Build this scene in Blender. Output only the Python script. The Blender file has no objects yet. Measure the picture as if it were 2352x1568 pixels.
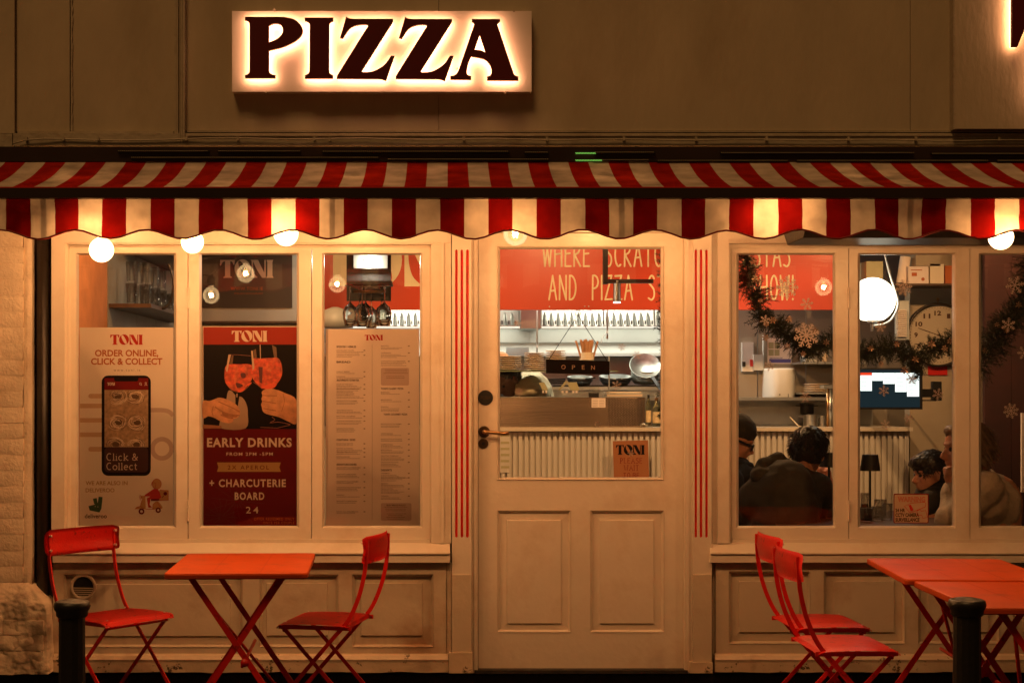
import bpy, bmesh, math, random
from mathutils import Vector, Matrix, noise as mnoise
from mathutils.geometry import tessellate_polygon
random.seed(7)
R = math.radians
SC = bpy.context.scene
COL = SC.collection

# ------------------------------------------------------------ camera, world, light, exposure
F = 3637.5            # focal length in reference pixels (picture 2352 wide)
D = 7.5               # camera to shopfront, metres
CX, CY, EYE = 1028.0, 903.0, 1.324
cam_d = bpy.data.cameras.new('camera')
cam_d.sensor_width = 36.0
cam_d.lens = 36.0 * F / 2352.0
cam_d.shift_x = (1176 - CX) / 2352.0
cam_d.shift_y = (CY - 784) / 2352.0
cam_d.clip_end = 400
cam = bpy.data.objects.new('camera', cam_d)
COL.objects.link(cam)
cam.location = (0, -D, EYE)
cam.rotation_euler = (R(90), 0, 0)
SC.camera = cam

W = bpy.data.worlds.new('World')
SC.world = W
W.use_nodes = True
bg = W.node_tree.nodes['Background']
bg.inputs[0].default_value = (1.0, 0.47, 0.16, 1)
bg.inputs[1].default_value = 0.05

sun_d = bpy.data.lights.new('street_light', 'SUN')
sun_d.energy = 1.0
sun_d.angle = R(18)
sun_d.color = (1.0, 0.50, 0.17)
sun = bpy.data.objects.new('street_light', sun_d)
COL.objects.link(sun)
sun.rotation_euler = (R(30), 0, R(-24))

SC.view_settings.view_transform = 'Standard'
SC.view_settings.look = 'None'
SC.view_settings.exposure = 0
SC.view_settings.gamma = 1
SC.render.engine = 'CYCLES'
SC.cycles.use_denoising = True
SC.cycles.use_adaptive_sampling = False
SC.cycles.max_bounces = 8
SC.cycles.transparent_max_bounces = 24
SC.cycles.sample_clamp_indirect = 4
SC.cycles.caustics_reflective = False
SC.cycles.caustics_refractive = False

# ------------------------------------------------------------ helpers
def sc_at(Y): return F / (D + Y)
def PX(x, Y=0.0): return (x - CX) / sc_at(Y)
def PZ(y, Y=0.0): return EYE + (CY - y) / sc_at(Y)
def P(x, y, Y=0.0): return Vector((PX(x, Y), Y, PZ(y, Y)))

OFF = {}
def tag(o, label=None, cat=None, group=None, kind=None):
    if label: o['label'] = label
    if cat: o['category'] = cat
    if group: o['group'] = group
    if kind: o['kind'] = kind
    return o
def thing(name, label, cat, loc=(0, 0, 0), group=None, rz=0):
    o = bpy.data.objects.new(name, None)
    COL.objects.link(o)
    o.empty_display_size = 0.05
    o.location = loc
    o.rotation_euler = (0, 0, rz)
    OFF[o.name] = Vector(loc)
    return tag(o, label, cat, group)
def link_mesh(name, me, mat=None, parent=None, smooth=False):
    if mat is not None and not me.materials: me.materials.append(mat)
    o = bpy.data.objects.new(name, me)
    COL.objects.link(o)
    if parent is not None:
        off = OFF.get(parent.name, Vector((0, 0, 0)))
        if off.length > 0: me.transform(Matrix.Translation(-off))
        OFF[o.name] = off
        o.parent = parent
    if smooth:
        me.polygons.foreach_set('use_smooth', [True] * len(me.polygons))
    return o
def obj(name, bm, mat=None, parent=None, smooth=False, bevel=0, seg=1):
    if bevel:
        es = [e for e in bm.edges if len(e.link_faces) == 2 and e.calc_face_angle(0) > 0.6]
        bmesh.ops.bevel(bm, geom=es, offset=bevel, segments=seg, affect='EDGES', clamp_overlap=True)
    me = bpy.data.meshes.new(name)
    bm.to_mesh(me); bm.free()
    return link_mesh(name, me, mat, parent, smooth)
def share(o, parent, loc=None):
    c = o.copy(); COL.objects.link(c); c.parent = parent
    OFF[c.name] = OFF.get(o.name, Vector())
    if loc is not None: c.location = loc
    return c
def copy_tree(o, parent=None):
    c = o.copy(); COL.objects.link(c); c.parent = parent
    for ch in o.children: copy_tree(ch, c)
    return c

def abox(bm, x0, x1, y0, y1, z0, z1):
    if x0 > x1: x0, x1 = x1, x0
    if y0 > y1: y0, y1 = y1, y0
    if z0 > z1: z0, z1 = z1, z0
    v = [bm.verts.new((x, y, z)) for x in (x0, x1) for y in (y0, y1) for z in (z0, z1)]
    for f in ((0, 1, 3, 2), (4, 6, 7, 5), (0, 4, 5, 1), (2, 3, 7, 6), (0, 2, 6, 4), (1, 5, 7, 3)):
        bm.faces.new([v[i] for i in f])
def box(name, x0, x1, y0, y1, z0, z1, mat, parent=None, bevel=0, seg=1):
    bm = bmesh.new(); abox(bm, x0, x1, y0, y1, z0, z1)
    return obj(name, bm, mat, parent, bevel=bevel, seg=seg)
def apx(bm, x0, y0, x1, y1, Yf, Yb):
    abox(bm, PX(x0, Yf), PX(x1, Yf), Yf, Yb, PZ(y0, Yf), PZ(y1, Yf))
def bx(name, x0, y0, x1, y1, Yf, Yb, mat, parent=None, bevel=0.0015):
    """box whose front face covers the given span when measured at depth Yf"""
    bm = bmesh.new(); apx(bm, x0, y0, x1, y1, Yf, Yb)
    return obj(name, bm, mat, parent, bevel=bevel)
def frame_bm(bm, x0, y0, x1, y1, w, Yf, Yb, wt=None, wb=None):
    wt = w if wt is None else wt; wb = w if wb is None else wb
    apx(bm, x0, y0, x0 + w, y1, Yf, Yb); apx(bm, x1 - w, y0, x1, y1, Yf, Yb)
    apx(bm, x0 + w, y0, x1 - w, y0 + wt, Yf, Yb); apx(bm, x0 + w, y1 - wb, x1 - w, y1, Yf, Yb)
def ring_slope(bm, a, b, Ya, Yb_):
    """sloped moulding between outer rect a at depth Ya and inner rect b at depth Yb_"""
    def cr(r, Y): return [bm.verts.new(P(x, y, Y)) for x, y in ((r[0], r[1]), (r[2], r[1]), (r[2], r[3]), (r[0], r[3]))]
    A = cr(a, Ya); B = cr(b, Yb_)
    for i in range(4):
        j = (i + 1) % 4
        bm.faces.new((A[i], A[j], B[j], B[i]))
    return A, B
def atube(bm, pts, r, n=8, caps=True, flat=None):
    """tube through pts; r number or list; flat=(axis vector, factor) squashes it along an axis"""
    pts = [Vector(p) for p in pts]
    k = len(pts)
    rs = r if isinstance(r, (list, tuple)) else [r] * k
    rings = []
    t0 = (pts[1] - pts[0]).normalized()
    up = Vector((0, 0, 1)) if abs(t0.z) < 0.9 else Vector((0, 1, 0))
    nx = t0.cross(up).normalized()
    for i in range(k):
        if i == 0: t = pts[1] - pts[0]
        elif i == k - 1: t = pts[-1] - pts[-2]
        else: t = (pts[i + 1] - pts[i]).normalized() + (pts[i] - pts[i - 1]).normalized()
        if t.length < 1e-9: t = t0
        t = t.normalized()
        nx = (nx - t * nx.dot(t))
        if nx.length < 1e-6: nx = t.orthogonal()
        nx = nx.normalized(); ny = t.cross(nx)
        ring = []
        for j in range(n):
            a = 2 * math.pi * j / n + math.pi / n
            o = (nx * math.cos(a) + ny * math.sin(a)) * rs[i]
            if flat is not None:
                ax, f = flat
                o -= ax * o.dot(ax) * (1 - f)
            ring.append(bm.verts.new(pts[i] + o))
        rings.append(ring)
    for i in range(k - 1):
        for j in range(n):
            jj = (j + 1) % n
            bm.faces.new((rings[i][j], rings[i][jj], rings[i + 1][jj], rings[i + 1][j]))
    if caps:
        try:
            bm.faces.new(rings[0][::-1]); bm.faces.new(rings[-1])
        except ValueError: pass
def bar(bm, a, b, w, t, up=(0, 1, 0)):
    """flat bar from a to b, width w along up, thickness t"""
    a, b, up = Vector(a), Vector(b), Vector(up).normalized()
    d = (b - a).normalized(); s = d.cross(up).normalized(); u = s.cross(d)
    vs = []
    for p in (a, b):
        for su, ss in ((1, 1), (1, -1), (-1, -1), (-1, 1)):
            vs.append(bm.verts.new(p + u * su * w / 2 + s * ss * t / 2))
    for i in range(4):
        j = (i + 1) % 4
        bm.faces.new((vs[i], vs[j], vs[4 + j], vs[4 + i]))
    bm.faces.new(vs[0:4][::-1]); bm.faces.new(vs[4:8])
def alathe(bm, c, prof, n=24, axis='z', cap=True):
    """prof: list of (r, h)"""
    c = Vector(c); rings = []
    for r, h in prof:
        ring = []
        for j in range(n):
            a = 2 * math.pi * j / n
            if axis == 'z': o = Vector((r * math.cos(a), r * math.sin(a), h))
            elif axis == 'y': o = Vector((r * math.cos(a), h, r * math.sin(a)))
            else: o = Vector((h, r * math.cos(a), r * math.sin(a)))
            ring.append(bm.verts.new(c + o))
        rings.append(ring)
    for i in range(len(rings) - 1):
        for j in range(n):
            jj = (j + 1) % n
            bm.faces.new((rings[i][j], rings[i][jj], rings[i + 1][jj], rings[i + 1][j]))
    if cap:
        bm.faces.new(rings[0][::-1]); bm.faces.new(rings[-1])
def asphere(bm, c, r, u=20, v=12, M=None):
    r3 = r if isinstance(r, (tuple, list)) else (r, r, r)
    mat = Matrix.Translation(Vector(c)) @ (M.to_4x4() if M else Matrix.Identity(4)) @ Matrix.Diagonal((r3[0], r3[1], r3[2], 1))
    return bmesh.ops.create_uvsphere(bm, u_segments=u, v_segments=v, radius=1, matrix=mat)
def fixn(bm): bmesh.ops.recalc_face_normals(bm, faces=bm.faces[:])

def crom(pts, n=6, closed=False):
    out = []; k = len(pts)
    rng = range(k) if closed else range(k - 1)
    for i in rng:
        p0 = pts[(i - 1) % k] if closed or i > 0 else pts[i]
        p1 = pts[i]; p2 = pts[(i + 1) % k]
        p3 = pts[(i + 2) % k] if closed or i < k - 2 else p2
        for j in range(n):
            t = j / n
            out.append(tuple(0.5 * ((2 * p1[a]) + (-p0[a] + p2[a]) * t + (2 * p0[a] - 5 * p1[a] + 4 * p2[a] - p3[a]) * t * t + (-p0[a] + 3 * p1[a] - 3 * p2[a] + p3[a]) * t ** 3) for a in range(len(p1))))
    if not closed: out.append(tuple(pts[-1]))
    return out
def sc_path(spec):
    """list of points; ('c', [pts]) items are smoothed runs"""
    out = []
    for s in spec:
        if s[0] == 'c': out += crom([tuple(map(float, p)) for p in s[1]], 5)
        else: out.append(s)
    return out
def shape(name, loops, Yf, thick, mat, parent=None, bevel=0.0):
    """solid with outline loops given in picture units at depth Yf (holes allowed), front at Yf, going back by thick"""
    cu = bpy.data.curves.new(name, 'CURVE'); cu.dimensions = '2D'; cu.fill_mode = 'BOTH'
    for lp in loops:
        sp = cu.splines.new('POLY'); sp.points.add(len(lp) - 1)
        for i, (x, y) in enumerate(lp):
            sp.points[i].co = (PX(x, Yf), PZ(y, Yf), 0, 1)
        sp.use_cyclic_u = True
    cu.extrude = thick / 2
    if bevel: cu.bevel_depth = bevel
    t = bpy.data.objects.new('tmp', cu); COL.objects.link(t)
    dg = bpy.context.evaluated_depsgraph_get(); dg.update()
    me = bpy.data.meshes.new_from_object(t.evaluated_get(dg))
    bpy.data.objects.remove(t); bpy.data.curves.remove(cu)
    me.transform(Matrix.Translation((0, Yf + thick / 2, 0)) @ Matrix.Rotation(R(90), 4, 'X'))
    me.name = name; me.materials.clear()
    return link_mesh(name, me, mat, parent)
def aflat(bm, pts, Y):
    """a flat print patch (any simple outline) at depth Y; pts in picture units"""
    vs = [P(x, y, Y) for x, y in pts]
    bv = [bm.verts.new(v) for v in vs]
    for t in tessellate_polygon([vs]):
        a, b, c = (bv[i] for i in t)
        n = (vs[t[1]] - vs[t[0]]).cross(vs[t[2]] - vs[t[0]])
        if n.length < 1e-12: continue
        try: bm.faces.new((a, b, c) if n.y < 0 else (a, c, b))
        except ValueError: pass
def flat(name, plist, Y, mat, parent):
    bm = bmesh.new()
    for pts in plist: aflat(bm, pts, Y)
    return obj(name, bm, mat, parent)
def rect(x0, y0, x1, y1): return [(x0, y0), (x1, y0), (x1, y1), (x0, y1)]
def circ(cx, cy, r, n=24, ry=None, a0=0, a1=360):
    ry = ry or r
    full = a1 - a0 >= 360
    return [(cx + r * math.cos(R(a0 + (a1 - a0) * i / (n if full else n - 1))), cy + ry * math.sin(R(a0 + (a1 - a0) * i / (n if full else n - 1)))) for i in range(n)]
def rrect(x0, y0, x1, y1, r, n=5):
    o = []
    for cx, cy, a in ((x1 - r, y0 + r, -90), (x1 - r, y1 - r, 0), (x0 + r, y1 - r, 90), (x0 + r, y0 + r, 180)):
        o += [(cx + r * math.cos(R(a + 90 * i / n)), cy + r * math.sin(R(a + 90 * i / n))) for i in range(n + 1)]
    return o
def ribbon(bm, pts, w, Y):
    """thin printed line along pts (picture units), width w, built as quads with mitred joints"""
    k = len(pts); L = []; Rr = []
    for i in range(k):
        a = pts[max(i - 1, 0)]; b = pts[min(i + 1, k - 1)]
        dx, dy = b[0] - a[0], b[1] - a[1]; l = math.hypot(dx, dy) or 1
        nx, ny = -dy / l * w / 2, dx / l * w / 2
        L.append(bm.verts.new(P(pts[i][0] + nx, pts[i][1] + ny, Y))); Rr.append(bm.verts.new(P(pts[i][0] - nx, pts[i][1] - ny, Y)))
    for i in range(k - 1): bm.faces.new((L[i], L[i + 1], Rr[i + 1], Rr[i]))
def text(name, body, x0, y0, x1, y1, Y, mat, parent, bold=0.0, space=1.0, align='CENTER', lines=1.0, thick=0.0, word=1.0):
    """lettering fitted to the box x0..x1, y0..y1 measured at depth Y"""
    cu = bpy.data.curves.new(name, 'FONT'); cu.body = body; cu.size = 1; cu.offset = bold
    cu.space_character = space; cu.align_x = align; cu.space_line = lines; cu.space_word = word
    cu.resolution_u = 3
    t = bpy.data.objects.new('tmp', cu); COL.objects.link(t)
    dg = bpy.context.evaluated_depsgraph_get(); dg.update()
    me = bpy.data.meshes.new_from_object(t.evaluated_get(dg))
    bpy.data.objects.remove(t); bpy.data.curves.remove(cu)
    me.materials.clear()
    xs = [v.co.x for v in me.vertices]; ys = [v.co.y for v in me.vertices]
    mx, Mx, my, My = min(xs), max(xs), min(ys), max(ys)
    X0, X1, Z0, Z1 = PX(x0, Y), PX(x1, Y), PZ(y1, Y), PZ(y0, Y)
    sx = (X1 - X0) / (Mx - mx); sy = (Z1 - Z0) / (My - my)
    for v in me.vertices:
        v.co = Vector((X0 + (v.co.x - mx) * sx, Y, Z0 + (v.co.y - my) * sy))
    me.name = name
    return link_mesh(name, me, mat, parent)

# organic bodies: a set of ellipsoids and tapered limbs fused into one continuous skin
def acaps(bm, a, b, ra, rb, n=14):
    a, b = Vector(a), Vector(b); d = b - a; k = 8
    pts = []; rs = []
    dn = d.normalized() if d.length > 1e-6 else Vector((0, 0, 1))
    for s in (-0.98, -0.8, -0.5, -0.2): pts.append(a + dn * ra * s); rs.append(ra * math.sqrt(max(0.02, 1 - s * s)))
    for i in range(k + 1): pts.append(a + d * i / k); rs.append(ra + (rb - ra) * i / k)
    for s in (0.2, 0.5, 0.8, 0.98): pts.append(b + dn * rb * s); rs.append(rb * math.sqrt(max(0.02, 1 - s * s)))
    atube(bm, pts, rs, n)
def fuse(name, prims, mat, parent, voxel=0.009, smooth=6, rough=0.0, rfreq=20.0, factor=0.6):
    bm = bmesh.new()
    for p in prims:
        if p[0] == 'e':
            M = Matrix.Rotation(R(p[3][1]), 3, p[3][0]) if len(p) > 3 else None
            asphere(bm, p[1], p[2], 20, 12, M)
        else: acaps(bm, p[1], p[2], p[3], p[4])
    me = bpy.data.meshes.new('tmp'); bm.to_mesh(me); bm.free()
    t = bpy.data.objects.new('tmp', me); COL.objects.link(t)
    m = t.modifiers.new('r', 'REMESH'); m.mode = 'VOXEL'; m.voxel_size = voxel
    if smooth:
        s = t.modifiers.new('s', 'SMOOTH'); s.factor = factor; s.iterations = smooth
    dg = bpy.context.evaluated_depsgraph_get(); dg.update()
    out = bpy.data.meshes.new_from_object(t.evaluated_get(dg))
    bpy.data.objects.remove(t); bpy.data.meshes.remove(me)
    if rough:
        out.calc_loop_triangles()
        ns = [v.normal.copy() for v in out.vertices]
        for v, nn in zip(out.vertices, ns):
            q = v.co * rfreq
            v.co += nn * rough * (mnoise.noise(q) + 0.5 * mnoise.noise(q * 2.3) + 0.6 * abs(mnoise.noise(q * 0.6)))
    out.name = name; out.materials.clear()
    return link_mesh(name, out, mat, parent, smooth=True)

# ------------------------------------------------------------ materials
def mat_base(name):
    m = bpy.data.materials.new(name); m.use_nodes = True
    nt = m.node_tree; b = nt.nodes['Principled BSDF']
    return m, nt, b
def mk(name, col, rough=0.5, metal=0.0, var=0.0, vscale=6.0, bump=0.0, bscale=60.0, emit=None, es=0.0, dirt=None, dscale=2.0, damt=0.5, coat=0.0, aniso=None, stretch=None, dlo=0.5, dhi=0.72, spec=None):
    m, nt, b = mat_base(name); N = nt.nodes; Lk = nt.links
    b.inputs['Base Color'].default_value = (*col, 1)
    b.inputs['Roughness'].default_value = rough
    b.inputs['Metallic'].default_value = metal
    if spec is None and name.endswith(' ink'): spec = 0.08
    if spec is not None: b.inputs['Specular IOR Level'].default_value = spec
    if coat: b.inputs['Coat Weight'].default_value = coat
    if var or bump or dirt:
        tc = N.new('ShaderNodeTexCoord'); vec = tc.outputs['Object']
        if stretch:
            mp = N.new('ShaderNodeMapping'); mp.inputs['Scale'].default_value = stretch
            Lk.new(vec, mp.inputs['Vector']); vec = mp.outputs['Vector']
    if var or dirt:
        src = None
        if var:
            nz = N.new('ShaderNodeTexNoise'); nz.inputs['Scale'].default_value = vscale; nz.inputs['Detail'].default_value = 5
            Lk.new(vec, nz.inputs['Vector'])
            mx = N.new('ShaderNodeMix'); mx.data_type = 'RGBA'
            mx.inputs[6].default_value = (*[c * (1 - var) for c in col], 1); mx.inputs[7].default_value = (*[min(1, c * (1 + var)) for c in col], 1)
            mr = N.new('ShaderNodeMapRange'); mr.inputs[1].default_value = 0.3; mr.inputs[2].default_value = 0.7
            Lk.new(nz.outputs[0], mr.inputs[0]); Lk.new(mr.outputs[0], mx.inputs[0]); src = mx.outputs[2]
        if dirt:
            nz = N.new('ShaderNodeTexNoise'); nz.inputs['Scale'].default_value = dscale; nz.inputs['Detail'].default_value = 7; nz.inputs['Roughness'].default_value = 0.65
            Lk.new(vec, nz.inputs['Vector'])
            mr = N.new('ShaderNodeMapRange'); mr.inputs[1].default_value = dlo; mr.inputs[2].default_value = dhi; mr.inputs[4].default_value = damt
            Lk.new(nz.outputs[0], mr.inputs[0])
            mx = N.new('ShaderNodeMix'); mx.data_type = 'RGBA'
            if src: Lk.new(src, mx.inputs[6])
            else: mx.inputs[6].default_value = (*col, 1)
            mx.inputs[7].default_value = (*dirt, 1); Lk.new(mr.outputs[0], mx.inputs[0]); src = mx.outputs[2]
        Lk.new(src, b.inputs['Base Color'])
    if bump:
        nz = N.new('ShaderNodeTexNoise'); nz.inputs['Scale'].default_value = bscale; nz.inputs['Detail'].default_value = 4
        Lk.new(vec, nz.inputs['Vector'])
        bp = N.new('ShaderNodeBump'); bp.inputs['Strength'].default_value = bump; bp.inputs['Distance'].default_value = 0.004
        Lk.new(nz.outputs[0], bp.inputs['Height']); Lk.new(bp.outputs[0], b.inputs['Normal'])
    if emit:
        b.inputs['Emission Color'].default_value = (*emit, 1); b.inputs['Emission Strength'].default_value = es
    return m
def glass_mat(name, tint=(0.97, 0.98, 0.96), rough=0.0, ior=1.5, boost=1.0, wob=0.0):
    m = bpy.data.materials.new(name); m.use_nodes = True; nt = m.node_tree; N = nt.nodes; N.clear()
    out = N.new('ShaderNodeOutputMaterial'); tr = N.new('ShaderNodeBsdfTransparent'); gl = N.new('ShaderNodeBsdfGlossy')
    tr.inputs[0].default_value = (*tint, 1); gl.inputs['Roughness'].default_value = rough
    fr = N.new('ShaderNodeFresnel'); fr.inputs[0].default_value = ior
    mu = N.new('ShaderNodeMath'); mu.operation = 'MULTIPLY'; mu.inputs[1].default_value = boost; mu.use_clamp = True
    mx = N.new('ShaderNodeMixShader')
    nt.links.new(fr.outputs[0], mu.inputs[0]); nt.links.new(mu.outputs[0], mx.inputs[0])
    nt.links.new(tr.outputs[0], mx.inputs[1]); nt.links.new(gl.outputs[0], mx.inputs[2]); nt.links.new(mx.outputs[0], out.inputs[0])
    if wob:
        tc = N.new('ShaderNodeTexCoord'); nz = N.new('ShaderNodeTexNoise'); nz.inputs['Scale'].default_value = 3
        bp = N.new('ShaderNodeBump'); bp.inputs['Strength'].default_value = wob; bp.inputs['Distance'].default_value = 0.01
        nt.links.new(tc.outputs['Object'], nz.inputs['Vector']); nt.links.new(nz.outputs[0], bp.inputs['Height']); nt.links.new(bp.outputs[0], gl.inputs['Normal'])
    return m
def real_glass(name, col, rough=0.02):
    m = bpy.data.materials.new(name); m.use_nodes = True; nt = m.node_tree; N = nt.nodes; N.clear()
    out = N.new('ShaderNodeOutputMaterial'); g = N.new('ShaderNodeBsdfGlass'); g.inputs['Color'].default_value = (*col, 1); g.inputs['Roughness'].default_value = rough; g.inputs['IOR'].default_value = 1.45
    nt.links.new(g.outputs[0], out.inputs[0]); return m
def emis(name, col, s):
    m = bpy.data.materials.new(name); m.use_nodes = True; nt = m.node_tree; N = nt.nodes; N.clear()
    out = N.new('ShaderNodeOutputMaterial'); e = N.new('ShaderNodeEmission')
    e.inputs[0].default_value = (*col, 1); e.inputs[1].default_value = s
    nt.links.new(e.outputs[0], out.inputs[0])
    if name not in ('sign led', 'lit opal globe'): m.cycles.emission_sampling = 'NONE'
    return m
def stripes_mat(name, pitch, x0, ca, cb, trans, seam=None):
    """woven stripes across object X; trans = share of light let through"""
    m = bpy.data.materials.new(name); m.use_nodes = True; nt = m.node_tree; N = nt.nodes; N.clear(); Lk = nt.links
    out = N.new('ShaderNodeOutputMaterial'); tc = N.new('ShaderNodeTexCoord'); sx = N.new('ShaderNodeSeparateXYZ')
    Lk.new(tc.outputs['Object'], sx.inputs[0])
    def M(op, a, b):
        n = N.new('ShaderNodeMath'); n.operation = op
        for i, v in enumerate((a, b)):
            if isinstance(v, (int, float)): n.inputs[i].default_value = v
            else: Lk.new(v, n.inputs[i])
        return n.outputs[0]
    u = M('DIVIDE', M('SUBTRACT', sx.outputs[0], x0), pitch)
    fr = M('FRACT', u, 0)
    msk = M('LESS_THAN', fr, 0.5)
    nz = N.new('ShaderNodeTexNoise'); nz.inputs['Scale'].default_value = 9; nz.inputs['Detail'].default_value = 6
    Lk.new(tc.outputs['Object'], nz.inputs['Vector'])
    mr = N.new('ShaderNodeMapRange'); mr.inputs[1].default_value = 0.3; mr.inputs[2].default_value = 0.7; mr.inputs[3].default_value = 0.58; mr.inputs[4].default_value = 1.08
    Lk.new(nz.outputs[0], mr.inputs[0])
    mx = N.new('ShaderNodeMix'); mx.data_type = 'RGBA'; Lk.new(msk, mx.inputs[0])
    mx.inputs[6].default_value = (*cb, 1); mx.inputs[7].default_value = (*ca, 1)
    ml = N.new('ShaderNodeMix'); ml.data_type = 'RGBA'; ml.blend_type = 'MULTIPLY'; ml.inputs[0].default_value = 1
    Lk.new(mx.outputs[2], ml.inputs[6]); Lk.new(mr.outputs[0], ml.inputs[7])
    colr = ml.outputs[2]
    tcol = colr
    if seam:
        su = M('FRACT', M('DIVIDE', M('SUBTRACT', sx.outputs[0], seam[0]), seam[1]), 0)
        sm = M('LESS_THAN', su, seam[2] / seam[1])
        m2 = N.new('ShaderNodeMix'); m2.data_type = 'RGBA'; m2.blend_type = 'MULTIPLY'
        Lk.new(M('MULTIPLY', sm, 0.85), m2.inputs[0]); Lk.new(colr, m2.inputs[6]); m2.inputs[7].default_value = (0.35, 0.33, 0.34, 1)
        tcol = m2.outputs[2]
    df = N.new('ShaderNodeBsdfDiffuse'); tl = N.new('ShaderNodeBsdfTranslucent')
    Lk.new(colr, df.inputs[0]); Lk.new(tcol, tl.inputs[0])
    ms = N.new('ShaderNodeMixShader'); ms.inputs[0].default_value = trans
    Lk.new(df.outputs[0], ms.inputs[1]); Lk.new(tl.outputs[0], ms.inputs[2]); Lk.new(ms.outputs[0], out.inputs[0])
    wv = N.new('ShaderNodeTexNoise'); wv.inputs['Scale'].default_value = 500; bp = N.new('ShaderNodeBump'); bp.inputs['Strength'].default_value = 0.2; bp.inputs['Distance'].default_value = 0.001
    Lk.new(tc.outputs['Object'], wv.inputs['Vector']); Lk.new(wv.outputs[0], bp.inputs['Height']); Lk.new(bp.outputs[0], df.inputs['Normal'])
    return m

M = {}
M['cream'] = mk('cream gloss paint', (0.70, 0.62, 0.52), 0.32, var=0.07, vscale=3, bump=0.5, bscale=28, dirt=(0.46, 0.32, 0.19), dscale=3.2, damt=0.42)
M['cream2'] = mk('cream gloss paint, worn', (0.56, 0.47, 0.36), 0.36, var=0.10, vscale=2.5, bump=0.5, bscale=30, dirt=(0.30, 0.15, 0.065), dscale=2.0, damt=0.75)  # brown stains, plus a darker tone imitating the light falling off lower down
M['fascia'] = mk('fascia paint', (0.47, 0.40, 0.28), 0.6, var=0.10, vscale=2, bump=0.5, bscale=22, dirt=(0.30, 0.22, 0.13), dscale=1.6, damt=0.35, stretch=(1.6, 1, 0.6))
M['fascia2'] = mk('fascia moulding paint', (0.44, 0.38, 0.28), 0.5, var=0.08, vscale=4, bump=1.0, bscale=40, dirt=(0.26, 0.2, 0.13), dscale=5, damt=0.5)
M['brick'] = mk('painted brick', (0.66, 0.55, 0.42), 0.55, var=0.12, vscale=5, bump=1.0, bscale=70, dirt=(0.36, 0.24, 0.14), dscale=6, damt=0.5)
M['render'] = mk('rough painted render', (0.68, 0.56, 0.42), 0.7, var=0.16, vscale=7, bump=1.0, bscale=45, dirt=(0.12, 0.08, 0.05), dscale=9, damt=0.6)
M['skirt'] = mk('chipped skirting paint', (0.58, 0.46, 0.33), 0.42, var=0.12, vscale=6, bump=0.8, bscale=30, dirt=(0.035, 0.02, 0.012), dscale=13, damt=0.95, dlo=0.60, dhi=0.64)
M['redpaint'] = mk('red groove paint', (0.62, 0.02, 0.012), 0.35, var=0.15, vscale=30)
M['black'] = mk('black paint', (0.007, 0.006, 0.005), 0.42, bump=0.4, bscale=50)
M['blackpipe'] = mk('dark painted downpipe', (0.02, 0.014, 0.010), 0.45, var=0.4, vscale=12, bump=0.8, bscale=25)
M['awnbar'] = mk('dark anodised bar', (0.035, 0.022, 0.016), 0.38, 0.3, var=0.2, vscale=3)
M['perf'] = mk('black perforated steel', (0.03, 0.028, 0.024), 0.35, 0.6)
M['hole_glint'] = mk('painted perforation glint', (0.75, 0.68, 0.5), 0.4, 0.0)  # pale dots imitate glints on the perforated strips
M['chair'] = mk('red powder coat', (0.62, 0.010, 0.005), 0.38, var=0.14, vscale=5, bump=0.35, bscale=120, dirt=(0.16, 0.012, 0.008), dscale=26, damt=0.8, dlo=0.58, dhi=0.68)
M['table'] = mk('orange red powder coat', (0.45, 0.054, 0.001), 0.5, spec=0.25, var=0.1, vscale=5, bump=0.25, bscale=160, dirt=(0.26, 0.05, 0.015), dscale=8, damt=0.75, dlo=0.54, dhi=0.7)
M['rivet'] = mk('pale rivet', (0.75, 0.55, 0.5), 0.3, 0.5)
M['brass'] = mk('worn brass', (0.55, 0.33, 0.16), 0.28, 1.0, var=0.2, vscale=40)
M['bronze'] = mk('dark bronze', (0.10, 0.06, 0.035), 0.35, 0.8)
M['letter'] = mk('maroon letter face', (0.10, 0.005, 0.006), 0.42)
M['signwhite'] = mk('white sign panel', (0.80, 0.72, 0.64), 0.45, var=0.03, vscale=4)
M['kerb'] = mk('dark stone plinth', (0.022, 0.018, 0.015), 0.75, var=0.5, vscale=25, bump=1, bscale=60)
M['ground'] = mk('wet dark pavement', (0.030, 0.025, 0.020), 0.55, var=0.4, vscale=14, bump=1, bscale=40)
M['cable'] = mk('painted cable', (0.30, 0.25, 0.18), 0.6)
M['blackcable'] = mk('black cable', (0.01, 0.01, 0.01), 0.6)
M['paper'] = mk('cream poster paper', (0.88, 0.74, 0.62), 0.6, var=0.03, spec=0.1)
M['paper2'] = mk('menu paper', (0.86, 0.71, 0.61), 0.6, var=0.04, spec=0.1)
M['inkred'] = mk('red ink', (0.50, 0.03, 0.02), 0.5)
M['inkorange'] = mk('orange ink', (0.50, 0.13, 0.04), 0.5)
M['inktan'] = mk('tan ink', (0.50, 0.28, 0.10), 0.5)
M['inkpale'] = mk('pale orange ink', (0.66, 0.42, 0.27), 0.5)
M['inkpink'] = mk('pale pink ink', (0.62, 0.45, 0.38), 0.5)
M['inkdark'] = mk('dark brown ink', (0.10, 0.05, 0.03), 0.5)
M['inkgrey'] = mk('faint brown ink', (0.30, 0.19, 0.13), 0.5)
M['inkmaroon'] = mk('maroon ink', (0.20, 0.012, 0.010), 0.4)
M['inkwine'] = mk('wine red ink', (0.16, 0.006, 0.006), 0.45)
M['inkbanner'] = mk('brick red ink', (0.36, 0.035, 0.018), 0.4)
M['inkblack'] = mk('near black ink', (0.012, 0.007, 0.006), 0.35)
M['inkcream'] = mk('cream ink', (0.78, 0.60, 0.46), 0.5)
M['inkgreen'] = mk('green ink', (0.05, 0.10, 0.045), 0.5)
M['inkskin'] = mk('printed skin', (0.62, 0.27, 0.12), 0.5, var=0.25, vscale=30)
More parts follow.
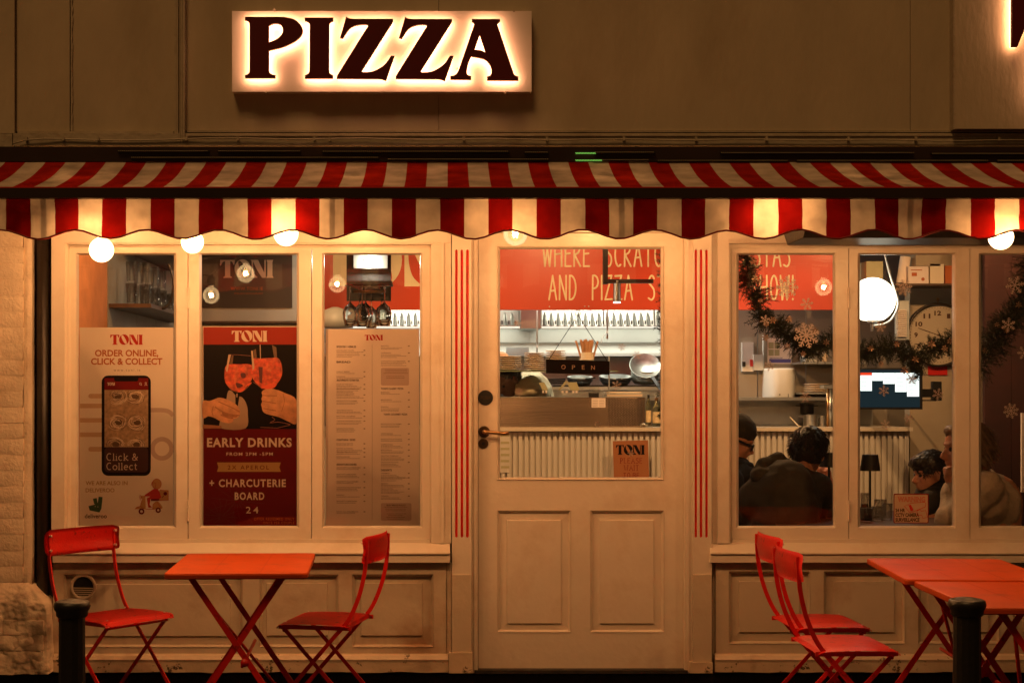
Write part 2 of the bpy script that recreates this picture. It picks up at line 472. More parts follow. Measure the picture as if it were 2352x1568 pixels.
M['inkskin2'] = mk('printed skin shade', (0.36, 0.13, 0.05), 0.5, var=0.25, vscale=40)
M['aperol'] = mk('printed orange drink', (0.62, 0.07, 0.02), 0.4, var=0.5, vscale=45, dirt=(0.75, 0.22, 0.06), dscale=38, damt=0.8)
M['pasta'] = mk('printed pasta', (0.46, 0.28, 0.16), 0.5, var=0.3, vscale=60)
M['pastadk'] = mk('printed pasta shade', (0.13, 0.06, 0.03), 0.5)
M['glass'] = glass_mat('window glass', (0.99, 0.985, 0.975), 0.0, 1.5, 0.8, 0.006)
M['ware'] = glass_mat('glassware', (0.985, 0.985, 0.97), 0.09, 1.45, 0.6)
M['crystal'] = real_glass('clear crystal', (0.98, 0.97, 0.94))
M['steel'] = mk('brushed stainless steel', (0.58, 0.60, 0.58), 0.32, 1.0, var=0.1, vscale=8, stretch=(1, 1, 12))
M['steeldk'] = mk('dull stainless steel', (0.42, 0.42, 0.39), 0.38, 1.0, var=0.15, vscale=5)
M['steelwall'] = mk('steel wall cladding', (0.42, 0.43, 0.40), 0.5, 0.5, var=0.1, vscale=3)
M['whitewall'] = mk('white splashback', (0.75, 0.78, 0.74), 0.35, 0.1)
M['darkslot'] = mk('dark slot', (0.01, 0.01, 0.01), 0.6)
M['banner'] = mk('tomato red bulkhead', (0.62, 0.055, 0.012), 0.38, var=0.05, vscale=2)
M['bannertxt'] = mk('cream hand lettering', (0.90, 0.78, 0.50), 0.5)
M['batten'] = mk('pale painted batten', (0.62, 0.56, 0.46), 0.5, var=0.04)
M['ctop'] = mk('pale counter top', (0.66, 0.56, 0.42), 0.4, var=0.05)
M['wallbeige'] = mk('beige plaster', (0.42, 0.33, 0.22), 0.8, var=0.06, bump=0.3)
M['wallorange'] = mk('terracotta plaster', (0.62, 0.24, 0.09), 0.8, var=0.12, vscale=8, bump=0.3)
M['tile'] = mk('grey green wall panel', (0.34, 0.29, 0.22), 0.4, var=0.08)
M['walldark'] = mk('dark red wall', (0.035, 0.006, 0.004), 0.8, var=0.3)
M['wood'] = mk('dark wood', (0.10, 0.05, 0.025), 0.45, var=0.3, vscale=12, stretch=(1, 8, 1))
M['ceil'] = mk('ceiling paint', (0.28, 0.22, 0.16), 0.8)
M['plate'] = mk('stoneware plate', (0.74, 0.58, 0.40), 0.35, var=0.05)
M['pan'] = mk('worn pan steel', (0.42, 0.46, 0.44), 0.38, 0.8, var=0.25, vscale=18)
M['pandk'] = mk('black pan', (0.02, 0.02, 0.02), 0.4, 0.4)
M['kraft'] = mk('brown paper', (0.50, 0.27, 0.13), 0.7, var=0.15, vscale=30)
M['tub'] = mk('cream tub', (0.80, 0.66, 0.46), 0.5)
M['copper'] = mk('brushed steel front', (0.62, 0.50, 0.38), 0.24, 1.0, var=0.12, vscale=2, stretch=(0.4, 1, 8), bump=0.15, bscale=20)
M['whiteplastic'] = mk('white plastic', (0.80, 0.82, 0.78), 0.35)
M['greyplastic'] = mk('pale grey plastic', (0.62, 0.64, 0.60), 0.4)
M['redplastic'] = mk('red plastic', (0.60, 0.02, 0.015), 0.35)
M['purple'] = mk('purple print', (0.10, 0.08, 0.28), 0.5)
M['olive'] = mk('olive print', (0.42, 0.38, 0.20), 0.5)
M['pine'] = mk('artificial pine', (0.028, 0.034, 0.014), 0.6, var=0.5, vscale=9)
M['twig'] = mk('garland wire', (0.04, 0.03, 0.02), 0.7)
M['ornament'] = mk('glitter ornament', (0.36, 0.22, 0.14), 0.35, 0.3, var=0.3, vscale=120)
M['flake'] = mk('frosted snowflake', (0.66, 0.54, 0.50), 0.4, 0.1)
M['skin'] = mk('skin', (0.62, 0.29, 0.17), 0.5, var=0.12, vscale=14, bump=0.2, bscale=120)
M['skinchef'] = mk('deep skin', (0.16, 0.065, 0.035), 0.45, var=0.15, vscale=14)
M['hairdark'] = mk('dark hair', (0.010, 0.007, 0.005), 0.42)
M['hairbrown'] = mk('greying brown hair', (0.20, 0.12, 0.065), 0.5, var=0.4, vscale=60)
M['coat'] = mk('dark olive coat', (0.030, 0.022, 0.012), 0.8, var=0.2, vscale=6, bump=0.6, bscale=25)
M['jacket'] = mk('black jacket', (0.012, 0.010, 0.008), 0.7, bump=0.5, bscale=25)
M['sweater'] = mk('oatmeal sweater', (0.58, 0.46, 0.33), 0.9, var=0.08, vscale=20, bump=1.0, bscale=150)
M['chefjacket'] = mk('pale chef jacket', (0.72, 0.62, 0.40), 0.7, bump=0.5, bscale=15)
M['scarf'] = mk('orange pink cloth', (0.68, 0.26, 0.15), 0.6, var=0.2, vscale=12)
M['trousers'] = mk('dark trousers', (0.02, 0.02, 0.025), 0.8)
M['shade'] = mk('black lamp shade', (0.008, 0.007, 0.006), 0.5)
M['clockface'] = mk('aged clock face', (0.50, 0.40, 0.28), 0.4)
M['clockrim'] = mk('dark clock rim', (0.05, 0.035, 0.025), 0.35, 0.6)
M['globe'] = emis('lit opal globe', (1.0, 0.90, 0.68), 7.0)
M['bulb'] = emis('lit bulb glow', (1.0, 0.62, 0.26), 34.0)
M['screen'] = emis('lit screen white', (0.9, 1.0, 0.95), 1.6)
M['screendk'] = emis('lit screen dark', (0.010, 0.022, 0.028), 1.0)
M['screenred'] = emis('lit screen red', (1.0, 0.07, 0.02), 1.0)
M['strip'] = emis('kitchen strip light', (1.0, 0.97, 0.80), 1.2)
M['greenled'] = emis('green indicator', (0.35, 1.0, 0.15), 0.7)
M['spotlit'] = emis('lit spot lens', (1.0, 0.95, 0.8), 6.0)
M['led'] = emis('sign led', (1.0, 0.43, 0.21), 20.0)
M['amber'] = glass_mat('amber liquid', (0.75, 0.30, 0.08), 0.05, 1.4, 1.2)
M['bottle'] = real_glass('clear bottle', (0.93, 0.95, 0.80), 0.03)
M['label'] = mk('bottle label', (0.80, 0.62, 0.34), 0.5, var=0.2, vscale=60)
M['cloth'] = mk('grey cloth', (0.25, 0.24, 0.2), 0.9)
# ============================================================ SETTING: ground
GZ = -0.10
def ground():
    bm = bmesh.new()
    v = [bm.verts.new(p) for p in ((-60, -0.02, GZ), (60, -0.02, GZ), (60, -60, GZ - 0.6), (-60, -60, GZ - 0.6))]
    bm.faces.new(v)
    fixn(bm)
    tag(obj('pavement', bm, M['ground']), kind='structure')
    bm = bmesh.new(); abox(bm, -4.0, 5.5, -0.035, 0.0, GZ - 0.02, -0.004)
    tag(obj('stone_plinth', bm, M['kerb']), 'dark stone plinth under the painted shopfront', 'plinth')
ground()
def gz(y): return GZ + 0.6 * (y + 0.02) / 59.98

# ============================================================ FASCIA (wall above the awning)
fa = thing('fascia_wall', 'long cream painted fascia wall above the striped awning, with battens and a painted cable', 'fascia', (0, -0.1, 2.44))
Yw = -0.10
bx('board', 427, -900, 1007, 300, Yw, 0.1, M['fascia'], fa, 0.001)
bx('board', 1008.3, -900, 2090, 300, Yw, 0.1, M['fascia'], fa, 0.001)
bx('board', 2091.3, -900, 3000, 300, Yw, 0.1, M['fascia'], fa, 0.001)
bx('board', 38, -900, 160, 302, Yw + 0.012, 0.1, M['fascia'], fa, 0.002)
bx('board', 162.5, -900, 400, 302, Yw + 0.015, 0.1, M['fascia'], fa, 0.002)
bm = bmesh.new()
for i in range(30):
    y0 = -60 + i * 12.4
    apx(bm, 163 + random.uniform(-1, 1), y0, 166.5 + random.uniform(-1.2, 1), y0 + 12.6, Yw + 0.009, 0.0)
obj('seam_filler', bm, M['fascia2'], fa)
bx('board', -1100, -900, 33, 306, Yw - 0.006, 0.1, M['fascia'], fa, 0.003)
for x0, x1, Yf in ((400, 405, -0.094), (405.3, 409, -0.112), (409.5, 414, -0.102), (414.5, 419, -0.120), (419.5, 424, -0.126), (424.3, 427, -0.108)):
    bx('moulding', x0, -900, x1, 306 + (x0 - 400) * 0.9, Yf, 0.0, M['fascia2'], fa, 0.0012)
# bottom rail with ridges
for x0, x1 in ((30, 414), (414.8, 3000)):
    bx('bottom_rail', x0, 306, x1, 335, -0.118, 0.1, M['fascia2'], fa, 0.002)
bx('moulding', 430, 300.5, 3000, 303.5, -0.112, 0.0, M['fascia2'], fa, 0.001)
bx('moulding', 430, 309, 3000, 312.5, -0.124, 0.0, M['fascia2'], fa, 0.001)
bx('moulding', 40, 301.5, 398, 306, -0.106, 0.0, M['fascia2'], fa, 0.001)
bx('bottom_rail', -1100, 307, 28, 346, -0.112, 0.1, M['fascia2'], fa, 0.002)
pts = [P(30, 330, -0.13), P(60, 322, -0.13), P(100, 319, -0.13)]
for x in range(140, 431, 48): pts.append(P(x, 319.5 + 3.2 * math.sin((x - 140) / 290 * 3.14), -0.126))
for x in range(470, 2440, 60): pts.append(P(x, 318.5 + 1.4 * math.sin(x * 0.021) + (x - 470) * 0.0025, -0.130))
bm = bmesh.new(); atube(bm, pts, 0.0032, 6); obj('cable', bm, M['fascia2'], fa, smooth=True)
for x in (60, 145, 225, 427, 546, 722, 757, 1066, 1257, 1434, 1600, 1762, 1950, 2105, 2296):
    bx('cable_clip', x - 3, 314, x + 2, 323, -0.135, -0.12, M['fascia2'], fa, 0.001)

# ============================================================ SIGNS
sg = thing('illuminated_sign', 'long white sign panel with maroon backlit letters reading PIZZA', 'sign', P(876, 212, -0.15))
YS = -0.155
bx('backing_panel', 533, 26, 1221, 211, YS, -0.10, M['signwhite'], sg, 0.003)
for x, y in ((630, 24), (930, 25), (1180, 27), (612, 213), (1160, 214)):
    bm = bmesh.new(); alathe(bm, P(x, y, YS + 0.01), [(0.006, -0.012), (0.006, 0.0)], 8, 'y'); obj('fixing_screw', bm, M['fascia2'], sg)
def z1(x, y): return (x * 0.36, y * 0.36)
def z2(x, y): return (752.6 + x * 0.36, y * 0.36)
Pl = [sc_path([(1563, 108), (1810, 108), ('c', [(1810, 108), (1880, 125), (1925, 170), (1930, 215), (1890, 260), (1810, 300), (1720, 323)]), (1716, 325), ('c', [(1716, 450), (1722, 466), (1740, 477), (1757, 480)]), (1757, 500), (1563, 500), ('c', [(1563, 480), (1580, 474), (1590, 462), (1592, 448)]), ('c', [(1592, 160), (1588, 144), (1576, 134), (1563, 131)])]),
      sc_path([('c', [(1716, 166), (1745, 153), (1785, 157), (1803, 185), (1798, 218), (1765, 250), (1716, 270)])])]
Il = [sc_path([(1945, 113), (2127, 113), ('c', [(2127, 135), (2112, 142), (2103, 152), (2101, 168)]), ('c', [(2100, 450), (2104, 466), (2113, 474), (2125, 480)]), (2125, 502), (1945, 502), ('c', [(1945, 480), (1960, 474), (1971, 464), (1974, 450)]), ('c', [(1976, 165), (1972, 150), (1962, 141), (1945, 135)])])]
def Zl(dx, dy): return [[(x + dx, y + dy) for x, y in sc_path([(118, 107), ('c', [(118, 107), (135, 117), (165, 121)]), (417, 121), (417, 140), (217, 456), ('c', [(217, 456), (232, 461), (290, 455), (360, 415), (405, 355)]), (428, 357), (372, 517), ('c', [(372, 517), (350, 508), (330, 505)]), (57, 503), (59, 484), (258, 165), ('c', [(258, 165), (245, 159), (190, 162), (140, 185), (97, 247)]), (78, 243)])]]
Al = [sc_path([(920, 122), (1100, 122), ('c', [(1100, 140), (1090, 147), (1083, 156), (1087, 170)]), (1180, 448), ('c', [(1180, 448), (1190, 475), (1202, 484), (1217, 488)]), (1217, 515), (1017, 514), (1017, 488), ('c', [(1017, 488), (1036, 482), (1045, 460), (1037, 420), (1000, 380), (916, 362)]), ('c', [(916, 362), (898, 405), (888, 455), (893, 478), (916, 486)]), (916, 510), (782, 508), ('c', [(782, 486), (808, 481), (826, 464), (838, 440)]), (932, 165), ('c', [(932, 165), (935, 154), (928, 145), (920, 140)])]),
      sc_path([(970, 226), (1006, 336), ('c', [(1006, 336), (990, 326), (965, 320), (938, 318)])])]
YL = YS - 0.052
for nm, loops, f in (('letter', Pl, z1), ('letter', Il, z1), ('letter', Zl(0, 0), z2), ('letter', Zl(376, 1), z2), ('letter', Al, z2)):
    lp = [[f(*p) for p in l] for l in loops]
    o = shape(nm, lp, YL, 0.022, M['letter'], sg)
    # LED plate on the back of each letter, a little inside its outline, shining on the panel
    cx = sum(p[0] for p in lp[0]) / len(lp[0]); cy = sum(p[1] for p in lp[0]) / len(lp[0])
    bm = bmesh.new()
    k = 0
    me = o.data
    for p in me.polygons:
        if p.normal.y > 0.9:
            vs = [bm.verts.new((me.vertices[i].co + OFF[sg.name]) + Vector((0, 0.0025, 0))) for i in p.vertices]
            bm.faces.new(vs)
    obj('led_plate', bm, M['led'], o)
# standoffs
for x, y in ((595, 60), (595, 160), (655, 60), (735, 60), (735, 160), (860, 60), (820, 165), (995, 60), (955, 165), (1050, 160), (1150, 165), (1100, 60)):
    bm = bmesh.new(); alathe(bm, P(x, y, YS), [(0.003, -0.03), (0.003, 0.0)], 6, 'y'); obj('standoff', bm, M['steeldk'], sg)

s2 = thing('logo_sign', 'sign board cut by the upper right edge, with part of a backlit maroon letter', 'sign', P(2270, 296, -0.15))
bx('backing_panel', 2194, -300, 2900, 296, -0.155, -0.10, M['fascia'], s2, 0.004)
bx('edge_trim', 2190, -300, 2194, 297, -0.158, -0.1, M['fascia2'], s2, 0.001)
big = [(2325, -220), (2700, -220), (2700, -60), (2600, -60), (2600, 560), (2420, 560), (2420, -60), (2400, 0), (2352, 74), (2334, 108), (2324, 108)]
bigo = shape('letter', [[(2325, -220), (2760, -220), (2760, -60), (2640, -60), (2640, 230), (2390, 230), (2390, -20), (2352, 72), (2337, 108), (2324, 108)]], -0.207, 0.022, M['letter'], s2)
bm = bmesh.new(); me = bigo.data
for p in me.polygons:
    if p.normal.y > 0.9: bm.faces.new([bm.verts.new((me.vertices[i].co + OFF[s2.name]) + Vector((0, 0.0025, 0))) for i in p.vertices])
obj('led_plate', bm, M['led'], bigo)

# ============================================================ AWNING
aw = thing('striped_awning', 'red and white striped awning with a scalloped valance and dark front bar', 'awning', (0, -0.9, 1.9))
prof = [(-0.28, 370), (-0.34, 380), (-0.42, 390), (-0.5, 400), (-0.6, 410), (-0.75, 422), (-0.9, 431), (-1.2, 441), (-1.485, 437)]
prof = crom([(a, PZ(b, a)) for a, b in prof], 4)
XA, XB = -2.9, 3.7
bm = bmesh.new(); nx = 150; grid = []
for i in range(nx + 1):
    X = XA + (XB - XA) * i / nx
    sag = 0.004 * math.sin(X * 5.1) + 0.003 * math.sin(X * 11.3 + 1)
    grid.append([bm.verts.new((X, y, z + sag * math.sin(math.pi * j / (len(prof) - 1)))) for j, (y, z) in enumerate(prof)])
for i in range(nx):
    for j in range(len(prof) - 1): bm.faces.new((grid[i][j], grid[i][j + 1], grid[i + 1][j + 1], grid[i + 1][j]))
PIT = 110.9 / sc_at(-1.5)
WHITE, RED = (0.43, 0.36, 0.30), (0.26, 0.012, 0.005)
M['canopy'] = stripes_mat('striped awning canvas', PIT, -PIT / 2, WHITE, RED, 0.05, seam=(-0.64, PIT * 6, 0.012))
canopy = obj('canopy', bm, M['canopy'], aw, smooth=True)
YV = -1.5; sV = sc_at(YV)
x0v = (68.4 - CX) / sV
M['valance'] = stripes_mat('striped valance canvas', PIT, x0v, (0.66, 0.57, 0.47), (0.17, 0.004, 0.003), 0.17, seam=((91 - CX) / sV, PIT * 6, 0.021))
bm = bmesh.new(); nx = 560; nz = 8; G = []
def scallop(X):
    px = CX + X * sV
    return PZ(538 - 10.5 * math.cos((px - 86) / 166.9 * 2 * math.pi + math.pi), YV)
edge = []
for i in range(nx + 1):
    X = XA + (XB - XA) * i / nx
    zt = PZ(452, YV); zb = scallop(X)
    col = []
    for j in range(nz + 1):
        t = j / nz
        wob = (0.010 * math.sin(X * 7.3 + 0.5) + 0.007 * math.sin(X * 17.1 + 2) + 0.008 * mnoise.noise(Vector((X * 9, t * 3, 0))) + 0.005 * mnoise.noise(Vector((X * 26, t * 5 + X * 4, 0)))) * min(1, t * 2.5)
        col.append(bm.verts.new((X, YV + 0.005 + wob, zt + (zb - zt) * t)))
    G.append(col); edge.append(col[-1].co.copy())
for i in range(nx):
    for j in range(nz): bm.faces.new((G[i][j], G[i][j + 1], G[i + 1][j + 1], G[i + 1][j]))
obj('valance', bm, M['valance'], aw, smooth=True)
bm = bmesh.new(); atube(bm, edge[::3], 0.0036, 6)
obj('piping', bm, mk('maroon piping', (0.22, 0.008, 0.006), 0.6), aw, smooth=True)
bm = bmesh.new(); abox(bm, XA, XB, -1.53, -1.46, PZ(455, -1.53), PZ(431.5, -1.53))
obj('front_bar', bm, M['awnbar'], aw, bevel=0.006, seg=2)
bm = bmesh.new(); abox(bm, XA, XB, -1.512, -1.498, PZ(431.5, -1.53), PZ(431.5, -1.53) + 0.006)
obj('bar_lip', bm, M['redplastic'], aw)
# cassette with perforated strips
bm = bmesh.new(); abox(bm, XA + 0.05, XB, -0.30, -0.12, PZ(371, -0.3), PZ(337, -0.3))
obj('cassette', bm, M['awnbar'], aw, bevel=0.01, seg=2)
for x0, x1, y in ((270, 480, 347), (500, 690, 347), (740, 1170, 348), (1205, 1260, 350), (1365, 1505, 350), (1655, 2100, 351), (2140, 2500, 353),
                  (300, 870, 362), (890, 1260, 366), (1362, 1490, 367.5), (1510, 1810, 369), (1830, 2270, 369), (2290, 2500, 369)):
    s_ = bx('vent_strip', x0, y - 2.2, x1, y + 2.2, -0.315, -0.29, M['perf'], aw, 0.001)
    bm = bmesh.new(); x = x0 + 2
    while x < x1 - 2:
        apx(bm, x, y - 1.1, x + 1.6, y + 0.1, -0.3165, -0.314); x += 4.4
    obj('perforation', bm, M['hole_glint'], s_)['kind'] = 'stuff'
for y, x1 in ((352, 1372), (368.5, 1380)):
    bm = bmesh.new(); x = 1322
    while x < x1 - (6 if y < 360 else 0):
        apx(bm, x, y - 1.6, x + 1.8, y - 0.2, -0.3195, -0.316); apx(bm, x + 1.2, y + 0.3, x + 3.0, y + 1.5, -0.3195, -0.316); x += 3.6
    obj('indicator_light', bm, M['greenled'], aw)['kind'] = 'stuff'
# folding arms under the canopy
for s in (-1, 1):
    for xb in (-1.55, 2.25):
        pass
for xb, xe in ((-1.9, -1.2), (2.5, 1.8)):
    bm = bmesh.new(); el = Vector((xb + (xe - xb) * 1.6, -0.75, 2.10))
    bar(bm, (xb, -0.3, 2.34), el, 0.04, 0.03, (0, 0, 1)); bar(bm, el, (xb, -1.47, 2.05), 0.035, 0.03, (0, 0, 1))
    obj('folding_arm', bm, M['awnbar'], aw, bevel=0.003)

# patio heater box behind the valance, right
ht = thing('heater_box', 'black metal heater box hanging above the right window, partly behind the valance', 'heater', P(2100, 547, -0.55))
bm = bmesh.new()
a = PX(1845, -0.55); b = PX(2900, -0.55); zt = PZ(505, -0.55); zb = PZ(546.5, -0.55)
pr = [(-0.62, zt), (-0.62, zt - 0.02), (-0.55, zb), (-0.22, zb), (-0.14, zt - 0.02), (-0.14, zt)]
A_ = [bm.verts.new((a, y, z)) for y, z in pr]; B_ = [bm.verts.new((b, y, z)) for y, z in pr]
for i in range(len(pr)): bm.faces.new((A_[i], A_[(i + 1) % 6], B_[(i + 1) % 6], B_[i]))
bm.faces.new(A_[::-1]); bm.faces.new(B_); fixn(bm)
obj('casing', bm, M['black'], ht, bevel=0.003)
for x in (1.9, 2.6): box('hanger', x, x + 0.03, -0.4, -0.37, zt, 2.2, M['black'], ht)

# ============================================================ FESTOON BULBS
BULBS = [(233, 574, -1.40, 1.0, 'lit globe bulb at the left end, hanging fully below the valance'),
         (442, 556, -0.86, 1.0, 'smaller looking lit globe bulb between the first two sashes, its top behind the valance'),
         (657, 537, -1.40, 1.0, 'lit globe bulb half hidden by a white valance stripe above the drinks poster'),
         (1184, 537, -1.30, 0.12, 'clear lit globe bulb with a visible filament above the door glass'),
         (1763, 513, -1.36, 1.0, 'lit bulb wholly behind a white valance stripe, its glow showing through the canvas'),
         (2299, 545, -1.42, 1.0, 'lit globe bulb at the right end beside the black heater box')]
def bulb(x, y, Y, glow, label, power=24.5):
    c = P(x, y, Y); r = 0.0475
    t = thing('festoon_bulb', label, 'light bulb', c + Vector((0, 0, r + 0.055)), 'festoon bulbs hung under the awning')
    m = bpy.data.materials.new('bulb glass'); m.use_nodes = True; nt = m.node_tree; N = nt.nodes; N.clear()
    out = N.new('ShaderNodeOutputMaterial'); tr = N.new('ShaderNodeBsdfTransparent'); tr.inputs[0].default_value = (1, 0.93, 0.8, 1)
    gl = N.new('ShaderNodeBsdfGlossy'); gl.inputs['Roughness'].default_value = 0.04
    em = N.new('ShaderNodeEmission'); em.inputs[0].default_value = (1, 0.66, 0.32, 1); em.inputs[1].default_value = 2.4 * glow
    fr = N.new('ShaderNodeFresnel'); fr.inputs[0].default_value = 1.5
    mx = N.new('ShaderNodeMixShader'); ad = N.new('ShaderNodeAddShader')
    nt.links.new(fr.outputs[0], mx.inputs[0]); nt.links.new(tr.outputs[0], mx.inputs[1]); nt.links.new(gl.outputs[0], mx.inputs[2])
    nt.links.new(mx.outputs[0], ad.inputs[0]); nt.links.new(em.outputs[0], ad.inputs[1]); nt.links.new(ad.outputs[0], out.inputs[0]); m.cycles.emission_sampling = 'NONE'
    bm = bmesh.new()
    alathe(bm, c, [(r * math.sin(a), -r * math.cos(a)) for a in [0.02 + i * (2.72 - 0.02) / 15 for i in range(16)]] + [(0.013, r * 1.02), (0.013, r * 1.25)], 28, cap=False)
    obj('globe', bm, m, t, smooth=True)
    bm = bmesh.new()
    for k in range(4):
        a = k * math.pi / 2 + 0.4
        atube(bm, [c + Vector((0.006 * math.cos(a), 0.006 * math.sin(a), 0.03)), c + Vector((0.014 * math.cos(a), 0.014 * math.sin(a), 0.012)), c + Vector((0.009 * math.cos(a + .6), 0.009 * math.sin(a + .6), -0.016))], 0.0012, 5)
    obj('filament', bm, emis('filament', (1, 0.6, 0.25), 25), t)
    bm = bmesh.new()
    alathe(bm, c, [(0.014, r * 1.15), (0.021, r * 1.2), (0.023, r * 1.9), (0.02, r * 2.2), (0.008, r * 2.35)], 16)
    obj('socket', bm, M['black'], t, smooth=True)
    l = bpy.data.lights.new('bulb_light', 'POINT'); l.energy = power; l.color = (1.0, 0.485, 0.19); l.shadow_soft_size = 0.013
    lo = bpy.data.objects.new('bulb_light', l); COL.objects.link(lo); lo.parent = t; lo.location = c - OFF[t.name]
    return c + Vector((0, 0, r * 2.35))
tops = [bulb(*b) for b in BULBS]
ADDED_INNER = [(-1.62, 'left'), (-0.42, 'second'), (0.72, 'third'), (1.86, 'right')]  # unseen extra bulbs, added to brighten the top of the window frames
for X_, w_ in ADDED_INNER:
    s_i = sc_at(-0.5)
    bulb(CX + X_ * s_i, CY - (2.13 - EYE) * s_i, -0.5, 1.0, w_ + ' added bulb of an inner row, unseen behind the valance, brightening the frame tops', 9.5)
cb = thing('festoon_cable', 'thin black festoon cable slung under the awning from bulb to bulb', 'cable', (0, -1.2, 2.0))
pts = [Vector((-2.4, -1.4, 2.06))]
for a, b in zip(tops, tops[1:]):
    pts.append(a)
    for k in (1, 2, 3):
        q = a.lerp(b, k / 4); q.z += 0.012 - 0.03 * math.sin(math.pi * k / 4) * (b - a).length * 0.5; q.z = max(q.z, 1.965); pts.append(q)
pts += [tops[-1], Vector((3.4, -1.4, 2.03))]
bm = bmesh.new(); atube(bm, pts, 0.004, 6); obj('wire', bm, M['blackcable'], cb, smooth=True)

# ============================================================ SHOPFRONT JOINERY
def sash(parent_thing, x0, x1, gx0, gx1, hinge=None, y0=573, y1=1237, gy0=585, gy1=1207):
    Ys = -0.020
    bm = bmesh.new()
    apx(bm, x0, y0, gx0 - 5, y1, Ys, 0.035); apx(bm, gx1 + 5, y0, x1, y1, Ys, 0.035)
    apx(bm, gx0 - 5, y0, gx1 + 5, gy0 - 4, Ys, 0.035); apx(bm, gx0 - 5, gy1 + 5, gx1 + 5, y1, Ys, 0.035)
    s = obj('sash', bm, M['cream'], parent_thing, bevel=0.0012)
    bm = bmesh.new()
    ring_slope(bm, (gx0 - 5, gy0 - 4, gx1 + 5, gy1 + 5), (gx0, gy0, gx1, gy1), Ys + 0.003, 0.004)
    ring_slope(bm, (gx0, gy0, gx1, gy1), (gx0 + 0.5, gy0 + 0.5, gx1 - 0.5, gy1 - 0.5), 0.004, 0.02)
    fixn(bm)
    obj('glazing_bead', bm, M['cream'], s)
    bx('glass_pane', gx0 - 3, gy0 - 3, gx1 + 3, gy1 + 3, 0.012, 0.016, M['glass'], s, 0)
    return s
def hinge(parent, x, y):
    bm = bmesh.new()
    for k in range(3): alathe(bm, P(x, y, -0.026) + Vector((0, 0, 0.034 * (1 - k))), [(0.0055, -0.0155), (0.0055, 0.0155)], 10)
    abox(bm, PX(x - 4), PX(x + 4), -0.0225, -0.019, PZ(y + 18), PZ(y - 18))
    obj('hinge', bm, M['cream'], parent, smooth=False)

# ---- left window
lw = thing('left_window', 'cream wooden shop window of three casements with posters, left of the door', 'window', P(575, 1238, 0))
bm = bmesh.new()
apx(bm, 118, 505, 148, 1247, -0.062, 0.05)           # outer casing
apx(bm, 148, 505, 1036, 558, -0.060, 0.05)
apx(bm, 990, 558, 1036, 1247, -0.050, 0.05)
obj('casing', bm, M['cream'], lw, bevel=0.003)
bm = bmesh.new(); apx(bm, 148, 558.5, 156, 1247, -0.045, 0.05); apx(bm, 156, 558.5, 989.5, 561, -0.052, 0.05)
apx(bm, 156, 561.2, 989.5, 573, -0.006, 0.05); apx(bm, 156, 573, 160, 1238, -0.03, 0.05); apx(bm, 160, 1238, 989.5, 1246.5, -0.036, 0.05)
apx(bm, 966 + 22, 573.2, 989.8, 1238, -0.034, 0.05)
obj('rebate', bm, M['cream'], lw, bevel=0.0015)
bx('moulding', 1012, 555, 1020, 1247, -0.056, 0.0, M['cream'], lw, 0.002)
sash(lw, 160.3, 431, 180, 400); sash(lw, 432.8, 715, 463, 682); sash(lw, 717, 988, 745, 965)
for y in (684, 1172): hinge(lw, 432, y)
bm = bmesh.new()   # sloping sill and its apron
def sill(bm, x0, x1):
    pr = [(-0.03, PZ(1246, -0.03)), (-0.05, PZ(1248, -0.05)), (-0.105, PZ(1268, -0.105)), (-0.107, PZ(1272, -0.107)), (-0.098, PZ(1274, -0.098)), (-0.098, PZ(1292, -0.098)), (-0.02, PZ(1292, -0.02)), (0.02, PZ(1246, 0.02))]
    a, b = PX(x0, -0.1), PX(x1, -0.1)
    A = [bm.verts.new((a, y, z)) for y, z in pr]; B = [bm.verts.new((b, y, z)) for y, z in pr]; n = len(pr)
    for i in range(n): bm.faces.new((A[i], A[(i + 1) % n], B[(i + 1) % n], B[i]))
    bm.faces.new(A[::-1]); bm.faces.new(B); fixn(bm)
sill(bm, 120, 1034); obj('sill', bm, M['cream'], lw, bevel=0.002)

def raised_panel(parent, o, i, Yf=-0.062, mat=None, name='panel', rec=0.024):
    """moulded recess o with a raised field i"""
    bm = bmesh.new()
    ring_slope(bm, o, (o[0] + 4, o[1] + 4, o[2] - 4, o[3] - 4), Yf - 0.003, Yf + rec * 0.6)
    a = (o[0] + 4, o[1] + 4, o[2] - 4, o[3] - 4); b = (o[0] + 6, o[1] + 6, o[2] - 6, o[3] - 6)
    ring_slope(bm, a, b, Yf + rec * 0.6, Yf + rec)
    ring_slope(bm, b, (i[0] - 1.5, i[1] - 1.5, i[2] + 1.5, i[3] + 1.5), Yf + rec, Yf + rec - 0.004)
    A, B = ring_slope(bm, (i[0] - 1.5, i[1] - 1.5, i[2] + 1.5, i[3] + 1.5), i, Yf + rec - 0.004, Yf + rec - 0.012)
    bm.faces.new(B); fixn(bm)
    return obj(name, bm, mat or M['cream2'], parent)
def grid_rails(bm, x0, x1, y0, y1, holes, Yf, Yb):
    """board x0..x1,y0..y1 with rectangular holes all in one row"""
    hs = sorted(holes); ya, yb = hs[0][1], hs[0][3]
    apx(bm, x0, y0, x1, ya, Yf, Yb); apx(bm, x0, yb, x1, y1, Yf, Yb)
    x = x0
    for h in hs: apx(bm, x, ya, h[0], yb, Yf, Yb); x = h[2]
    apx(bm, x, ya, x1, yb, Yf, Yb)
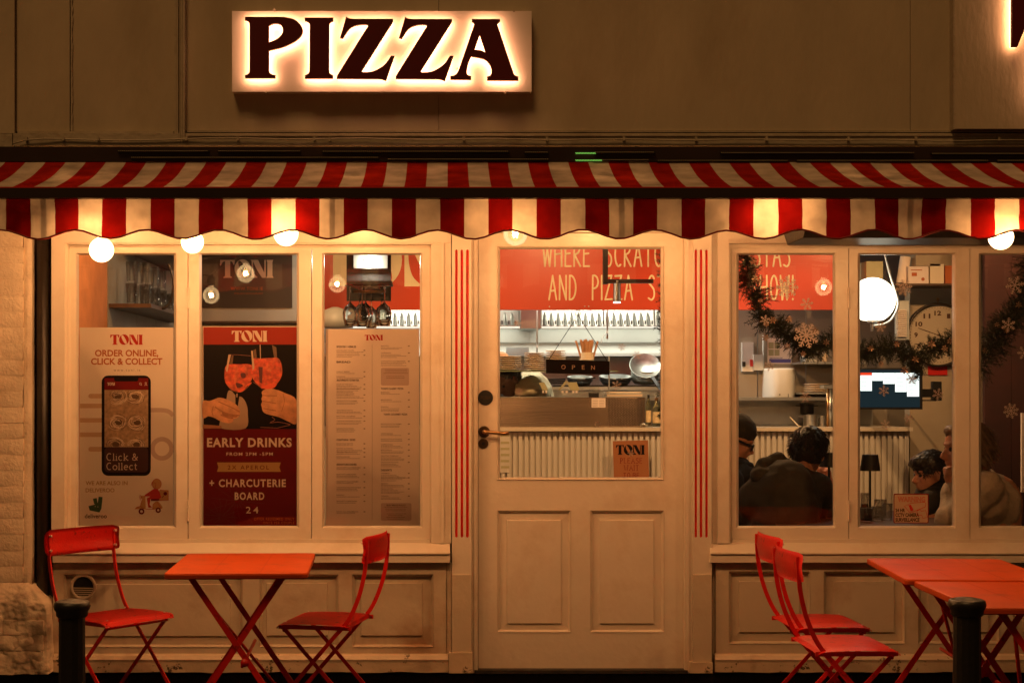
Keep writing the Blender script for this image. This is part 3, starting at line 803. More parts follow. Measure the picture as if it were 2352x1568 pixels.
# ---- left stall riser
lr = thing('left_stall_riser', 'cream panelled wooden stall riser under the left window', 'panelling', P(575, 1540, 0))
holes = [(147.6, 1318, 557, 1485), (597, 1318, 777, 1485), (809, 1318, 995, 1485)]
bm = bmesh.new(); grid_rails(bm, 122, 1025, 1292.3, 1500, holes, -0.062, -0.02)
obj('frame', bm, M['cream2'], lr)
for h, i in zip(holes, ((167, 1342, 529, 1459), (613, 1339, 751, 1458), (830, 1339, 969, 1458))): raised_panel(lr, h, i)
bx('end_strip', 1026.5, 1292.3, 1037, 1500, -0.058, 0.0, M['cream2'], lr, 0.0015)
def skirting(x0, x1, parent):
    bm = bmesh.new()
    pr = [(-0.062, PZ(1500, -0.062)), (-0.078, PZ(1505, -0.078)), (-0.088, PZ(1514, -0.088)), (-0.084, PZ(1520, -0.084)), (-0.082, PZ(1543, -0.082)), (-0.01, PZ(1543, -0.01)), (-0.01, PZ(1500, -0.01))]
    n = len(pr); k = 40; rings = []
    for i in range(k + 1):
        X = PX(x0, -0.08) + (PX(x1, -0.08) - PX(x0, -0.08)) * i / k
        rings.append([bm.verts.new((X, y, z + (0.006 * mnoise.noise(Vector((X * 7, 3, 0))) + 0.004 * mnoise.noise(Vector((X * 25, 5, 0))) if j in (4, 5) else 0))) for j, (y, z) in enumerate(pr)])
    for i in range(k):
        for j in range(n): bm.faces.new((rings[i][j], rings[i][(j + 1) % n], rings[i + 1][(j + 1) % n], rings[i + 1][j]))
    bm.faces.new(rings[0][::-1]); bm.faces.new(rings[-1]); fixn(bm)
    obj('skirting', bm, M['skirt'], parent)
skirting(120, 1030, lr)
vt = thing('round_vent', 'small round louvred vent set in the panelling behind the left chair', 'vent', P(182, 1377, -0.06))
c = P(191.5, 1347, -0.050)
bm = bmesh.new(); alathe(bm, c, [(0.062, 0.0), (0.062, -0.006), (0.058, -0.010), (0.050, -0.010), (0.047, -0.004)], 36, 'y', cap=False); obj('rim', bm, M['cream2'], vt, smooth=True)
bm = bmesh.new(); alathe(bm, c, [(0.048, -0.001), (0.048, 0.001)], 36, 'y'); obj('duct', bm, M['black'], vt)
for k in range(5):
    z = c.z - 0.004 - k * 0.0095; w = math.sqrt(max(0.0001, 0.047 ** 2 - (z - c.z) ** 2))
    bm = bmesh.new(); bar(bm, (c.x - w, c.y - 0.006, z), (c.x + w, c.y - 0.006, z - 0.002), 0.004, 0.006, (0, 0, 1)); obj('louvre', bm, M['cream2'], vt)

# ---- pilasters
def pilaster(x0, x1, flutes, label, ybase):
    t = thing('fluted_pilaster', label, 'pilaster', P((x0 + x1) / 2, 1545, -0.05), 'pilasters either side of the door')
    xs = [x0]
    for f in flutes: xs += [f[0], f[1]]
    xs.append(x1); y0, y1 = 573, 1234
    bm = bmesh.new(); Yf = -0.075
    apx(bm, x0, 480, x1, y0, Yf, 0); apx(bm, x0, y1, x1, 1319, Yf, 0)
    for k in range(0, len(xs), 2): apx(bm, xs[k], y0, xs[k + 1], y1, Yf, 0)
    obj('shaft', bm, M['cream'], t)
    for a, b in flutes:
        bm = bmesh.new(); k = 8; A = []; B = []
        for j in range(k + 1):
            th = math.pi * j / k; X = PX(a, Yf) + (PX(b, Yf) - PX(a, Yf)) * j / k; y = Yf + 0.002 + 0.007 * math.sin(th)
            dz = 0.006 * (1 - math.sin(th))
            A.append(bm.verts.new((X, y, PZ(y0, Yf) - dz))); B.append(bm.verts.new((X, y, PZ(y1, Yf) + dz)))
        for j in range(k): bm.faces.new((A[j], B[j], B[j + 1], A[j + 1]))
        fixn(bm)
        obj('flute', bm, M['redpaint'], t)
        for zz, sgn in ((PZ(y0, Yf), -1), (PZ(y1, Yf), 1)):
            for side in (0, 1):
                bm = bmesh.new(); X = PX(a, Yf) if side == 0 else PX(b, Yf); s_ = 1 if side == 0 else -1
                vs = [bm.verts.new((X, Yf - 0.0003, zz)), bm.verts.new((X + s_ * 0.005, Yf - 0.0003, zz)), bm.verts.new((X + s_ * 0.0018, Yf - 0.0003, zz + sgn * 0.002)), bm.verts.new((X, Yf - 0.0003, zz + sgn * 0.007))]
                bm.faces.new(vs); obj('flute_stop', bm, M['cream'], t)
    bx('pedestal', x0, 1319.5, x1, ybase, Yf - 0.012, 0, M['cream2'], t, 0.003)
    bx('base_block', x0 - 7, ybase + 0.3, x1 + 2, 1545, Yf - 0.022, 0, M['skirt'], t, 0.003)
    return t
pilaster(1038, 1083, [(1045.4, 1051.2), (1057.9, 1063.9), (1070.4, 1076.8)], 'cream pilaster with three red grooves, between the menu window and the door handle side', 1498)
pilaster(1592, 1635, [(1595.5, 1600.8), (1607, 1613), (1620, 1625.6)], 'cream pilaster with three red grooves, between the door and the window with diners', 1520)
# ---- door frame and door
df = thing('door_frame', 'cream moulded wooden door frame round the half glazed door', 'door frame', P(1334, 1545, 0))
bx('jamb', 1083.5, 480, 1097.5, 1545, -0.055, 0.03, M['cream'], df, 0.003)
bx('jamb', 1573, 480, 1591.5, 1545, -0.060, 0.03, M['cream'], df, 0.003)
bx('bead', 1577, 480, 1583, 1545, -0.066, -0.05, M['cream'], df, 0.0025)
bx('bead', 1089, 480, 1093, 1545, -0.061, -0.05, M['cream'], df, 0.002)
bx('head', 1097.6, 480, 1572.9, 533, -0.05, 0.03, M['cream'], df, 0.002)
bx('threshold', 1090, 1538.5, 1580, 1546, -0.07, 0.2, M['kerb'], df, 0.003)
dr = thing('shop_door', 'cream half glazed wooden shop door with two lower panels and a lever handle', 'door', P(1334, 1538, 0))
YD = -0.012
dh = [(1142.5, 1171.5, 1310.5, 1451), (1356, 1171.5, 1524.5, 1451)]
bm = bmesh.new()
apx(bm, 1099, 534, 1142.5, 1537, YD, 0.033); apx(bm, 1524.5, 534, 1571.5, 1537, YD, 0.033)
apx(bm, 1142.5, 534, 1524.5, 566, YD, 0.033); apx(bm, 1142.5, 1102, 1524.5, 1171.5, YD, 0.033)
apx(bm, 1310.5, 1171.5, 1356, 1451, YD, 0.033); apx(bm, 1142.5, 1451, 1524.5, 1537, YD, 0.033)
obj('door_leaf', bm, M['cream'], dr)
for h, i in zip(dh, ((1165.5, 1195, 1288, 1430), (1379, 1195, 1501, 1430))): raised_panel(dr, h, i, YD, M['cream'], 'door_panel', 0.018)
bm = bmesh.new()
ring_slope(bm, (1141.5, 565, 1525.5, 1103), (1143.5, 567, 1523.5, 1101), YD - 0.001, YD - 0.006)
ring_slope(bm, (1143.5, 567, 1523.5, 1101), (1148, 572, 1517.5, 1096), YD - 0.006, YD + 0.010)
ring_slope(bm, (1148, 572, 1517.5, 1096), (1148.5, 572.5, 1517, 1095.5), YD + 0.010, YD + 0.03); fixn(bm)
obj('glazing_bead', bm, M['cream'], dr)
bx('glass_pane', 1144, 568, 1522, 1100, 0.006, 0.010, M['glass'], dr, 0)
c = P(1115, 913, YD); bm = bmesh.new(); alathe(bm, c, [(0.0355, 0.0), (0.0355, -0.004), (0.033, -0.006)], 36, 'y'); pp = obj('push_plate', bm, M['black'], dr)
text('plate_lettering', 'PUSH', 1104, 909, 1126, 917, YD - 0.0068, M['bronze'], pp, 0.02)
bm = bmesh.new(); c = P(1112, 991, YD); alathe(bm, c, [(0.027, 0), (0.027, -0.008), (0.024, -0.010)], 28, 'y'); obj('handle_rose', bm, M['bronze'], dr, smooth=False)
bm = bmesh.new()
hp = crom([tuple(c + Vector((0, -0.008, 0))), tuple(c + Vector((0, -0.045, 0))), tuple(c + Vector((0.012, -0.055, 0.0))), tuple(P(1140, 994, YD - 0.055)), tuple(P(1156, 995, YD - 0.052)), tuple(P(1167, 994, YD - 0.04))], 5)
atube(bm, hp, [0.010] * 6 + [0.0085] * (len(hp) - 6), 12); obj('door_handle', bm, M['brass'], dr, smooth=True)
bm = bmesh.new(); c = P(1110, 1018, YD); alathe(bm, c, [(0.024, 0), (0.024, -0.007), (0.021, -0.009)], 28, 'y'); kh = obj('keyhole_rose', bm, M['bronze'], dr)
bm = bmesh.new(); alathe(bm, c, [(0.008, -0.008), (0.008, -0.014)], 16, 'y'); obj('lock_cylinder', bm, M['black'], kh)

# ---- right window
rw = thing('right_window', 'cream wooden shop window with diners and a pine garland behind it, right of the door', 'window', P(2000, 1238, 0))
bm = bmesh.new()
apx(bm, 1636, 505, 1648, 1263, -0.045, 0.05); apx(bm, 1648, 505, 1675, 1247, -0.060, 0.05); apx(bm, 1675, 505, 3000, 558, -0.058, 0.05)
obj('casing', bm, M['cream'], rw, bevel=0.003)
bm = bmesh.new(); apx(bm, 1675.3, 558.5, 1681, 1246, -0.01, 0.05); apx(bm, 1681, 558.5, 3000, 570, -0.006, 0.05); apx(bm, 1681, 1238, 3000, 1246.5, -0.036, 0.05)
obj('rebate', bm, M['cream'], rw, bevel=0.0015)
sash(rw, 1681.3, 1948.5, 1696, 1914, y0=570.5); sash(rw, 1950.3, 2227, 1975, 2190, y0=570.5); sash(rw, 2228.8, 2508, 2253, 2478, y0=570.5); sash(rw, 2509.8, 2788, 2534, 2759, y0=570.5)
bx('end_post', 2789, 558.5, 3000, 1237.5, -0.03, 0.05, M['cream'], rw, 0.002)
for y in (684, 1172): hinge(rw, 1949.4, y)
bm = bmesh.new(); sill(bm, 1632, 3000); obj('sill', bm, M['cream'], rw, bevel=0.002)
rr = thing('right_stall_riser', 'cream panelled wooden stall riser under the right window', 'panelling', P(2000, 1540, 0))
holes = [(1674, 1311, 1860, 1477), (1892, 1311, 2078, 1477), (2109, 1311, 2295, 1477), (2327, 1311, 2515, 1477)]
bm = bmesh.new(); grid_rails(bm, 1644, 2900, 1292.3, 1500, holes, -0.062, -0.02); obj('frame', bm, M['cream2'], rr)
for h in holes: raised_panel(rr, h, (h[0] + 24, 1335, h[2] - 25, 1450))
bx('end_strip', 1636.5, 1292.3, 1643, 1525, -0.03, 0.0, M['cream2'], rr, 0.0015)
skirting(1642, 2900, rr)

# ---- brick pier and downpipe, far left
bp = thing('brick_pier', 'cream painted brick pier with a rough plinth at the far left', 'brick pier', P(30, 1540, -0.05))
YB = -0.085
def rough_box(x0, x1, y0, y1, Yf, Yb, amp=0.003, seed=0, nxz=(5, 3)):
    bm = bmesh.new()
    a, b, t, d_ = PX(x0, Yf), PX(x1, Yf), PZ(y0, Yf), PZ(y1, Yf)
    G = []
    for i in range(nxz[0] + 1):
        row = []
        for j in range(nxz[1] + 1):
            u, v = i / nxz[0], j / nxz[1]
            ed = 0.003 if (i in (0, nxz[0]) or j in (0, nxz[1])) else 0
            p = Vector((a + (b - a) * u, Yf + ed, d_ + (t - d_) * v))
            q = Vector((p.x * 14, seed * 3.1, p.z * 14))
            p.y += amp * mnoise.noise(q) * 1.6
            p.x += amp * 0.5 * mnoise.noise(q + Vector((9, 0, 0))); p.z += amp * 0.4 * mnoise.noise(q + Vector((0, 0, 9)))
            row.append(bm.verts.new(p))
        G.append(row)
    for i in range(nxz[0]):
        for j in range(nxz[1]): bm.faces.new((G[i][j], G[i + 1][j], G[i + 1][j + 1], G[i][j + 1]))
    bd = [G[i][0] for i in range(nxz[0] + 1)] + [G[-1][j] for j in range(1, nxz[1] + 1)] + [G[i][-1] for i in range(nxz[0] - 1, -1, -1)] + [G[0][j] for j in range(nxz[1] - 1, 0, -1)]
    bk = [bm.verts.new((v.co.x, Yb, v.co.z)) for v in bd]
    for i in range(len(bd)):
        j = (i + 1) % len(bd); bm.faces.new((bd[i], bk[i], bk[j], bd[j]))
    bm.faces.new(bk); fixn(bm)
    for i in range(len(bd)):
        e = bm.edges.get((bd[i], bd[(i + 1) % len(bd)]))
        if e: e.smooth = False
    return bm
y = 530.0; k = 0
while y < 1340:
    h = 36.2 + random.uniform(-0.8, 0.8)
    sp = 52 + random.uniform(-1.5, 1.5)
    if k % 2: xs = [(-860, -700), (-699, -540), (-539, -381), (-380, -221), (-220, -62), (-61, sp)]
    else: xs = [(-860, -660), (-659, -500), (-499, -341), (-340, -181), (-180, -22), (-21, sp)]
    for a, b in xs: obj('brick', rough_box(a, b, y + 0.4, min(y + h, 1343), YB, 0.02, 0.003, k), M['brick'], bp, smooth=True)
    y += h + 0.6; k += 1
bx('mortar_bed', -858, 520, 50, 1343, YB + 0.006, 0.03, M['render'], bp, 0)
obj('corner_strip', rough_box(53.5, 72, 520, 1348, YB + 0.01, 0.02, 0.006, 77, (3, 40)), M['brick'], bp, smooth=True)
# plinth: sloping shoulder over rough courses
bm = bmesh.new(); k = 240; rows = []
PL = crom([(1338, -0.09, 62), (1348, -0.11, 74), (1362, -0.135, 85), (1380, -0.155, 98), (1396, -0.16, 106), (1420, -0.158, 107), (1460, -0.158, 108), (1500, -0.16, 110), (1530, -0.165, 112), (1548, -0.165, 112)], 7)
for j, (yy, out, xe) in enumerate(PL):
    row = []
    for i in range(k + 1):
        x = -860 + (xe + 860) * i / k; p = P(x, yy, out)
        q = Vector((p.x * 9, 1, p.z * 9)); p += Vector((0.003 * mnoise.noise(q * 2), 0.011 * mnoise.noise(q) + 0.007 * mnoise.noise(q * 3) + 0.005 * mnoise.noise(q * 8) + (0.006 if min(abs(yy - v) for v in (1424, 1459, 1495)) < 2.4 and yy > 1400 else 0), 0.004 * mnoise.noise(q * 2 + Vector((5, 5, 5)))))
        if i == k: p.x += 0.008 * mnoise.noise(Vector((0, 0, p.z * 20)))
        row.append(bm.verts.new(p))
    row.append(bm.verts.new((row[-1].co.x + 0.004, 0.0, row[-1].co.z))); rows.append(row)
for j in range(len(rows) - 1):
    for i in range(k + 1): bm.faces.new((rows[j][i], rows[j + 1][i], rows[j + 1][i + 1], rows[j][i + 1]))
fixn(bm); obj('plinth', bm, M['render'], bp, smooth=True)
for r_, (ya, yb) in enumerate(((1424, 1457), (1459, 1493), (1495, 1524))):
    for a, b in (((-190, -32), (-30.5, 33), (34.5, 99)) if r_ % 2 else ((-190, -60), (-58.5, 5), (6.5, 101))):
        obj('brick', rough_box(a, b, ya, yb, -0.1625, -0.12, 0.010, 30 + r_, (12, 6)), M['render'], bp, smooth=True)
dp = thing('downpipe_recess', 'dark painted board filling the narrow gap between brick pier and window casing', 'board', P(95, 1540, 0))
bx('back_board', 66, 500, 121, 1545, 0.0, 0.04, M['blackpipe'], dp, 0.002)
bm = bmesh.new(); atube(bm, [P(99, 480, -0.02), P(99, 1545, -0.02)], 0.030, 16); obj('pipe', bm, M['blackpipe'], dp, smooth=True)
# ============================================================ LETTERING HELPERS
def toni(x0, y0, x1, y1, Y, mat, parent, name='logo_lettering', thick=0.0006):
    """the four letter wordmark, heavy stems with thin flared strokes"""
    def m(p): return (x0 + p[0] / 3.2 * (x1 - x0), y1 - p[1] * (y1 - y0))
    T = [(0.02, 1), (0.86, 1), (0.90, 0.98), (0.86, 0.72), (0.80, 0.74), ('c', [(0.76, 0.86), (0.70, 0.92), (0.62, 0.93)]), (0.62, 0.10), (0.72, 0.04), (0.72, 0), (0.21, 0), (0.21, 0.04), (0.31, 0.10), (0.31, 0.93), ('c', [(0.24, 0.92), (0.14, 0.84), (0.06, 0.68)]), (0.0, 0.70)]
    O1 = circ(1.36, 0.51, 0.485, 32, 0.52)
    O2 = [(1.36 + 0.17 * math.cos(a) - 0.20 * math.sin(a), 0.51 + 0.45 * math.sin(a)) for a in [2 * math.pi * i / 28 for i in range(28)]]
    N1 = [(1.84, 1), (2.28, 1), (2.66, 0.28), (2.66, 1.0), (2.74, 1.0), (2.74, 0.0), (2.52, 0.0), ('c', [(2.52, 0.0), (2.2, 0.48), (1.98, 0.94)]), ('c', [(1.98, 0.80), (2.0, 0.45), (2.08, 0.2), (2.24, 0.05)]), (2.24, 0), (1.90, 0), (1.90, 0.95), (1.84, 0.98)]
    I_ = [(2.80, 1), (3.2, 1), (3.16, 0.95), (3.14, 0.88), (3.14, 0.12), (3.2, 0.03), (3.2, 0), (2.78, 0), (2.78, 0.03), (2.84, 0.12), (2.84, 0.88), (2.80, 0.95)]
    loops = [[m(p) for p in sc_path(T)], [m(p) for p in O1], [m(p) for p in O2], [m(p) for p in sc_path(N1)], [m(p) for p in I_]]
    return shape(name, loops, Y, thick, mat, parent)
def _arc(cx, cy, rx, ry, a0, a1, n=10): return [(cx + rx * math.cos(R(a0 + (a1 - a0) * i / n)), cy + ry * math.sin(R(a0 + (a1 - a0) * i / n))) for i in range(n + 1)]
STK = {
    'A': (0.62, [[(0, 0), (0.31, 1), (0.62, 0)], [(0.12, 0.36), (0.50, 0.38)]]),
    'B': (0.55, [[(0, 0), (0, 1), *_arc(0.18, 0.77, 0.32, 0.23, 90, -90), *_arc(0.2, 0.27, 0.35, 0.27, 90, -90), (0, 0)]]),
    'C': (0.55, [_arc(0.32, 0.5, 0.30, 0.5, 55, 300, 14)]),
    'D': (0.55, [[(0, 0), (0.02, 1), *_arc(0.1, 0.5, 0.42, 0.5, 80, -80, 12), (0, 0)]]),
    'E': (0.48, [[(0.46, 0), (0, 0), (0.02, 1), (0.46, 0.98)], [(0.02, 0.52), (0.4, 0.54)]]),
    'H': (0.60, [[(0, 0), (0, 1)], [(0.56, 0), (0.54, 1)], [(0, 0.5), (0.55, 0.54)]]),
    'I': (0.06, [[(0.03, 0), (0.03, 1)]]),
    'L': (0.45, [[(0.02, 1), (0, 0), (0.42, 0.01)]]),
    'M': (0.66, [[(0, 0), (0.04, 1), (0.32, 0.25), (0.60, 1), (0.64, 0)]]),
    '-': (0.28, [[(0.02, 0.46), (0.26, 0.47)]]),
    'N': (0.58, [[(0, 0), (0.02, 1), (0.55, 0.0), (0.55, 1)]]),
    'O': (0.56, [_arc(0.28, 0.5, 0.27, 0.5, 90, 450, 18)]),
    'P': (0.48, [[(0, 0), (0.02, 1), *_arc(0.12, 0.74, 0.34, 0.27, 90, -90), (0.02, 0.47)]]),
    'R': (0.54, [[(0, 0), (0.02, 1), *_arc(0.12, 0.76, 0.33, 0.25, 90, -90), (0.04, 0.5), (0.52, 0)]]),
    'S': (0.50, [[*_arc(0.26, 0.76, 0.22, 0.24, 30, 200, 8), *_arc(0.22, 0.26, 0.26, 0.27, 60, -110, 10), (0.0, 0.06)]]),
    'T': (0.58, [[(0.29, 0), (0.29, 0.98)], [(0, 0.97), (0.58, 1.0)]]),
    'W': (0.74, [[(0, 1), (0.16, 0), (0.36, 0.72), (0.56, 0), (0.72, 1)]]),
    'Z': (0.56, [[(0.02, 0.98), (0.54, 1), (0, 0), (0.56, 0.02)]]),
    '!': (0.08, [[(0.04, 1), (0.04, 0.3)], [(0.04, 0.03), (0.04, 0.0)]]),
    'l': (0.16, [[(0.0, 0.97), (0.08, 1), (0.08, 0)], [(-0.03, 0), (0.2, 0)]]),
    'i': (0.16, [[(0.0, 0.62), (0.08, 0.65), (0.08, 0)], [(-0.03, 0), (0.2, 0)], [(0.08, 0.92), (0.08, 0.88)]]),
    'c': (0.42, [_arc(0.24, 0.32, 0.22, 0.33, 50, 315, 12)]),
    'o': (0.48, [_arc(0.25, 0.32, 0.23, 0.33, 90, 450, 16)]),
    'e': (0.46, [[(0.03, 0.36), (0.45, 0.36), *_arc(0.24, 0.32, 0.21, 0.33, 10, 310, 14)]]),
    'k': (0.52, [[(0.0, 0.97), (0.08, 1), (0.08, 0)], [(-0.03, 0), (0.2, 0)], [(0.1, 0.2), (0.42, 0.63)], [(0.2, 0.34), (0.46, 0.0)], [(0.38, 0), (0.56, 0)], [(0.3, 0.63), (0.5, 0.63)]]),
    't': (0.32, [[(0.12, 0.9), (0.12, 0.12), (0.2, 0.0), (0.3, 0.06)], [(0, 0.64), (0.3, 0.64)]]),
    '&': (0.62, [[(0.62, 0.55), (0.42, 0.08), (0.24, 0), (0.06, 0.1), (0.04, 0.3), (0.36, 0.66), (0.36, 0.86), (0.24, 0.98), (0.13, 0.85), (0.17, 0.66), (0.6, 0.0)]]),
}
def strokes(name, s, x0, y0, x1, y1, Y, w, mat, parent, gap=0.18, space=0.5, serif=False, tube=False):
    adv = []; x = 0
    for ch in s:
        if ch == ' ': x += space; adv.append(None); continue
        adv.append(x); x += STK[ch][0] + gap
    total = x - gap
    bm = bmesh.new()
    for ch, ax in zip(s, adv):
        if ax is None: continue
        for pl in STK[ch][1]:
            pts = [(x0 + (ax + p[0]) / total * (x1 - x0), y1 - p[1] * (y1 - y0)) for p in pl]
            if len(pts) < 3: pts = [pts[0], ((pts[0][0] + pts[-1][0]) / 2, (pts[0][1] + pts[-1][1]) / 2), pts[-1]]
            if tube:
                r = w / 2 / sc_at(Y)
                ps = [P(a, b, Y) for a, b in pts]
                for a_, b_ in zip(ps, ps[1:]): acaps_s(bm, a_, b_, r)
            else: ribbon(bm, pts, w, Y)
            if serif and ch.isupper():
                for e, q in ((pts[0], pts[1]), (pts[-1], pts[-2])):
                    if abs(e[1] - q[1]) > abs(e[0] - q[0]) * 1.2:
                        ribbon(bm, [(e[0] - w * 1.6, e[1]), (e[0] + w * 1.6, e[1])], w * 0.6, Y - 0.0001)
    return obj(name, bm, mat, parent)
def acaps_s(bm, a, b, r):
    d = (b - a)
    if d.length < 1e-6: d = Vector((0, 0, 1e-4)); b = a + d
    dn = d.normalized()
    pts = [a - dn * r * 0.95, a - dn * r * 0.6, a, b, b + dn * r * 0.6, b + dn * r * 0.95]
    atube(bm, pts, [r * 0.3, r * 0.8, r, r, r * 0.8, r * 0.3], 6, flat=(Vector((0, 1, 0)), 0.35))

# ============================================================ POSTERS BEHIND THE GLASS
YP = 0.024
def poster(label, x0, y0, x1, y1, mat, name='poster'):
    t = thing(name, label, 'poster', P((x0 + x1) / 2, y1, YP))
    bx('sheet', x0, y0, x1, y1, YP, YP + 0.0015, mat, t, 0)
    return t
L1, L2, L3, L4 = YP - 0.0005, YP - 0.0010, YP - 0.0015, YP - 0.0020
def A(x, y): return (x * 0.24, y * 0.24 + 846.7)      # picture positions measured on enlargements
def Q(x, y): return (188.16 + x * 0.096, 1072.5 + y * 0.096)
p1 = poster('cream click and collect poster with a phone picture in the left casement', 183, 752, 398.5, 1208, M['paper'])
toni(253, 768.5, 328, 791.5, L1, M['inkred'], p1)
text('print', 'ORDER ONLINE,', 218, 803, 363.5, 821, L1, M['inkorange'], p1, 0.028)
text('print', 'CLICK & COLLECT', 209, 822, 373, 837.5, L1, M['inkorange'], p1, 0.028)
text('print', 'www.toni.ie', 261, 847, 322, 852.5, L1, M['inkgrey'], p1, 0.0, 1.5)
# pale print behind the phone
pl = [rrect(203, 904, 240, 914.5, 5), rect(183.5, 926.5, 238, 937), rect(183.5, 959.5, 238, 970), rect(183.5, 992.5, 238, 1003), rrect(203, 1025.5, 240, 1036.5, 5)]
flat('print', pl, L1, M['inkpale'], p1)
bm = bmesh.new(); ribbon(bm, crom([(340, 941.5), (372, 941.5), (388, 945), (398, 954)], 5), 10, L1); ribbon(bm, circ(372, 1030, 22, 30) + [(394, 1030)], 10.5, L1)
obj('print', bm, M['inkpink'], p1)
flat('phone_picture', [rrect(233.5, 862, 346.5, 1092, 15)], L2, M['inkblack'], p1)
flat('print', [rect(240, 868, 340.5, 895)], L3, M['inkmaroon'], p1); flat('print', [rrect(262, 862, 318, 875.5, 5)], L4, M['inkblack'], p1)
flat('print', [rrect(240, 1026, 340.5, 1084, 9)], L3, mk('phone screen brown', (0.06, 0.012, 0.010), 0.4), p1)
toni(246.5, 878, 263.5, 885, L4, M['inkcream'], p1)
bm = bmesh.new(); ribbon(bm, circ(322.5, 881, 2.3, 12) + [(324.8, 881)], 1.0, L4); ribbon(bm, [(324, 883), (326, 885)], 1.0, L4)
ribbon(bm, circ(335, 879.5, 1.8, 10) + [(336.8, 879.5)], 0.9, L4); ribbon(bm, circ(335, 886, 3, 8, a0=190, a1=350), 0.9, L4)
obj('print', bm, M['inkcream'], p1)
flat('print', [rect(240, 895.3, 340.5, 1026.5)], L3, M['pasta'], p1)
bm = bmesh.new(); bm2 = bmesh.new()
for cx, cy in ((271, 909), (311, 910), (272, 969), (315, 969), (266, 1020), (314, 1020)):
    for k in range(46):
        a0 = random.uniform(0, 360); rr_ = random.uniform(9, 20); ln = random.uniform(40, 110)
        dx, dy = random.uniform(-3, 3), random.uniform(-3, 3)
        pts = [(cx + dx + rr_ * math.cos(R(a0 + ln * i / 6)) * 1.05, cy + dy + rr_ * 0.85 * math.sin(R(a0 + ln * i / 6)) + i * 0.4) for i in range(7)]
        pts = [p for p in pts if 240.5 < p[0] < 340 and 896 < p[1] < 1026]
        if len(pts) > 2: ribbon(bm if k % 3 else bm2, pts, 1.0, L4 - 0.0001 * (k % 5))
    aflat(bm2, [p for p in circ(cx, cy, 8.5, 16, 7) if p[1] < 1026.4], L4 + 0.0002)
obj('print', bm, mk('printed pasta light', (0.82, 0.62, 0.44), 0.5), p1); obj('print', bm2, M['pastadk'], p1)
strokes('print', 'Click &', 245, 1041, 316, 1056.5, L4, 1.9, M['inkcream'], p1, 0.16, 0.3)
strokes('print', 'Collect', 245, 1062.5, 315, 1078, L4, 1.9, M['inkcream'], p1, 0.16)
text('print', 'WE ARE ALSO IN', 196.6, 1104, 293, 1113.5, L1, M['inktan'], p1, 0.02)
text('print', 'DELIVEROO', 196.6, 1120.5, 263, 1130, L1, M['inktan'], p1, 0.02)
flat('print', [[Q(*p) for p in ((263, 750), (352, 735), (378, 860), (400, 705), (495, 712), (465, 985), (420, 1078), (185, 1030), (158, 928), (318, 888), (290, 872))]], L1, M['inkgreen'], p1)
flat('print', [[Q(*p) for p in circ(318, 938, 11, 10)], [Q(*p) for p in circ(382, 944, 11, 10)]], L2, M['inkcream'], p1)
text('print', 'deliveroo', 194.6, 1179.5, 245.5, 1189.5, L1, M['inkdark'], p1, 0.02)
# scooter courier drawing
tan = mk('drawing tan', (0.56, 0.27, 0.09), 0.5)
flat('print', [[Q(*p) for p in circ(1790, 400, 108, 24, 122)], [Q(*p) for p in ((1265, 1000), (1300, 950), (1390, 925), (1450, 740), (1520, 745), (1530, 1000))], [Q(*p) for p in crom([(1690, 1000), (1700, 880), (1800, 810), (1880, 880), (1920, 980), (1690, 1000)], 4)], [Q(*p) for p in rect(1850, 545, 2068, 788)], [Q(*p) for p in rect(1400, 680, 1520, 745)]], L1, tan, p1)
flat('print', [[Q(*p) for p in ((1720, 515), (1810, 515), (1860, 600), (1900, 720), (1840, 760), (1640, 760), (1620, 900), (1680, 960), (1590, 965), (1550, 740), (1640, 700), (1500, 690), (1500, 665), (1650, 560))]], L2, M['inkred'], p1)
bm = bmesh.new()
for pts in ([(1680, 350), (1655, 435), (1690, 445), (1700, 480), (1745, 510), (1760, 440), (1770, 380), (1700, 365)], circ(1790, 400, 110, 26, 124) + [(1900, 400)], [(1870, 540), (2068, 565), (2068, 788), (1850, 792)], [(1265, 1000), (1390, 925), (1490, 990)], [(1400, 660), (1375, 720), (1400, 790), (1430, 700)], [(1530, 1003), (1750, 1000)], [(1450, 750), (1400, 900)], [(1690, 1000), (1700, 880), (1800, 835), (1900, 990)]):
    ribbon(bm, [Q(*p) for p in pts], 1.0, L3)
obj('print', bm, M['inkred'], p1)
bm = bmesh.new()
for cx, cy, r_ in ((1425, 1055, 52), (1825, 1025, 46)): ribbon(bm, [Q(*p) for p in circ(cx, cy, r_, 20)] + [Q(cx + r_, cy)], 3.6, L3)
ribbon(bm, [Q(1650, 780), Q(1850, 775)], 4.5, L3); aflat(bm, [Q(*p) for p in circ(1995, 630, 45, 16)], L3); ribbon(bm, [Q(1960, 680), Q(1915, 725)], 1.4, L3)
obj('print', bm, M['inkwine'], p1)

p2 = poster('wine red early drinks poster with two orange cocktails in the middle casement', 465.5, 750, 681.5, 1208, M['inkwine'])
bm = bmesh.new(); apx(bm, 465.2, 749.3, 681.8, 751.2, YP - 0.0003, YP); apx(bm, 465.2, 751, 467, 1208, YP - 0.0003, YP); obj('sheet_edge', bm, M['inkcream'], p2)
flat('print', [rect(467, 751.5, 681.5, 791)], L1, M['inkbanner'], p2)
toni(532, 759.5, 614, 784.5, L2, M['inkcream'], p2)
flat('print', [rect(467, 791, 681.5, 984.7)], L1, M['inkblack'], p2)
S_ = 260 * 0.9408 / 1456
def G5(x, y): return (451.6 + x * S_, 733.8 + y * S_)
g5 = lambda pts: [G5(*p) for p in pts]
flat('print', [g5(crom([(430, 980), (480, 975), (540, 1040), (620, 1060), (680, 1150), (700, 1280), (670, 1485), (340, 1485), (330, 1350), (400, 1120)], 4, True))], L2 - 0.0001, mk('printed pale cloth', (0.40, 0.25, 0.16), 0.6), p2)
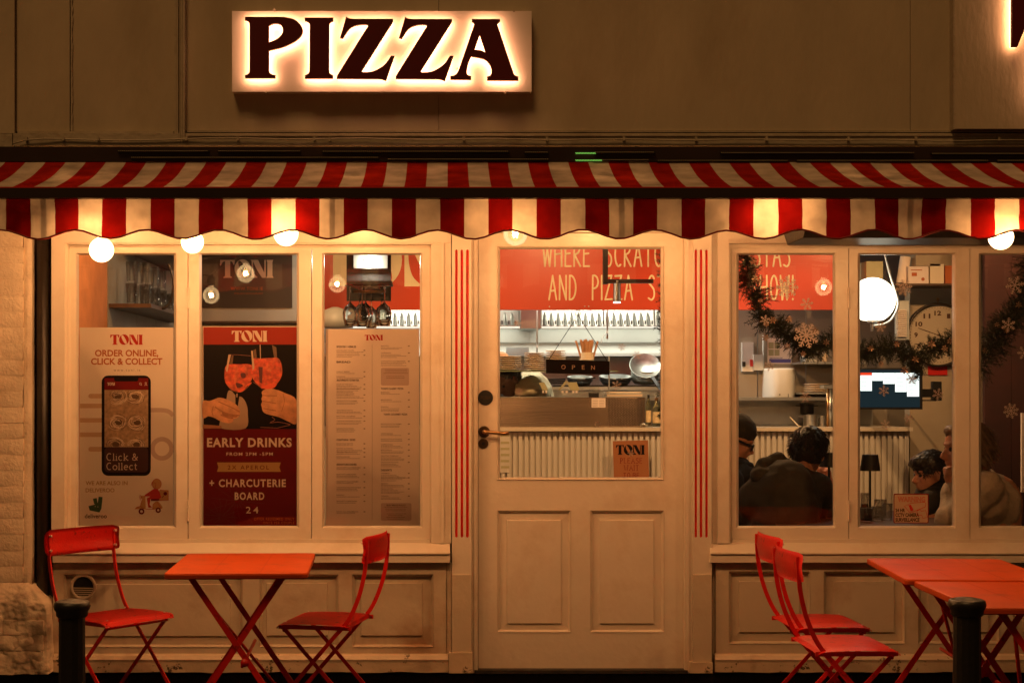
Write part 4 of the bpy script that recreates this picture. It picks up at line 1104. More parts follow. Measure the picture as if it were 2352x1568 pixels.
flat('print', [g5(crom([(410, 620), (560, 610), (755, 625), (760, 800), (700, 900), (640, 960), (560, 975), (470, 950), (400, 870), (380, 760)], 5, True)), ], L3, M['aperol'], p2)
flat('print', [g5(crom([(775, 535), (870, 530), (1000, 525), (1125, 535), (1170, 680), (1150, 800), (1060, 915), (930, 945), (850, 900), (770, 810), (750, 680)], 5, True))], L3 - 0.0003, M['aperol'], p2)
flat('print', [g5(crom([(880, 925), (1000, 880), (1095, 870), (1060, 930), (960, 950)], 4, True)), g5(crom([(560, 960), (640, 935), (665, 940), (620, 985), (570, 990)], 4, True)), g5(crom([(680, 890), (750, 855), (740, 885), (700, 905)], 4, True))], L3 - 0.0006, mk('printed drink glow', (0.85, 0.10, 0.03), 0.4), p2)
flat('print', [g5([(845, 640), (905, 650), (895, 870), (860, 860)]), g5(crom([(600, 740), (660, 730), (670, 790), (620, 800)], 4, True)), g5(crom([(540, 860), (640, 900), (560, 935)], 3, True))], L3 - 0.0007, mk('printed drink shade', (0.10, 0.008, 0.006), 0.5), p2)
flat('print', [g5([(436, 475), (470, 475), (420, 715), (400, 700)]), g5([(745, 425), (768, 425), (790, 660), (765, 700)]), g5([(862, 342), (874, 342), (878, 535), (868, 535)]), g5([(545, 1010), (560, 1010), (556, 1060), (546, 1060)])], L3 - 0.0007, mk('printed glass glint', (0.62, 0.40, 0.26), 0.5), p2)
flat('print', [g5([(775, 420), (810, 400), (825, 520), (790, 530)]), g5([(480, 485), (505, 490), (490, 610), (450, 610)]), g5([(1030, 345), (1090, 380), (1100, 520), (1060, 520)])], L3 - 0.00065, mk('printed glass dim', (0.16, 0.07, 0.025), 0.5), p2)
bm = bmesh.new()
ribbon(bm, g5([(440, 478), (560, 480), (740, 495)]), 0.8, L3 - 0.0007); ribbon(bm, g5(crom([(410, 880), (480, 960), (600, 990), (690, 930), (750, 860)], 4)), 0.9, L3 - 0.0008); ribbon(bm, g5(crom([(770, 850), (850, 905), (900, 950)], 4)), 0.8, L3 - 0.0008)
ribbon(bm, g5([(870, 1470), (1100, 1480), (1280, 1440)]), 1.0, L3 - 0.0008); ribbon(bm, g5(crom([(1030, 1330), (1070, 1370), (1000, 1410), (1120, 1400), (1280, 1430)], 3)), 1.0, L3 - 0.0008)
obj('print', bm, mk('printed rim light', (0.45, 0.14, 0.08), 0.5), p2)
flat('print', [g5([(530, 1005), (590, 1010), (565, 1180), (530, 1180)])], L3, M['inkblack'], p2)
# hands on the print
flat('print', [g5(crom([(85, 1120), (180, 1110), (260, 1080), (320, 1065), (400, 1085), (500, 1130), (560, 1180), (595, 1250), (590, 1300), (560, 1340), (500, 1360), (500, 1390), (440, 1415), (330, 1390), (240, 1340), (160, 1320), (85, 1340)], 4, True)),
                g5(crom([(890, 990), (930, 955), (1000, 940), (1100, 960), (1200, 1000), (1366, 1100), (1366, 1415), (1250, 1390), (1120, 1330), (960, 1290), (905, 1250), (890, 1190), (880, 1160), (895, 1120), (885, 1080), (900, 1040)], 4, True))], L4, M['inkskin'], p2)
bm = bmesh.new()
for pts, w in (([(300, 1120), (400, 1165), (500, 1210), (590, 1260)], 2.0), ([(250, 1190), (340, 1250), (450, 1290), (590, 1310)], 2.4), ([(330, 1300), (420, 1335), (500, 1345)], 3.0), ([(230, 1180), (210, 1260), (230, 1320)], 1.6), ([(905, 1035), (1000, 1040), (1100, 1040)], 1.8), ([(900, 1112), (1000, 1130), (1090, 1145)], 1.8), ([(910, 1212), (1000, 1230), (1090, 1245)], 2.0), ([(1180, 1010), (1200, 1120), (1160, 1260)], 1.2)):
    ribbon(bm, g5(crom(pts, 4)), w, L4 - 0.0003)
aflat(bm, g5([(345, 1250), (480, 1290), (580, 1300), (540, 1335), (350, 1320)]), L4 - 0.0002)
obj('print', bm, M['inkskin2'], p2)
flat('print', [g5([(85, 1430), (340, 1450), (340, 1488), (85, 1488)])], L4, M['inkskin2'], p2)
text('print', 'EARLY DRINKS', 475.5, 1005, 670, 1026.5, L1, M['inkcream'], p2, 0.035, 1.15)
text('print', 'FROM 2PM -5PM', 520, 1038.5, 626.5, 1046, L1, M['inkcream'], p2, 0.015, 1.25)
flat('print', [[(498.5, 1061.5), (645, 1061.5), (641.5, 1072), (645, 1082.7), (498.5, 1082.7), (501.5, 1072)]], L1, M['inktan'], p2)
text('print', '2X APEROL', 523, 1068, 618, 1077.7, L2, M['inkwine'], p2, 0.005, 1.35)
text('print', '+ CHARCUTERIE', 481, 1100, 656.5, 1118, L1, M['inkcream'], p2, 0.03, 1.2)
text('print', 'BOARD', 539, 1130, 607, 1147.5, L1, M['inkcream'], p2, 0.03, 1.25)
text('print', '24', 565, 1163, 593.5, 1178, L1, M['inkcream'], p2, 0.005, 1.4)
text('print', 'OFFER REDEEMED ONLY', 583.5, 1188, 676, 1194.3, L1, M['inkorange'], p2, 0.008, 1.2)
text('print', 'ONCE PER COUPLE', 604, 1197, 676, 1203, L1, M['inkorange'], p2, 0.008, 1.2)
bm = bmesh.new()
for cx, cy, r_ in ((508, 1185, 40), (545, 1150, 62)):
    for k in range(14):
        a = R(k * 26 + 5); x1_, y1_ = cx + r_ * math.cos(a), cy + r_ * math.sin(a)
        pts = [(cx + (x1_ - cx) * t + 2 * math.sin(t * 6 + k), cy + (y1_ - cy) * t) for t in (0.1, 0.4, 0.7, 1)]
        pts = [p for p in pts if 468 < p[0] < 680 and 1090 < p[1] < 1207]
        if len(pts) > 1: ribbon(bm, pts, 0.7, YP - 0.0003)
obj('print', bm, mk('faint line print', (0.14, 0.02, 0.015), 0.5), p2)

p3 = poster('tall cream printed menu in two columns in the casement nearest the door', 748, 755.5, 963, 1207, M['paper2'])
toni(837.5, 768.7, 879.6, 781.5, L1, M['inkred'], p3)
bm = bmesh.new(); ribbon(bm, [(854.7, 790), (854.9, 990), (854.7, 1194)], 0.6, L1); obj('print', bm, M['inkgrey'], p3)
flat('print', [rrect(874.8, 844.5, 939.5, 885, 4), rrect(874.8, 1154.5, 945, 1195, 4)], L1, M['inkpink'], p3)
heads = [(773, 794, 'SFIZIOSE / NIBBLES', 45), (773, 829, '   BREAD', 32), (773, 871, 'ANTIPASTI / STARTER', 52), (773, 1007.5, 'CONTORNI / SIDES', 43), (773, 1064, 'SIGNATURE DISHES', 46), (875, 890, "TONI'S CLASSIC PIZZA", 52), (881, 949, "TONI'S GOURMET PIZZA", 55), (875, 1077, 'DESSERTS', 25)]
for x, y, s, w in heads: text('print', s.strip(), x, y - 0.2, x + w, y + 4.4, L1, M['inkdark'], p3, 0.03)
items = [(773, 803, 'NOCELLARA OLIVES', 5), (773, 814, 'GRISSINI E PROSCIUTTO', 9), (773, 852, 'GARLIC BREAD', 3), (773, 863, 'FOCACCIA', 5), (773, 881, 'SOUP OF THE DAY', 8), (773, 891.5, 'BRUSCHETTA AL POMODORO', 10), (773, 905, 'FUNGHI ARROSTITI', 10), (773, 919, 'PROSCIUTTO DI PARMA', 13), (773, 940.5, 'TRIO BRUSCHETTA', 12), (773, 954, 'FRITTURA CALAMARI', 14), (773, 965, 'TOSCANA PANZANELLA SALAD', 12), (773, 982.5, 'NEAPOLITAN PIZZA', 10),
         (773, 1017, 'PATATINE FRITTE', 5), (773, 1028, 'PATATE AL FORNO', 7), (773, 1037, 'TENDERSTEM BROCCOLI', 7), (773, 1047, 'RUCOLA SALAD', 6), (773, 1072, 'GNOCCHETTI AL POMODORO', 18), (773, 1087.5, 'RIGATONI CARBONARA', 19), (773, 1104, 'SPAGHETTI ALLA NORMA', 18), (773, 1117.5, 'TAGLIATELLE ALLA BOLOGNESE', 19), (773, 1135, 'RAVIOLI', 20), (773, 1149, 'SPAGHETTI CARBONARA', 18), (773, 1173, 'PASTA ALL ARRABBIATA', 18),
         (875, 793, 'RISOTTO', 20), (875, 809, 'CAPESANTE', 22), (875, 828, 'COTOLETTA ALLA MILANESE', 24), (875, 899.5, 'MARINARA', 12), (875, 916.5, 'MARGHERITA', 14), (875, 932.5, 'DIAVOLA', 16), (875, 972, 'PROSCIUTTO DI PARMA', 18), (875, 994, 'VEGETARIANA', 16), (875, 1007, 'PROSCIUTTO E FUNGHI', 17), (875, 1019, 'CAPRICCIOSA', 18), (875, 1031.5, 'MORTADELLA', 18), (875, 1045, 'QUATTRO FORMAGGI', 17), (875, 1059.5, 'SALSICCIA PATATE', 17), (875, 1085, 'TIRAMISU', 8), (875, 1095, 'SICILIAN LEMON CHEESECAKE', 8), (875, 1108.5, 'GELATO', 7), (875, 1120.5, 'PANNA COTTA', 8), (875, 1137, 'CANNOLI', 7)]
bm = bmesh.new(); names = []
for x, y, s, pr in items:
    wd = min(56, len(s) * 2.5)
    text('print', s, x, y, x + wd, y + 3.0, L1, M['inkgrey'], p3, 0.012)
    ribbon(bm, [(x + 62, y + 1.5), (x + 66, y + 1.5)], 2.2, L1)
    yy = y + 5.4
    for k in range(random.choice((1, 1, 2, 2, 3))):
        xx = x; e = x + random.uniform(34, 60)
        while xx < e:
            w_ = random.uniform(2, 6); ribbon(bm, [(xx, yy), (xx + w_, yy)], 1.0, L1); xx += w_ + 0.9
        yy += 3.1
for y0_, n_ in ((849, 5), (1164, 8)):
    for k in range(n_):
        yy = y0_ + k * 4.0 + (3 if k > 2 else 0); hw = random.uniform(14, 27); xx = 908 - hw
        if yy > 1192: break
        while xx < 908 + hw:
            w_ = random.uniform(2, 6); ribbon(bm, [(xx, yy), (xx + w_, yy)], 1.2, L2); xx += w_ + 0.9
obj('print', bm, M['inkgrey'], p3)['kind'] = 'stuff'
text('print', 'BUSY PERIOD POLICY', 888, 1158, 932, 1161.5, L2, M['inkdark'], p3, 0.02)

# CCTV sticker
st = thing('warning_sticker', 'small rectangular CCTV camera warning sticker low on the middle right casement', 'sticker', P(2090, 1200, 0.011))
YK = 0.0105
shape('sheet', [rrect(2052.5, 1133, 2133, 1201, 3)], YK, 0.001, M['inkmaroon'], st)
flat('print', [rrect(2054.5, 1135.5, 2131, 1199, 2)], YK - 0.0005, mk('sticker buff', (0.50, 0.34, 0.22), 0.5), st)
text('print', 'WARNING', 2062, 1140, 2125, 1152, YK - 0.001, M['inkred'], st, 0.03)
text('print', 'WARNING', 2063, 1141, 2124, 1151, YK - 0.0015, mk('sticker buff light', (0.55, 0.36, 0.22), 0.5), st, -0.02)
def G7(x, y): return (1928.6 + x * 0.222, 893.8 + y * 0.222)
text('print', '24 HR', 2056.5, 1167, 2079, 1175.5, YK - 0.001, M['inkdark'], st, 0.05)
text('print', 'CCTV CAMERA', 2056.5, 1177.5, 2111, 1186.5, YK - 0.001, M['inkdark'], st, 0.05)
text('print', 'SURVEILLANCE', 2056.5, 1188.5, 2112, 1197.5, YK - 0.001, M['inkdark'], st, 0.05)
bm = bmesh.new()
for pts in ([(735, 1175), (880, 1165), (893, 1180), (885, 1215), (760, 1265), (710, 1190), (735, 1175)], [(710, 1190), (668, 1205), (725, 1272), (760, 1265)], [(800, 1255), (830, 1240), (845, 1260), (890, 1250), (908, 1320), (860, 1335), (850, 1300), (800, 1300), (800, 1255)]):
    ribbon(bm, [G7(*p) for p in pts], 1.2, YK - 0.0012)
aflat(bm, [G7(*p) for p in ((715, 1200), (735, 1190), (765, 1245), (735, 1262))], YK - 0.0013)
obj('print', bm, M['inkred'], st)
# ============================================================ INTERIOR SHELL
XL, XR, YK4, ZC = -2.08, 4.6, 4.7, 2.75
tag(box('interior_floor', XL - .1, XR + .1, 0.04, YK4 + .1, -0.12, -0.004, M['wood']), kind='structure')
tag(box('ceiling', XL - .1, XR + .1, 0.05, YK4 + .1, ZC, ZC + 0.1, M['ceil']), kind='structure')
lwall = box('side_wall', XL - .1, XL, 0.13, 2.18, 0, ZC - 0.002, M['wallorange']); tag(lwall, 'terracotta plaster side wall seen through the first casement', 'wall')
tw = thing('panelled_wall', 'grey brown panelled side wall behind the glass shelf, at the left end of the room', 'wall', (XL, 3, 0))
ys = [2.2]
for xx in (323, 367, 404, 436): ys.append(2.05 * F / (CX - xx) - D)
for a, b in zip(ys, ys[1:] ): box('panel', XL - .08, XL, a + 0.008, min(b, 4.69), 0, ZC - 0.002, M['tile'], tw, 0.002)
box('backing', XL - .1, XL - 0.085, 2.19, 4.69, 0, ZC - 0.002, M['darkslot'], tw)
rwall = box('side_wall', XR, XR + .1, 0.13, YK4, 0, ZC - 0.002, M['walldark']); tag(rwall, 'dark red side wall at the right end of the dining room', 'wall')
bwall = box('back_wall', XL - .1, XR + .1, YK4, YK4 + .1, 0, ZC - 0.002, M['steelwall']); tag(bwall, 'grey kitchen back wall behind the cooker hood', 'wall')
fwall = thing('front_wall_lining', 'plain lining of the front wall over and between the shop windows, inside', 'wall', (1, 0.06, 0))
z_t = PZ(560, 0.052); z_b = PZ(1236, 0.052)
def lining(x0, x1, z0, z1): box('lining_panel', x0, x1, 0.052, 0.12, z0, z1, M['wallbeige'], fwall)
lining(XL - 0.1, XR, z_t, ZC - 0.003)
lining(XL - 0.1, PX(166), 0.002, z_t - 0.001)
lining(PX(982), PX(1104), 0.002, z_t - 0.001); lining(PX(1566), PX(1688), 0.002, z_t - 0.001)
lining(PX(167), PX(981), 0.002, z_b); lining(PX(1689), XR, 0.002, z_b)

# clock wall (return wall to the right of the counter) and red curtain wall
YC = 3.0
cw = box('return_wall', PX(2090, YC), 4.55, YC, YC + 0.12, 0, ZC - 0.002, M['wallbeige']); tag(cw, 'beige plaster wall carrying the big round clock', 'wall')
rc = thing('red_partition', 'dark red partition behind the right hand casement', 'partition', (3.9, 1.7, 0))
for i in range(9):
    x = PX(2262, 1.7) + i * 0.155
    box('board', x, x + 0.152, 1.7, 1.74, 0, 2.6, M['walldark'], rc, 0.003)
dh_ = box('poster_board', PX(2347, 1.5), PX(2420, 1.5), 1.5, 1.52, PZ(1130, 1.5), PZ(948, 1.5), M['paper']); tag(dh_, 'narrow pale board at the extreme right edge of the photo', 'board')

# ============================================================ COUNTER
ct = thing('service_counter', 'long serving counter with pale battened front and thin top, seen through door and right window', 'counter', (0.9, 2.85, 0))
YCt = 2.8
X0c, X1c = -1.6, PX(2090, YCt)
box('counter_top', X0c, X1c + .01, YCt - 0.035, 3.45, PZ(989.5, YCt), PZ(981, YCt), M['ctop'], ct, 0.003)
box('front_board', X0c, X1c, YCt + 0.02, YCt + 0.05, 0, PZ(990, YCt), M['batten'], ct)
bm = bmesh.new(); abox(bm, 0, 0.0225, YCt, YCt + 0.0195, 0, PZ(990.5, YCt)); b0 = obj('batten', bm, M['batten'], None, bevel=0.0015)
b0.parent = ct; OFF['batten'] = Vector(); b0.location = Vector((X0c, 0, 0)) - OFF[ct.name]
x = X0c; k = 0
while x < X1c - 0.02:
    px_ = CX + x * sc_at(YCt)
    if k: share(b0, ct, Vector((x, 0, 0)) - OFF[ct.name])
    k += 1; x += 0.0375
bx('vent_plate', 1148, 988, 1172, 1085, YCt - 0.004, YCt, M['batten'], ct, 0.001)
bm = bmesh.new()
for y in (1000, 1017, 1031, 1045, 1059, 1073): apx(bm, 1150 if y < 1070 else 1151, y - 3.4, 1170, y + 2, YCt - 0.0045, YCt - 0.003)
obj('vent_slot', bm, M['olive'], ct)
# smoked copper / steel display case on the counter
cs = thing('display_case', 'long low metal display case with perforated grille end, standing on the counter', 'display case', P(1310, 981, YCt + 0.05))
Yf = YCt + 0.03
bx('front_panel', 1080, 912.5, 1481, 980.8, Yf, Yf + 0.35, M['copper'], cs, 0.003)
bx('top_edge', 1080, 910.6, 1482, 912.3, Yf - 0.004, Yf + 0.36, M['steel'], cs, 0.001)
bx('end_panel', 1481.3, 914, 1483.5, 980, Yf, Yf + 0.35, M['steeldk'], cs, 0.001)
bm = bmesh.new()
for r_ in range(22):
    x = 1396 + (r_ % 2) * 2.2
    while x < 1474:
        w_ = 4.6; apx(bm, x, 915.8 + r_ * 2.8, x + w_, 917.0 + r_ * 2.8, Yf - 0.0012, Yf + 0.002); x += 6.6
obj('grille_slots', bm, M['darkslot'], cs)['kind'] = 'stuff'
nt_ = thing('paper_notice', 'small cream notice taped to the display case front', 'notice', P(1374, 935, Yf - 0.003))
bx('sheet', 1358.8, 913.8, 1390.6, 935.6, Yf - 0.003, Yf - 0.0015, M['paper'], nt_, 0)
bm = bmesh.new()
for r_ in range(5):
    for c_ in range(2): ribbon(bm, [(1361 + c_ * 15, 917 + r_ * 3.8), (1373 + c_ * 15, 917 + r_ * 3.8)], 0.8, Yf - 0.0035)
obj('print', bm, M['inkgrey'], nt_)
gs = thing('sneeze_guard', 'upright clear glass guard on top of the display case', 'glass guard', P(1250, 911, Yf + 0.02))
bx('glass_panel', 1080, 861, 1376, 910, Yf + 0.02, Yf + 0.026, M['ware'], gs, 0)
bx('glass_post', 1361, 862, 1376, 908, Yf + 0.0, Yf + 0.006, M['ware'], gs, 0)
bx('clamp', 1353, 901.7, 1375.5, 911.6, Yf - 0.012, Yf + 0.03, M['black'], gs, 0.001)
# house cut-outs on the guard
def housed(pts_list, label):
    t = thing('house_cutout', label, 'window decal', P(1320, 910, Yf - 0.006), 'paper houses on the glass guard')
    bm = bmesh.new()
    for pts in pts_list: aflat(bm, [(1110.1 + a * 0.1842, 696.2 + b * 0.1842) for a, b in pts], Yf + 0.014)
    obj('roof', bm, M['olive'], t); return t
h1 = housed([[(1030, 960), (1060, 980), (950, 1085), (935, 1080)], [(1040, 985), (1165, 985), (1200, 1085), (1090, 1085)]], 'right olive paper house with a steep roof on the glass guard')
bm = bmesh.new()
for a in (975, 1025, 1110, 1150): aflat(bm, [(1110.1 + p * 0.1842, 696.2 + q * 0.1842) for p, q in rect(a, 1092, a + 26, 1118)], Yf + 0.013)
obj('window', bm, M['paper'], h1)
h2 = housed([[(690, 990), (760, 985), (810, 1085), (740, 1085)]], 'left olive paper house beside the chef on the glass guard')
bm = bmesh.new()
for a in (735, 775): aflat(bm, [(1110.1 + p * 0.1842, 696.2 + q * 0.1842) for p, q in rect(a, 1092, a + 22, 1118)], Yf + 0.013)
obj('window', bm, M['paper'], h2)

# ============================================================ RED BULKHEAD WITH LETTERING
bk = thing('red_bulkhead', 'tomato red bulkhead above the counter with cream logo and hand drawn words', 'bulkhead', P(1300, 711, YCt))
YBk = 2.8
bx('board', 690, 380, 1968, 711.3, YBk, YBk + 0.06, M['banner'], bk, 0.002)
yL = YBk - 0.002
strokes('lettering', 'WHERE SCRATCH-MADE PASTAS', 1247, 557, 1814, 611.5, yL, 4.3, M['bannertxt'], bk, 0.26, 1.1, tube=True)
strokes('lettering', 'AND PIZZA STEAL THE SHOW!', 1261, 633, 1822, 688, yL, 4.3, M['bannertxt'], bk, 0.26, 1.12, tube=True)
toni(733, 538, 1063, 657.5, yL, M['bannertxt'], bk, thick=0.003)
bm = bmesh.new()
for x, y in ((1262, 704), (1343, 703.5), (1352, 703.5)): alathe(bm, P(x, y, yL), [(0.005, 0.0), (0.004, -0.004)], 10, 'y')
obj('screw', bm, M['steel'], bk)

# ============================================================ KITCHEN
hd = thing('cooker_hood', 'stainless steel cooker hood with rows of slanted baffle filters and a lit gutter', 'cooker hood', (0.6, 4.2, 1.8))
YH = 3.9
def slat(bm, x, lean=0.0):
    a = P(x, 747, YH); b = P(x + 1.5, 706, YH) + Vector((-0.012, 0.16, 0.05))
    w = 0.026
    for (p, q, r_) in ((Vector((-w / 2, 0, 0)), Vector((-w / 6, -0.018, 0)), 0), (Vector((-w / 6, -0.018, 0)), Vector((w / 6, -0.018, 0)), 0), (Vector((w / 6, -0.018, 0)), Vector((w / 2, 0, 0)), 0)):
        bm.faces.new([bm.verts.new(v) for v in (a + p, a + q, b + q, b + p)])
for x0, x1 in ((700, 880), (884, 1040), (1044, 1190), (1245, 1385), (1389, 1502), (1506, 1660)):
    fl = bx('filter_frame', x0, 700, x1, 748, YH + 0.03, YH + 0.05, M['steeldk'], hd, 0)
    fl.data.transform(Matrix.Translation(-(P(x0, 748, YH) - OFF[hd.name]))); fl.data.transform(Matrix.Rotation(R(-20), 4, 'X')); fl.data.transform(Matrix.Translation(P(x0, 748, YH) - OFF[hd.name]))
    x = x0 + 8
    while x < x1 - 5:
        bm = bmesh.new(); slat(bm, x); s = obj('baffle', bm, M['steel'], fl)
        bm = bmesh.new(); apx(bm, x + 7 - 1.6, 736, x + 7 + 1.6, 744.5, YH - 0.012, YH - 0.006); obj('drain_slot', bm, M['darkslot'], fl)
        x += 15.7
bx('duct_box', 1196, 690, 1242, 754, YH - 0.03, YH + 0.3, M['steeldk'], hd, 0.003)
bx('gutter', 700, 748.3, 1195, 754.3, YH - 0.03, YH + 0.04, M['steel'], hd, 0.002)
bx('gutter', 1243, 748.3, 1960, 754.3, YH - 0.03, YH + 0.04, M['steel'], hd, 0.002)
bx('light_strip', 700, 749.6, 1194, 753.2, YH - 0.034, YH - 0.031, M['strip'], hd, 0)
bx('light_strip', 1244, 749.6, 1600, 753.2, YH - 0.034, YH - 0.031, M['strip'], hd, 0)
bx('back_panel', 700, 754.8, 1215, 786, YH + 0.35, YH + 0.37, M['steelwall'], hd, 0.001)
bx('back_panel', 1215.5, 754.8, 1960, 786, YH + 0.35, YH + 0.37, M['steelwall'], hd, 0.001)
lt = bpy.data.lights.new('hood_light', 'AREA'); lt.shape = 'RECTANGLE'; lt.size = 2.4; lt.size_y = 0.12; lt.energy = 7; lt.color = (1.0, 0.97, 0.80)
lo = bpy.data.objects.new('hood_light', lt); COL.objects.link(lo); lo.parent = hd; lo.location = Vector((0.75, 4.08, 1.80)) - OFF[hd.name]; lo.rotation_euler = (R(12), 0, 0)
for i, xk in enumerate((-0.2, 1.2)):
    kt = thing('unseen_ceiling_panel', ('left', 'right')[i] + ' unseen ceiling light panel over the kitchen behind the red bulkhead', 'ceiling light', (xk, 3.35, 2.7))  # unseen fixture put behind the bulkhead to light the kitchen
    box('diffuser', xk - 0.45, xk + 0.45, 3.1, 3.5, 2.69, 2.71, M['strip'], kt)
    lt = bpy.data.lights.new('panel_light', 'AREA'); lt.shape = 'RECTANGLE'; lt.size = 0.8; lt.size_y = 0.35; lt.energy = 22; lt.color = (1.0, 0.95, 0.76)
    lo = bpy.data.objects.new('panel_light', lt); COL.objects.link(lo); lo.parent = kt; lo.location = (0, 0, -0.02)
sb = thing('splashback', 'brightly lit white splashback with a ledge under the cooker hood', 'splashback', (0.6, 4.3, 1.6))
Ys_ = 4.3
bx('wall_panel', 700, 787, 1640, 811, Ys_, Ys_ + 0.02, M['whitewall'], sb, 0.001)
bx('ledge', 700, 811.5, 1640, 817.5, Ys_ - 0.12, Ys_ + 0.02, M['whitewall'], sb, 0.002)
bx('wall_panel', 700, 818, 1225, 900, Ys_, Ys_ + 0.02, M['steelwall'], sb, 0.001)
bx('wall_panel', 1226, 818, 1398, 900, Ys_, Ys_ + 0.02, M['steelwall'], sb, 0.001)
bx('wall_panel', 1401, 818, 1640, 900, Ys_, Ys_ + 0.02, M['steelwall'], sb, 0.001)
rg = thing('cooking_range', 'steel cooking range with black hob top behind the counter', 'cooker', (0.9, 3.8, 0))
bx('hob_top', 1225, 888, 1640, 895.5, 3.5, 4.25, M['steel'], rg, 0.002)
bx('front', 1225, 895.8, 1640, 1200, 3.53, 4.2, M['steeldk'], rg, 0.002)
bx('hob_plate', 1270, 884, 1640, 887.8, 3.56, 4.2, M['pandk'], rg, 0.002)
bx('prep_board', 1393.5, 899.5, 1473, 902, 3.1, 3.3, M['plate'], None, 0.002); bpy.data.objects['prep_board'].name = 'serving_board'
tag(bpy.data.objects['serving_board'], 'upper pale serving board lying behind the display case', 'board', 'serving boards behind the display case')
o = bx('serving_board', 1394, 905, 1475.5, 911, 3.02, 3.3, M['plate'], None, 0.002)
tag(o, 'lower pale serving board, thicker, lying behind the display case', 'board', 'serving boards behind the display case')
for o_, zz in ((bpy.data.objects['serving_board'], 0),): pass
us = thing('steel_worktop', 'steel worktop behind the display case carrying boards and bottles', 'worktop', (1.2, 3.2, 1.1))
box('top', -1.5, 2.9, 3.0, 3.45, PZ(912.2, 3.02) - 0.02, PZ(912.2, 3.02), M['steeldk'], us); box('support', -1.5, 2.9, 3.3, 3.4, PZ(981, YCt) + .002, PZ(912.2, 3.02) - 0.021, M['steeldk'], us)
# glass plate shelf
YG = 3.0
sh = thing('glass_shelf', 'greenish glass shelf carrying stacks of plates over the counter', 'shelf', P(1250, 852, YG))
bx('shelf_board', 1080, 850.4, 1420, 853.2, YG - 0.08, YG + 0.22, mk('green glass edge', (0.20, 0.24, 0.14), 0.2), sh, 0.001)
bx('bracket', 1398, 818, 1400.5, 912, YG + 0.1, YG + 0.13, M['steel'], sh, 0.001)
bx('bracket', 1090, 853.6, 1092.5, 912, YG + 0.1, YG + 0.13, M['steel'], sh, 0.001)
def plate_stack(cx, y0, y1, w, n, label, Y=YG + 0.06):
    s = sc_at(Y); zb, zt = PZ(y1, Y), PZ(y0, Y); r = w / 2 / s; dz = (zt - zb) / n
    t = thing('plate_stack', label, 'plates', (PX(cx, Y), Y, zb), 'stacks of plates')
    bm = bmesh.new()
    alathe(bm, (0, 0, 0), [(r * 0.5, 0), (r * 0.55, dz * 0.15), (r * 0.93, dz * 0.40), (r, dz * 0.46), (r, dz * 0.70), (r * 0.97, dz * 0.74), (r * 0.55, dz * 0.5), (0.001, dz * 0.45)], 28)
    me = bpy.data.meshes.new('plate'); bm.to_mesh(me); bm.free(); me.materials.append(M['plate'])
    me.polygons.foreach_set('use_smooth', [True] * len(me.polygons))
    for k in range(n):
        o = bpy.data.objects.new('plate', me); COL.objects.link(o); o.parent = t
        o.location = (random.uniform(-.0025, .0025), random.uniform(-.0025, .0025), dz * k)
plate_stack(1168, 817, 850, 60, 8, 'wide stack of cream plates at the left end of the glass shelf')
plate_stack(1227, 809, 850, 46, 9, 'tallest stack of cream plates, second from the left on the glass shelf')
plate_stack(1276.5, 804, 850, 46, 10, 'stack of cream plates partly behind the OPEN board', YG + 0.1)
def kb(x, y): return (1646.4 + x * 0.24, 536.3 + y * 0.24)
# tub of wooden cutlery and plant
tb = thing('cutlery_tub', 'cream tub full of brown paper cutlery sleeves above the OPEN board', 'tub', P(1349, 850, YG + .02))
c = P(1349, 850.3, YG + .02); r = 15 / sc_at(YG)
bm = bmesh.new(); alathe(bm, c, [(r * 0.9, 0), (r, 0.06), (r, PZ(809, YG) - c.z), (r * 0.93, PZ(809, YG) - c.z), (r * 0.9, 0.02)], 28); obj('tub', bm, M['tub'], tb, smooth=False)
bm = bmesh.new(); alathe(bm, c + Vector((-.006, 0, 0.062)), [(r * 1.0, 0), (r * 1.22, 0.008), (r * 1.0, 0.012)], 28); obj('saucer', bm, M['plate'], tb)
for k in range(15):
    a = random.uniform(-1, 1); q = c + Vector((a * r * 0.7, random.uniform(-1, 1) * r * 0.6, 0.05)); e = q + Vector((a * 0.045, random.uniform(-.02, .02), random.uniform(0.135, 0.158)))
    bm = bmesh.new(); bar(bm, q, e, 0.013, 0.004, (1, 0.3, 0)); obj('cutlery_sleeve', bm, M['kraft'], tb)
# pans
def pan(cx, cy, rx, Y, tilt, label, handle=None, n=1, grp='frying pans on the range', inner='pan'):
    s = sc_at(Y); r = rx / s; c = P(cx, cy, Y)
    t = thing('frying_pan', label, 'pan', c, grp)
    Mx = Matrix.Translation(c) @ Matrix.Rotation(R(tilt), 4, 'X')
    bm = bmesh.new(); alathe(bm, (0, 0, 0), [(r * 0.72, -0.002), (r * 0.75, -0.004), (r, 0.030), (r * 1.02, 0.034), (r * 0.985, 0.034), (r * 0.74, 0.002), (0.001, 0.002)], 40)
    bm.transform(Mx); obj('bowl', bm, M[inner], t, smooth=True)
    if handle:
        bm = bmesh.new(); a = R(handle[0]); d_ = Vector((math.cos(a), math.sin(a), 0))
        bar(bm, d_ * r * 0.98 + Vector((0, 0, .03)), d_ * (r + handle[1]) + Vector((0, 0, 0.045)), 0.022, 0.008, d_.cross(Vector((0, 0, 1))))
        bm.transform(Mx); obj('handle', bm, M['pandk'], t, bevel=0.003)
    return t
for k in range(5): pan(1481 + k * 0.4, 879 - k * 4.4, 33, 3.62, 8, ['bottom', 'second', 'third', 'fourth', 'fifth'][k] + ' pan of the leaning stack at the right of the range', (-40, 0.10) if k in (0, 2) else None)
pan(1481, 846, 35.5, 3.55, 52, 'big worn steel pan tilted towards the window on top of the pan stack', (-68, 0.15))
